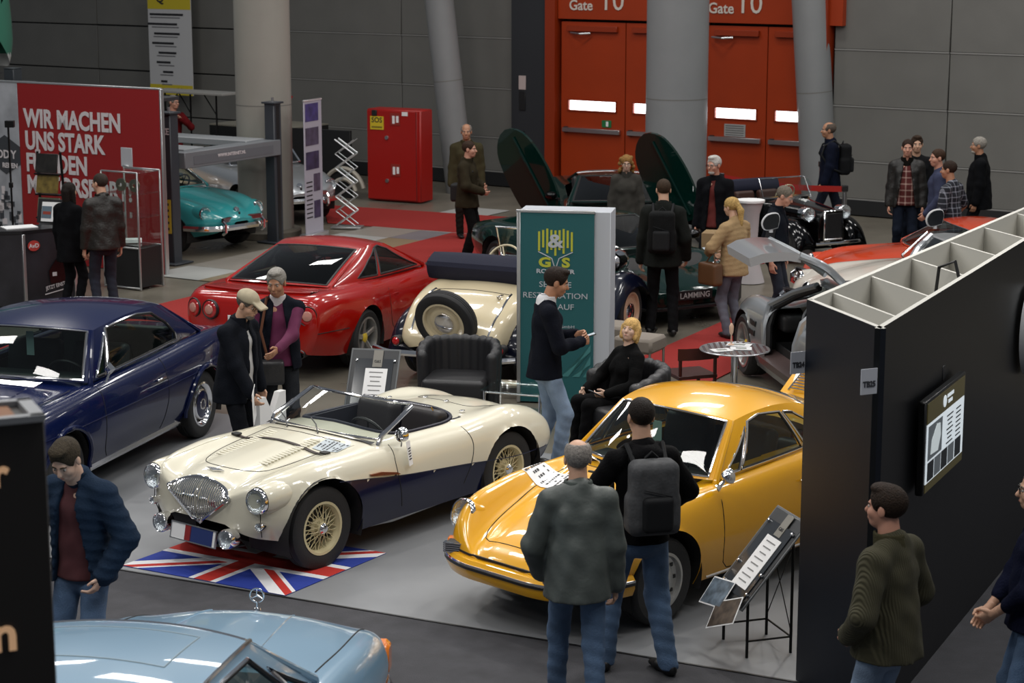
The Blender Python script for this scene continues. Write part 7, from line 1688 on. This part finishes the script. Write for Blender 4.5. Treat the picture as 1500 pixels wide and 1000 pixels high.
def _knit():
    nt = KNIT.node_tree; b = nt.nodes['Principled BSDF']; tc = nt.nodes.new('ShaderNodeTexCoord'); w = nt.nodes.new('ShaderNodeTexWave'); w.inputs['Scale'].default_value = 26; w.inputs['Distortion'].default_value = 1.2
    nt.links.new(tc.outputs['Object'], w.inputs['Vector']); bp = nt.nodes.new('ShaderNodeBump'); bp.inputs['Strength'].default_value = .6; bp.inputs['Distance'].default_value = .01; nt.links.new(w.outputs['Fac'], bp.inputs['Height']); nt.links.new(bp.outputs[0], b.inputs['Normal'])
_knit()
# ---- near visitors
person('man in navy quilted jacket over burgundy sweater looking down by the pale blue saloon', (-2.62, 11.80), -112, 1.80, lean=.05, hyaw=.05, hpitch=-.50, bulk=.045, hem=.84, top='#1e2d40', trm=JEANS, hair='full', hairc='#3a3226', shirt='#4a2226', opening=.115, near=2, puffer=True, collar='#1a2636', skin='pale',
       hands=((-.22, .12, .0), (.22, .17, .02)), elbows=((-1, -.6, 0), (1, -.6, 0)), belly=.01)
person('balding grey-haired man in a grey leather jacket seen from behind near the yellow coupe', (.40, 11.72), 92, 1.74, lean=.06, hyaw=.10, hpitch=.05, bulk=.04, hem=.80, topm=mat('grey_leather_jacket', '#4a504d', .5, noise=.05, nscale=3, bump=.12, bscale=40), trm=JEANS, hair='bald', hairc='#86807a', near=2, collar='#4d5350',
       hands=((-.22, .13, -.02), (.24, .05, -.08)), elbows=((-.8, -.8, 0), (.6, -1, 0)), feet=((-.12, .20), (.10, -.18)), shoe='#b0b0b0', belly=.03)
py = person('young man in a black hoodie with a grey backpack beside the yellow coupe', (.83, 12.48), 104, 1.83, hyaw=.05, hpitch=.02, bulk=.018, hem=.88, top='#08080a', trm=JEANS, hair='short', hairc='#1d1713', near=2, hands=((-.20, .24, .06), (.22, .22, .06)), elbows=((-1, -.5, 0), (1, -.6, 0)), feet=((-.20, .12), (.16, -.06)), shoe='#101012', hood=True, sleeve=.72, pants_wide=1.12)
backpack(py, 'grey and black backpack worn by the young man in the hoodie', '#4a4b4d')
person('man in an olive ribbed knit cardigan with hands in pockets by the black partition', (2.05, 10.50), 138, 1.80, hyaw=.15, hpitch=.03, bulk=.035, hem=.84, topm=KNIT, trm=JEANSL, hair='full', hairc='#261b13', near=2, rib=True, collar='#3a3726', skin='pink', belly=.03, hands=((-.18, .13, .03), (.18, .13, .03)), elbows=((-1, -.9, 0), (1, -.9, 0)))
person('man with glasses in a navy sweater at the right edge of the picture', (2.98, 10.90), 172, 1.79, hyaw=.0, hpitch=.0, bulk=.02, hem=.86, top='#0e1226', trm=JEANS, hair='short', hairc='#6a625a', near=2, glasses='#111111', hands=((-.06, .24, .02), (.08, .26, .0)), elbows=((-1, -.8, 0), (1, -.8, 0)), sleeve=.8, belly=.03)
pb_ = person('man in a dark navy blazer and jeans looking at his phone beside the teal banner', (.30, 17.6), 8, 1.85, lean=.03, hyaw=-.08, hpitch=-.25, bulk=.022, hem=.82, top='#0b0e18', trm=JEANSL, hair='full', hairc='#201610', near=2, shirt='#c9c9cc', opening=.06, collar='#d0d0d3', skin='tan', hands=((-.06, .27, .25), (.07, .29, .21)), elbows=((-1, -.9, -.8), (1, -.9, -.8)), feet=((-.10, -.06), (.10, .12)), curl=1.0)
phone(pb_, 1, 'white smartphone in the hands of the man in the blazer', (-.03, .0, .03), .3)
ps = person('seated blonde woman in a black top looking up from a black tub chair', (1.02, 18.35), -152, 1.68, lean=-.16, twist=.05, hyaw=.55, hpitch=.14, bulk=.018, top='#0a0a0b', tr='#0c0c0e', hair='bob', hairc='#c7a266', near=2, female=True, seat=.47, skin='pale', feet=((-.10, .52), (.08, .50)), hands=((-.12, .26, .10), (.20, .30, .08)), elbows=((-1, -.6, -.5), (1, -.6, -.5)), curl=.9)
phone(ps, 0, 'smartphone held by the seated blonde woman', (.0, .02, .03), .5)
pc = person('man in a beige cap and dark jacket holding white leaflets', (-2.40, 17.12), -28, 1.75, lean=.10, hpitch=-.26, bulk=.035, hem=.76, top='#12151c', tr='#15171c', hair='short', hairc='#5c554e', near=2, beard='#6b625a', cap='#a79c84', glasses='#3a2a22', collar='#12151c', shirt='#b8b8b8', opening=.05, hands=((-.26, .10, -.14), (.16, .34, -.14)), elbows=((-.6, -1, 0), (.8, -.8, 0)), belly=.03)
for k, (dx, lb) in enumerate(((.0, 'white leaflet with emblem held by the man in the cap'),)):
    o = MB().box((0, 0, 0), (.22, .003, .30), None, 0).build('leaflet', WHITEP); o.matrix_world = pc.M @ Matrix.Translation(Vector(pc.arms[1][2])+Vector((.02, .05, -.10))) @ Matrix.Rotation(.5, 4, 'Z') @ Matrix.Rotation(.25, 4, 'Y'); tag(o, lb, 'paper'); MB().lathe([(.035, 0), (.035, .003), (.001, .003)], 16, Matrix.Translation((0, -.002, .02)) @ Matrix.Rotation(math.pi/2, 4, 'X')).build('emblem', mat('emblem_brown', '#8a6a3a', .5), o)
bg_ = MB().prism([(-.20, .0), (-.11, .0), (0, -.18), (.11, .0), (.20, .0), (.20, -.34), (-.20, -.34)], -.03, .03, Matrix.Rotation(math.pi/2, 4, 'X')).build('paper_bag', WHITEP); bg_.matrix_world = pc.M @ Matrix.Translation(Vector(pc.arms[0][2])+Vector((-.0, .10, -.06))); tag(bg_, 'white paper bag with dark print hanging from the hand of the man in the cap', 'bag'); boxo('print', (0, -.034, -.22), (.12, .004, .08), INK, bg_, ch=0)
pv = person('grey-haired man in a purple sweater and navy vest pointing with his hand', (-2.12, 17.95), -82, 1.80, lean=.06, hyaw=-.30, hpitch=-.16, bulk=.035, hem=.86, top='#10131c', tr='#26282c', hair='full', hairc='#8d8983', near=2, shirt='#5c1a40', opening=.10, vest=True, collar='#c8c2c4', skin='tan', hands=((.02, .42, .20), (.26, .12, -.08)), elbows=((-1, -.4, -.7), (.8, -1, 0)), curl=(.35, .8), belly=.03)
cb_ = empty('shoulder_bag', (0, 0, 0), 0, 'black shoulder bag at the hip of the man in the navy vest', 'bag'); cb_.matrix_world = pv.M
sdf_obj('bag_body', [('b', pv.up(.10, .22, -.06), (.11, .045, .08), .03)], .014, LEATHER, cb_); MB().tube([pv.up(.10, .20, .04), pv.up(.16, .16, .3), pv.up(.10, .04, .585), pv.up(-.05, -.16, .40)], .014, 6).build('strap', mat('strap_orange', '#5a3015', .7), cb_); boxo('flap', tuple(pv.up(.10, .275, -.02)), (.22, .02, .10), LEATHER, cb_, ch=.008)
# ---- middle distance
person('man in a dark brown leather jacket by the information counter seen from behind', (-5.16, 25.2), 118, 1.80, hyaw=.5, bulk=.035, hem=.84, topm=mat('brown_leather_jacket', '#1d1a16', .5, noise=.15, nscale=5, bump=.3, bscale=40), trm=JEANSD, hair='short', hairc='#332b25', near=1, collar='#1d1a16', belly=.02)
person('person in a black coat half hidden behind the man in the leather jacket', (-5.64, 25.45), 60, 1.66, bulk=.035, hem=.70, top='#0c0d10', tr='#101114', hair='long', hairc='#1a1512', near=1, female=True)
person('bald man in an olive jacket facing the camera near the slanted column', (-.72, 31.9), -92, 1.82, bulk=.045, hem=.74, top='#3d3826', tr='#22221f', hair='bald', hairc='#77706a', near=1, skin='tan', collar='#3d3826')
p13 = person('man in an olive brown jacket facing right before the bald man', (-.66, 29.65), -15, 1.77, bulk=.04, hem=.80, top='#2c261a', tr='#0a0a0a', hair='short', hairc='#33241a', near=1, skin='pink', collar='#2c261a', hands=((-.10, .22, .17), (.14, .26, .12)), elbows=((-1, -.6, -.4), (1, -.6, -.4)), pants_wide=1.1)
hb_ = empty('messenger_bag', (0, 0, 0), 0, 'black messenger bag on the back of the man facing right', 'bag'); hb_.matrix_world = p13.M
sdf_obj('bag_body', [('b', p13.up(-.18, -.14, .06), (.08, .12, .10), .035)], .016, mat('bag_black', '#0d0d0e', .7), hb_); MB().tube([p13.up(-.16, -.1, .16), p13.up(-.06, -.1, .58), p13.up(.12, .12, .40)], .016, 6).build('strap', mat('bag_black', 0), hb_)
person('woman with curly reddish blonde hair and glasses in a grey coat behind the green car', (1.62, 28.45), -92, 1.70, hpitch=-.1, bulk=.03, hem=.66, top='#3c3a36', tr='#1c1c1e', hair='curly', hairc='#8a6638', near=1, female=True, glasses='#151515', skin='pale', collar='#3c3a36')
p15 = person('tall man in dark jacket with black backpack seen from behind near the green car', (1.81, 23.9), 82, 1.88, hyaw=.2, hpitch=-.08, bulk=.045, hem=.80, top='#191b19', tr='#121214', hair='short', hairc='#3a2c20', near=1, hands=((-.26, .05, -.12), (.26, .08, -.04)), collar='#191b19', belly=.03, feet=((-.13, .02), (.13, -.03)))
backpack(p15, 'black backpack worn by the tall man in the dark jacket', '#111213', .48, .30, .18)
p16 = person('white-haired bearded man with glasses in a black jacket over a red shirt', (2.75, 27.15), -115, 1.82, hyaw=-.3, hpitch=-.05, bulk=.035, hem=.80, top='#0b0c10', tr='#141519', hair='full', hairc='#b7b4ae', near=1, beard='#aaa69f', glasses='#111111', shirt='#5a1712', opening=.06, collar='#15161a', skin='pink')
text('sleeve_number', '86', .10, WHITEP, p16.root, tuple(p16.up(.30, .02, .36)), (math.pi/2, 0, 2.0), .001, 'CENTER', .001)
p17 = person('blonde woman with ponytail in a beige quilted jacket holding a phone', (2.64, 23.72), 128, 1.69, hyaw=.15, hpitch=-.15, bulk=.038, hem=.80, top='#a08663', trm=JEANSG, hair='pony', hairc='#b09058', near=1, female=True, puffer=True, skin='fair', hands=((-.16, .28, .14), (.12, .26, .10)), elbows=((-1, -.5, -.3), (1, -.5, -.3)), shoe='#1a1a1a')
phone(p17, 0, 'smartphone held up by the woman in the beige jacket', (0, .02, .04), .4)
hg = empty('handbag', (0, 0, 0), 0, 'brown leather handbag on the arm of the woman in the beige jacket', 'bag'); hg.matrix_world = p17.M
sdf_obj('bag_body', [('b', p17.up(-.30, .10, -.10), (.04, .12, .10), .035)], .014, mat('brown_bag_leather', '#5a3a20', .45), hg, .03); MB().tube([p17.up(-.30, .02, .03), p17.up(-.27, .08, .20), p17.up(-.30, .18, .03)], .010, 6).build('handle', mat('brown_bag_leather', 0), hg)
person('grey-haired man with glasses in a dark vest looking down behind the silver gullwing door', (3.2, 24.35), -25, 1.77, lean=.06, hpitch=-.3, bulk=.03, hem=.84, top='#10141c', trm=JEANSD, hair='short', hairc='#6d655a', near=1, glasses='#8a8a8a', shirt='#0d0f16', vest=True, opening=.02, collar='#10141c', skin='pink', belly=.03)
p19 = person('man in a navy jacket with backpack striding to the left near the gate', (5.05, 31.95), 178, 1.84, bulk=.04, hem=.78, top='#0d1222', tr='#1b1f2a', hair='bald', hairc='#5a5048', near=1, skin='tan', collar='#0d1222', feet=((-.10, .28), (.10, -.34)), hands=((-.27, .12, -.08), (.27, .02, -.12)), shoe='#3a2c22')
backpack(p19, 'black backpack worn by the striding man in the navy jacket', '#131416', .46, .28, .16)
person('man in a black leather jacket over a red checked shirt', (5.76, 29.3), -100, 1.83, bulk=.04, hem=.82, topm=mat('black_leather_jacket', '#14120f', .5, noise=.15, nscale=5, bump=.3, bscale=40), tr='#141a26', hair='short', hairc='#2c1d15', near=1, shirt='#5a1713', shirtm=checker('red_check', '#4c1210', '#a58a80', 11, 11, .22), opening=.11, collar='#14120f', skin='pink', belly=.04)
person('person with brown hair mostly hidden behind the man in the checked shirt', (5.98, 29.75), -95, 1.84, bulk=.03, hem=.82, top='#17181a', tr='#141a26', hair='full', hairc='#33251b', near=0)
person('young man in a grey-blue hooded sweater turned to the left', (5.98, 28.1), 165, 1.81, hyaw=.45, bulk=.035, hem=.82, top='#3a3f55', tr='#20242e', hair='short', hairc='#3a281c', near=1, skin='pink', hood=True, hands=((-.22, .14, -.02), (.24, .10, -.04)))
person('man in a dark blue and white checked shirt turned away to the left', (5.90, 26.95), 140, 1.77, hyaw=.25, hpitch=-.05, bulk=.015, hem=.82, topm=checker('blue_check', '#10141f', '#8a8f9a', 16, 14, .2), tr='#1a1c24', hair='short', hairc='#2c2018', near=1, skin='tan', sleeve=.42, hands=((-.24, .12, -.05), (.27, .10, .0)), elbows=((-.6, -1, 0), (1, -.8, 0)), belly=.03)
person('white-haired bearded man in a black jacket facing left at the far right', (6.94, 29.8), 168, 1.81, bulk=.04, hem=.74, top='#0c0d10', tr='#121316', hair='grey', hairc='#8f8a82', near=1, beard='#a09a90', collar='#0c0d10', skin='tan', belly=.03)
person('man with glasses in a red top behind the car lift', (-6.3, 37.5), -50, 1.84, hyaw=.3, bulk=.02, hem=.84, top='#5a1014', tr='#1a1a1c', hair='grey', hairc='#7d766e', near=0, glasses='#111111', skin='pink', hands=((-.05, .2, .44), (.25, .1, 0)), elbows=((-1, -.3, -.6), (1, -1, 0)))
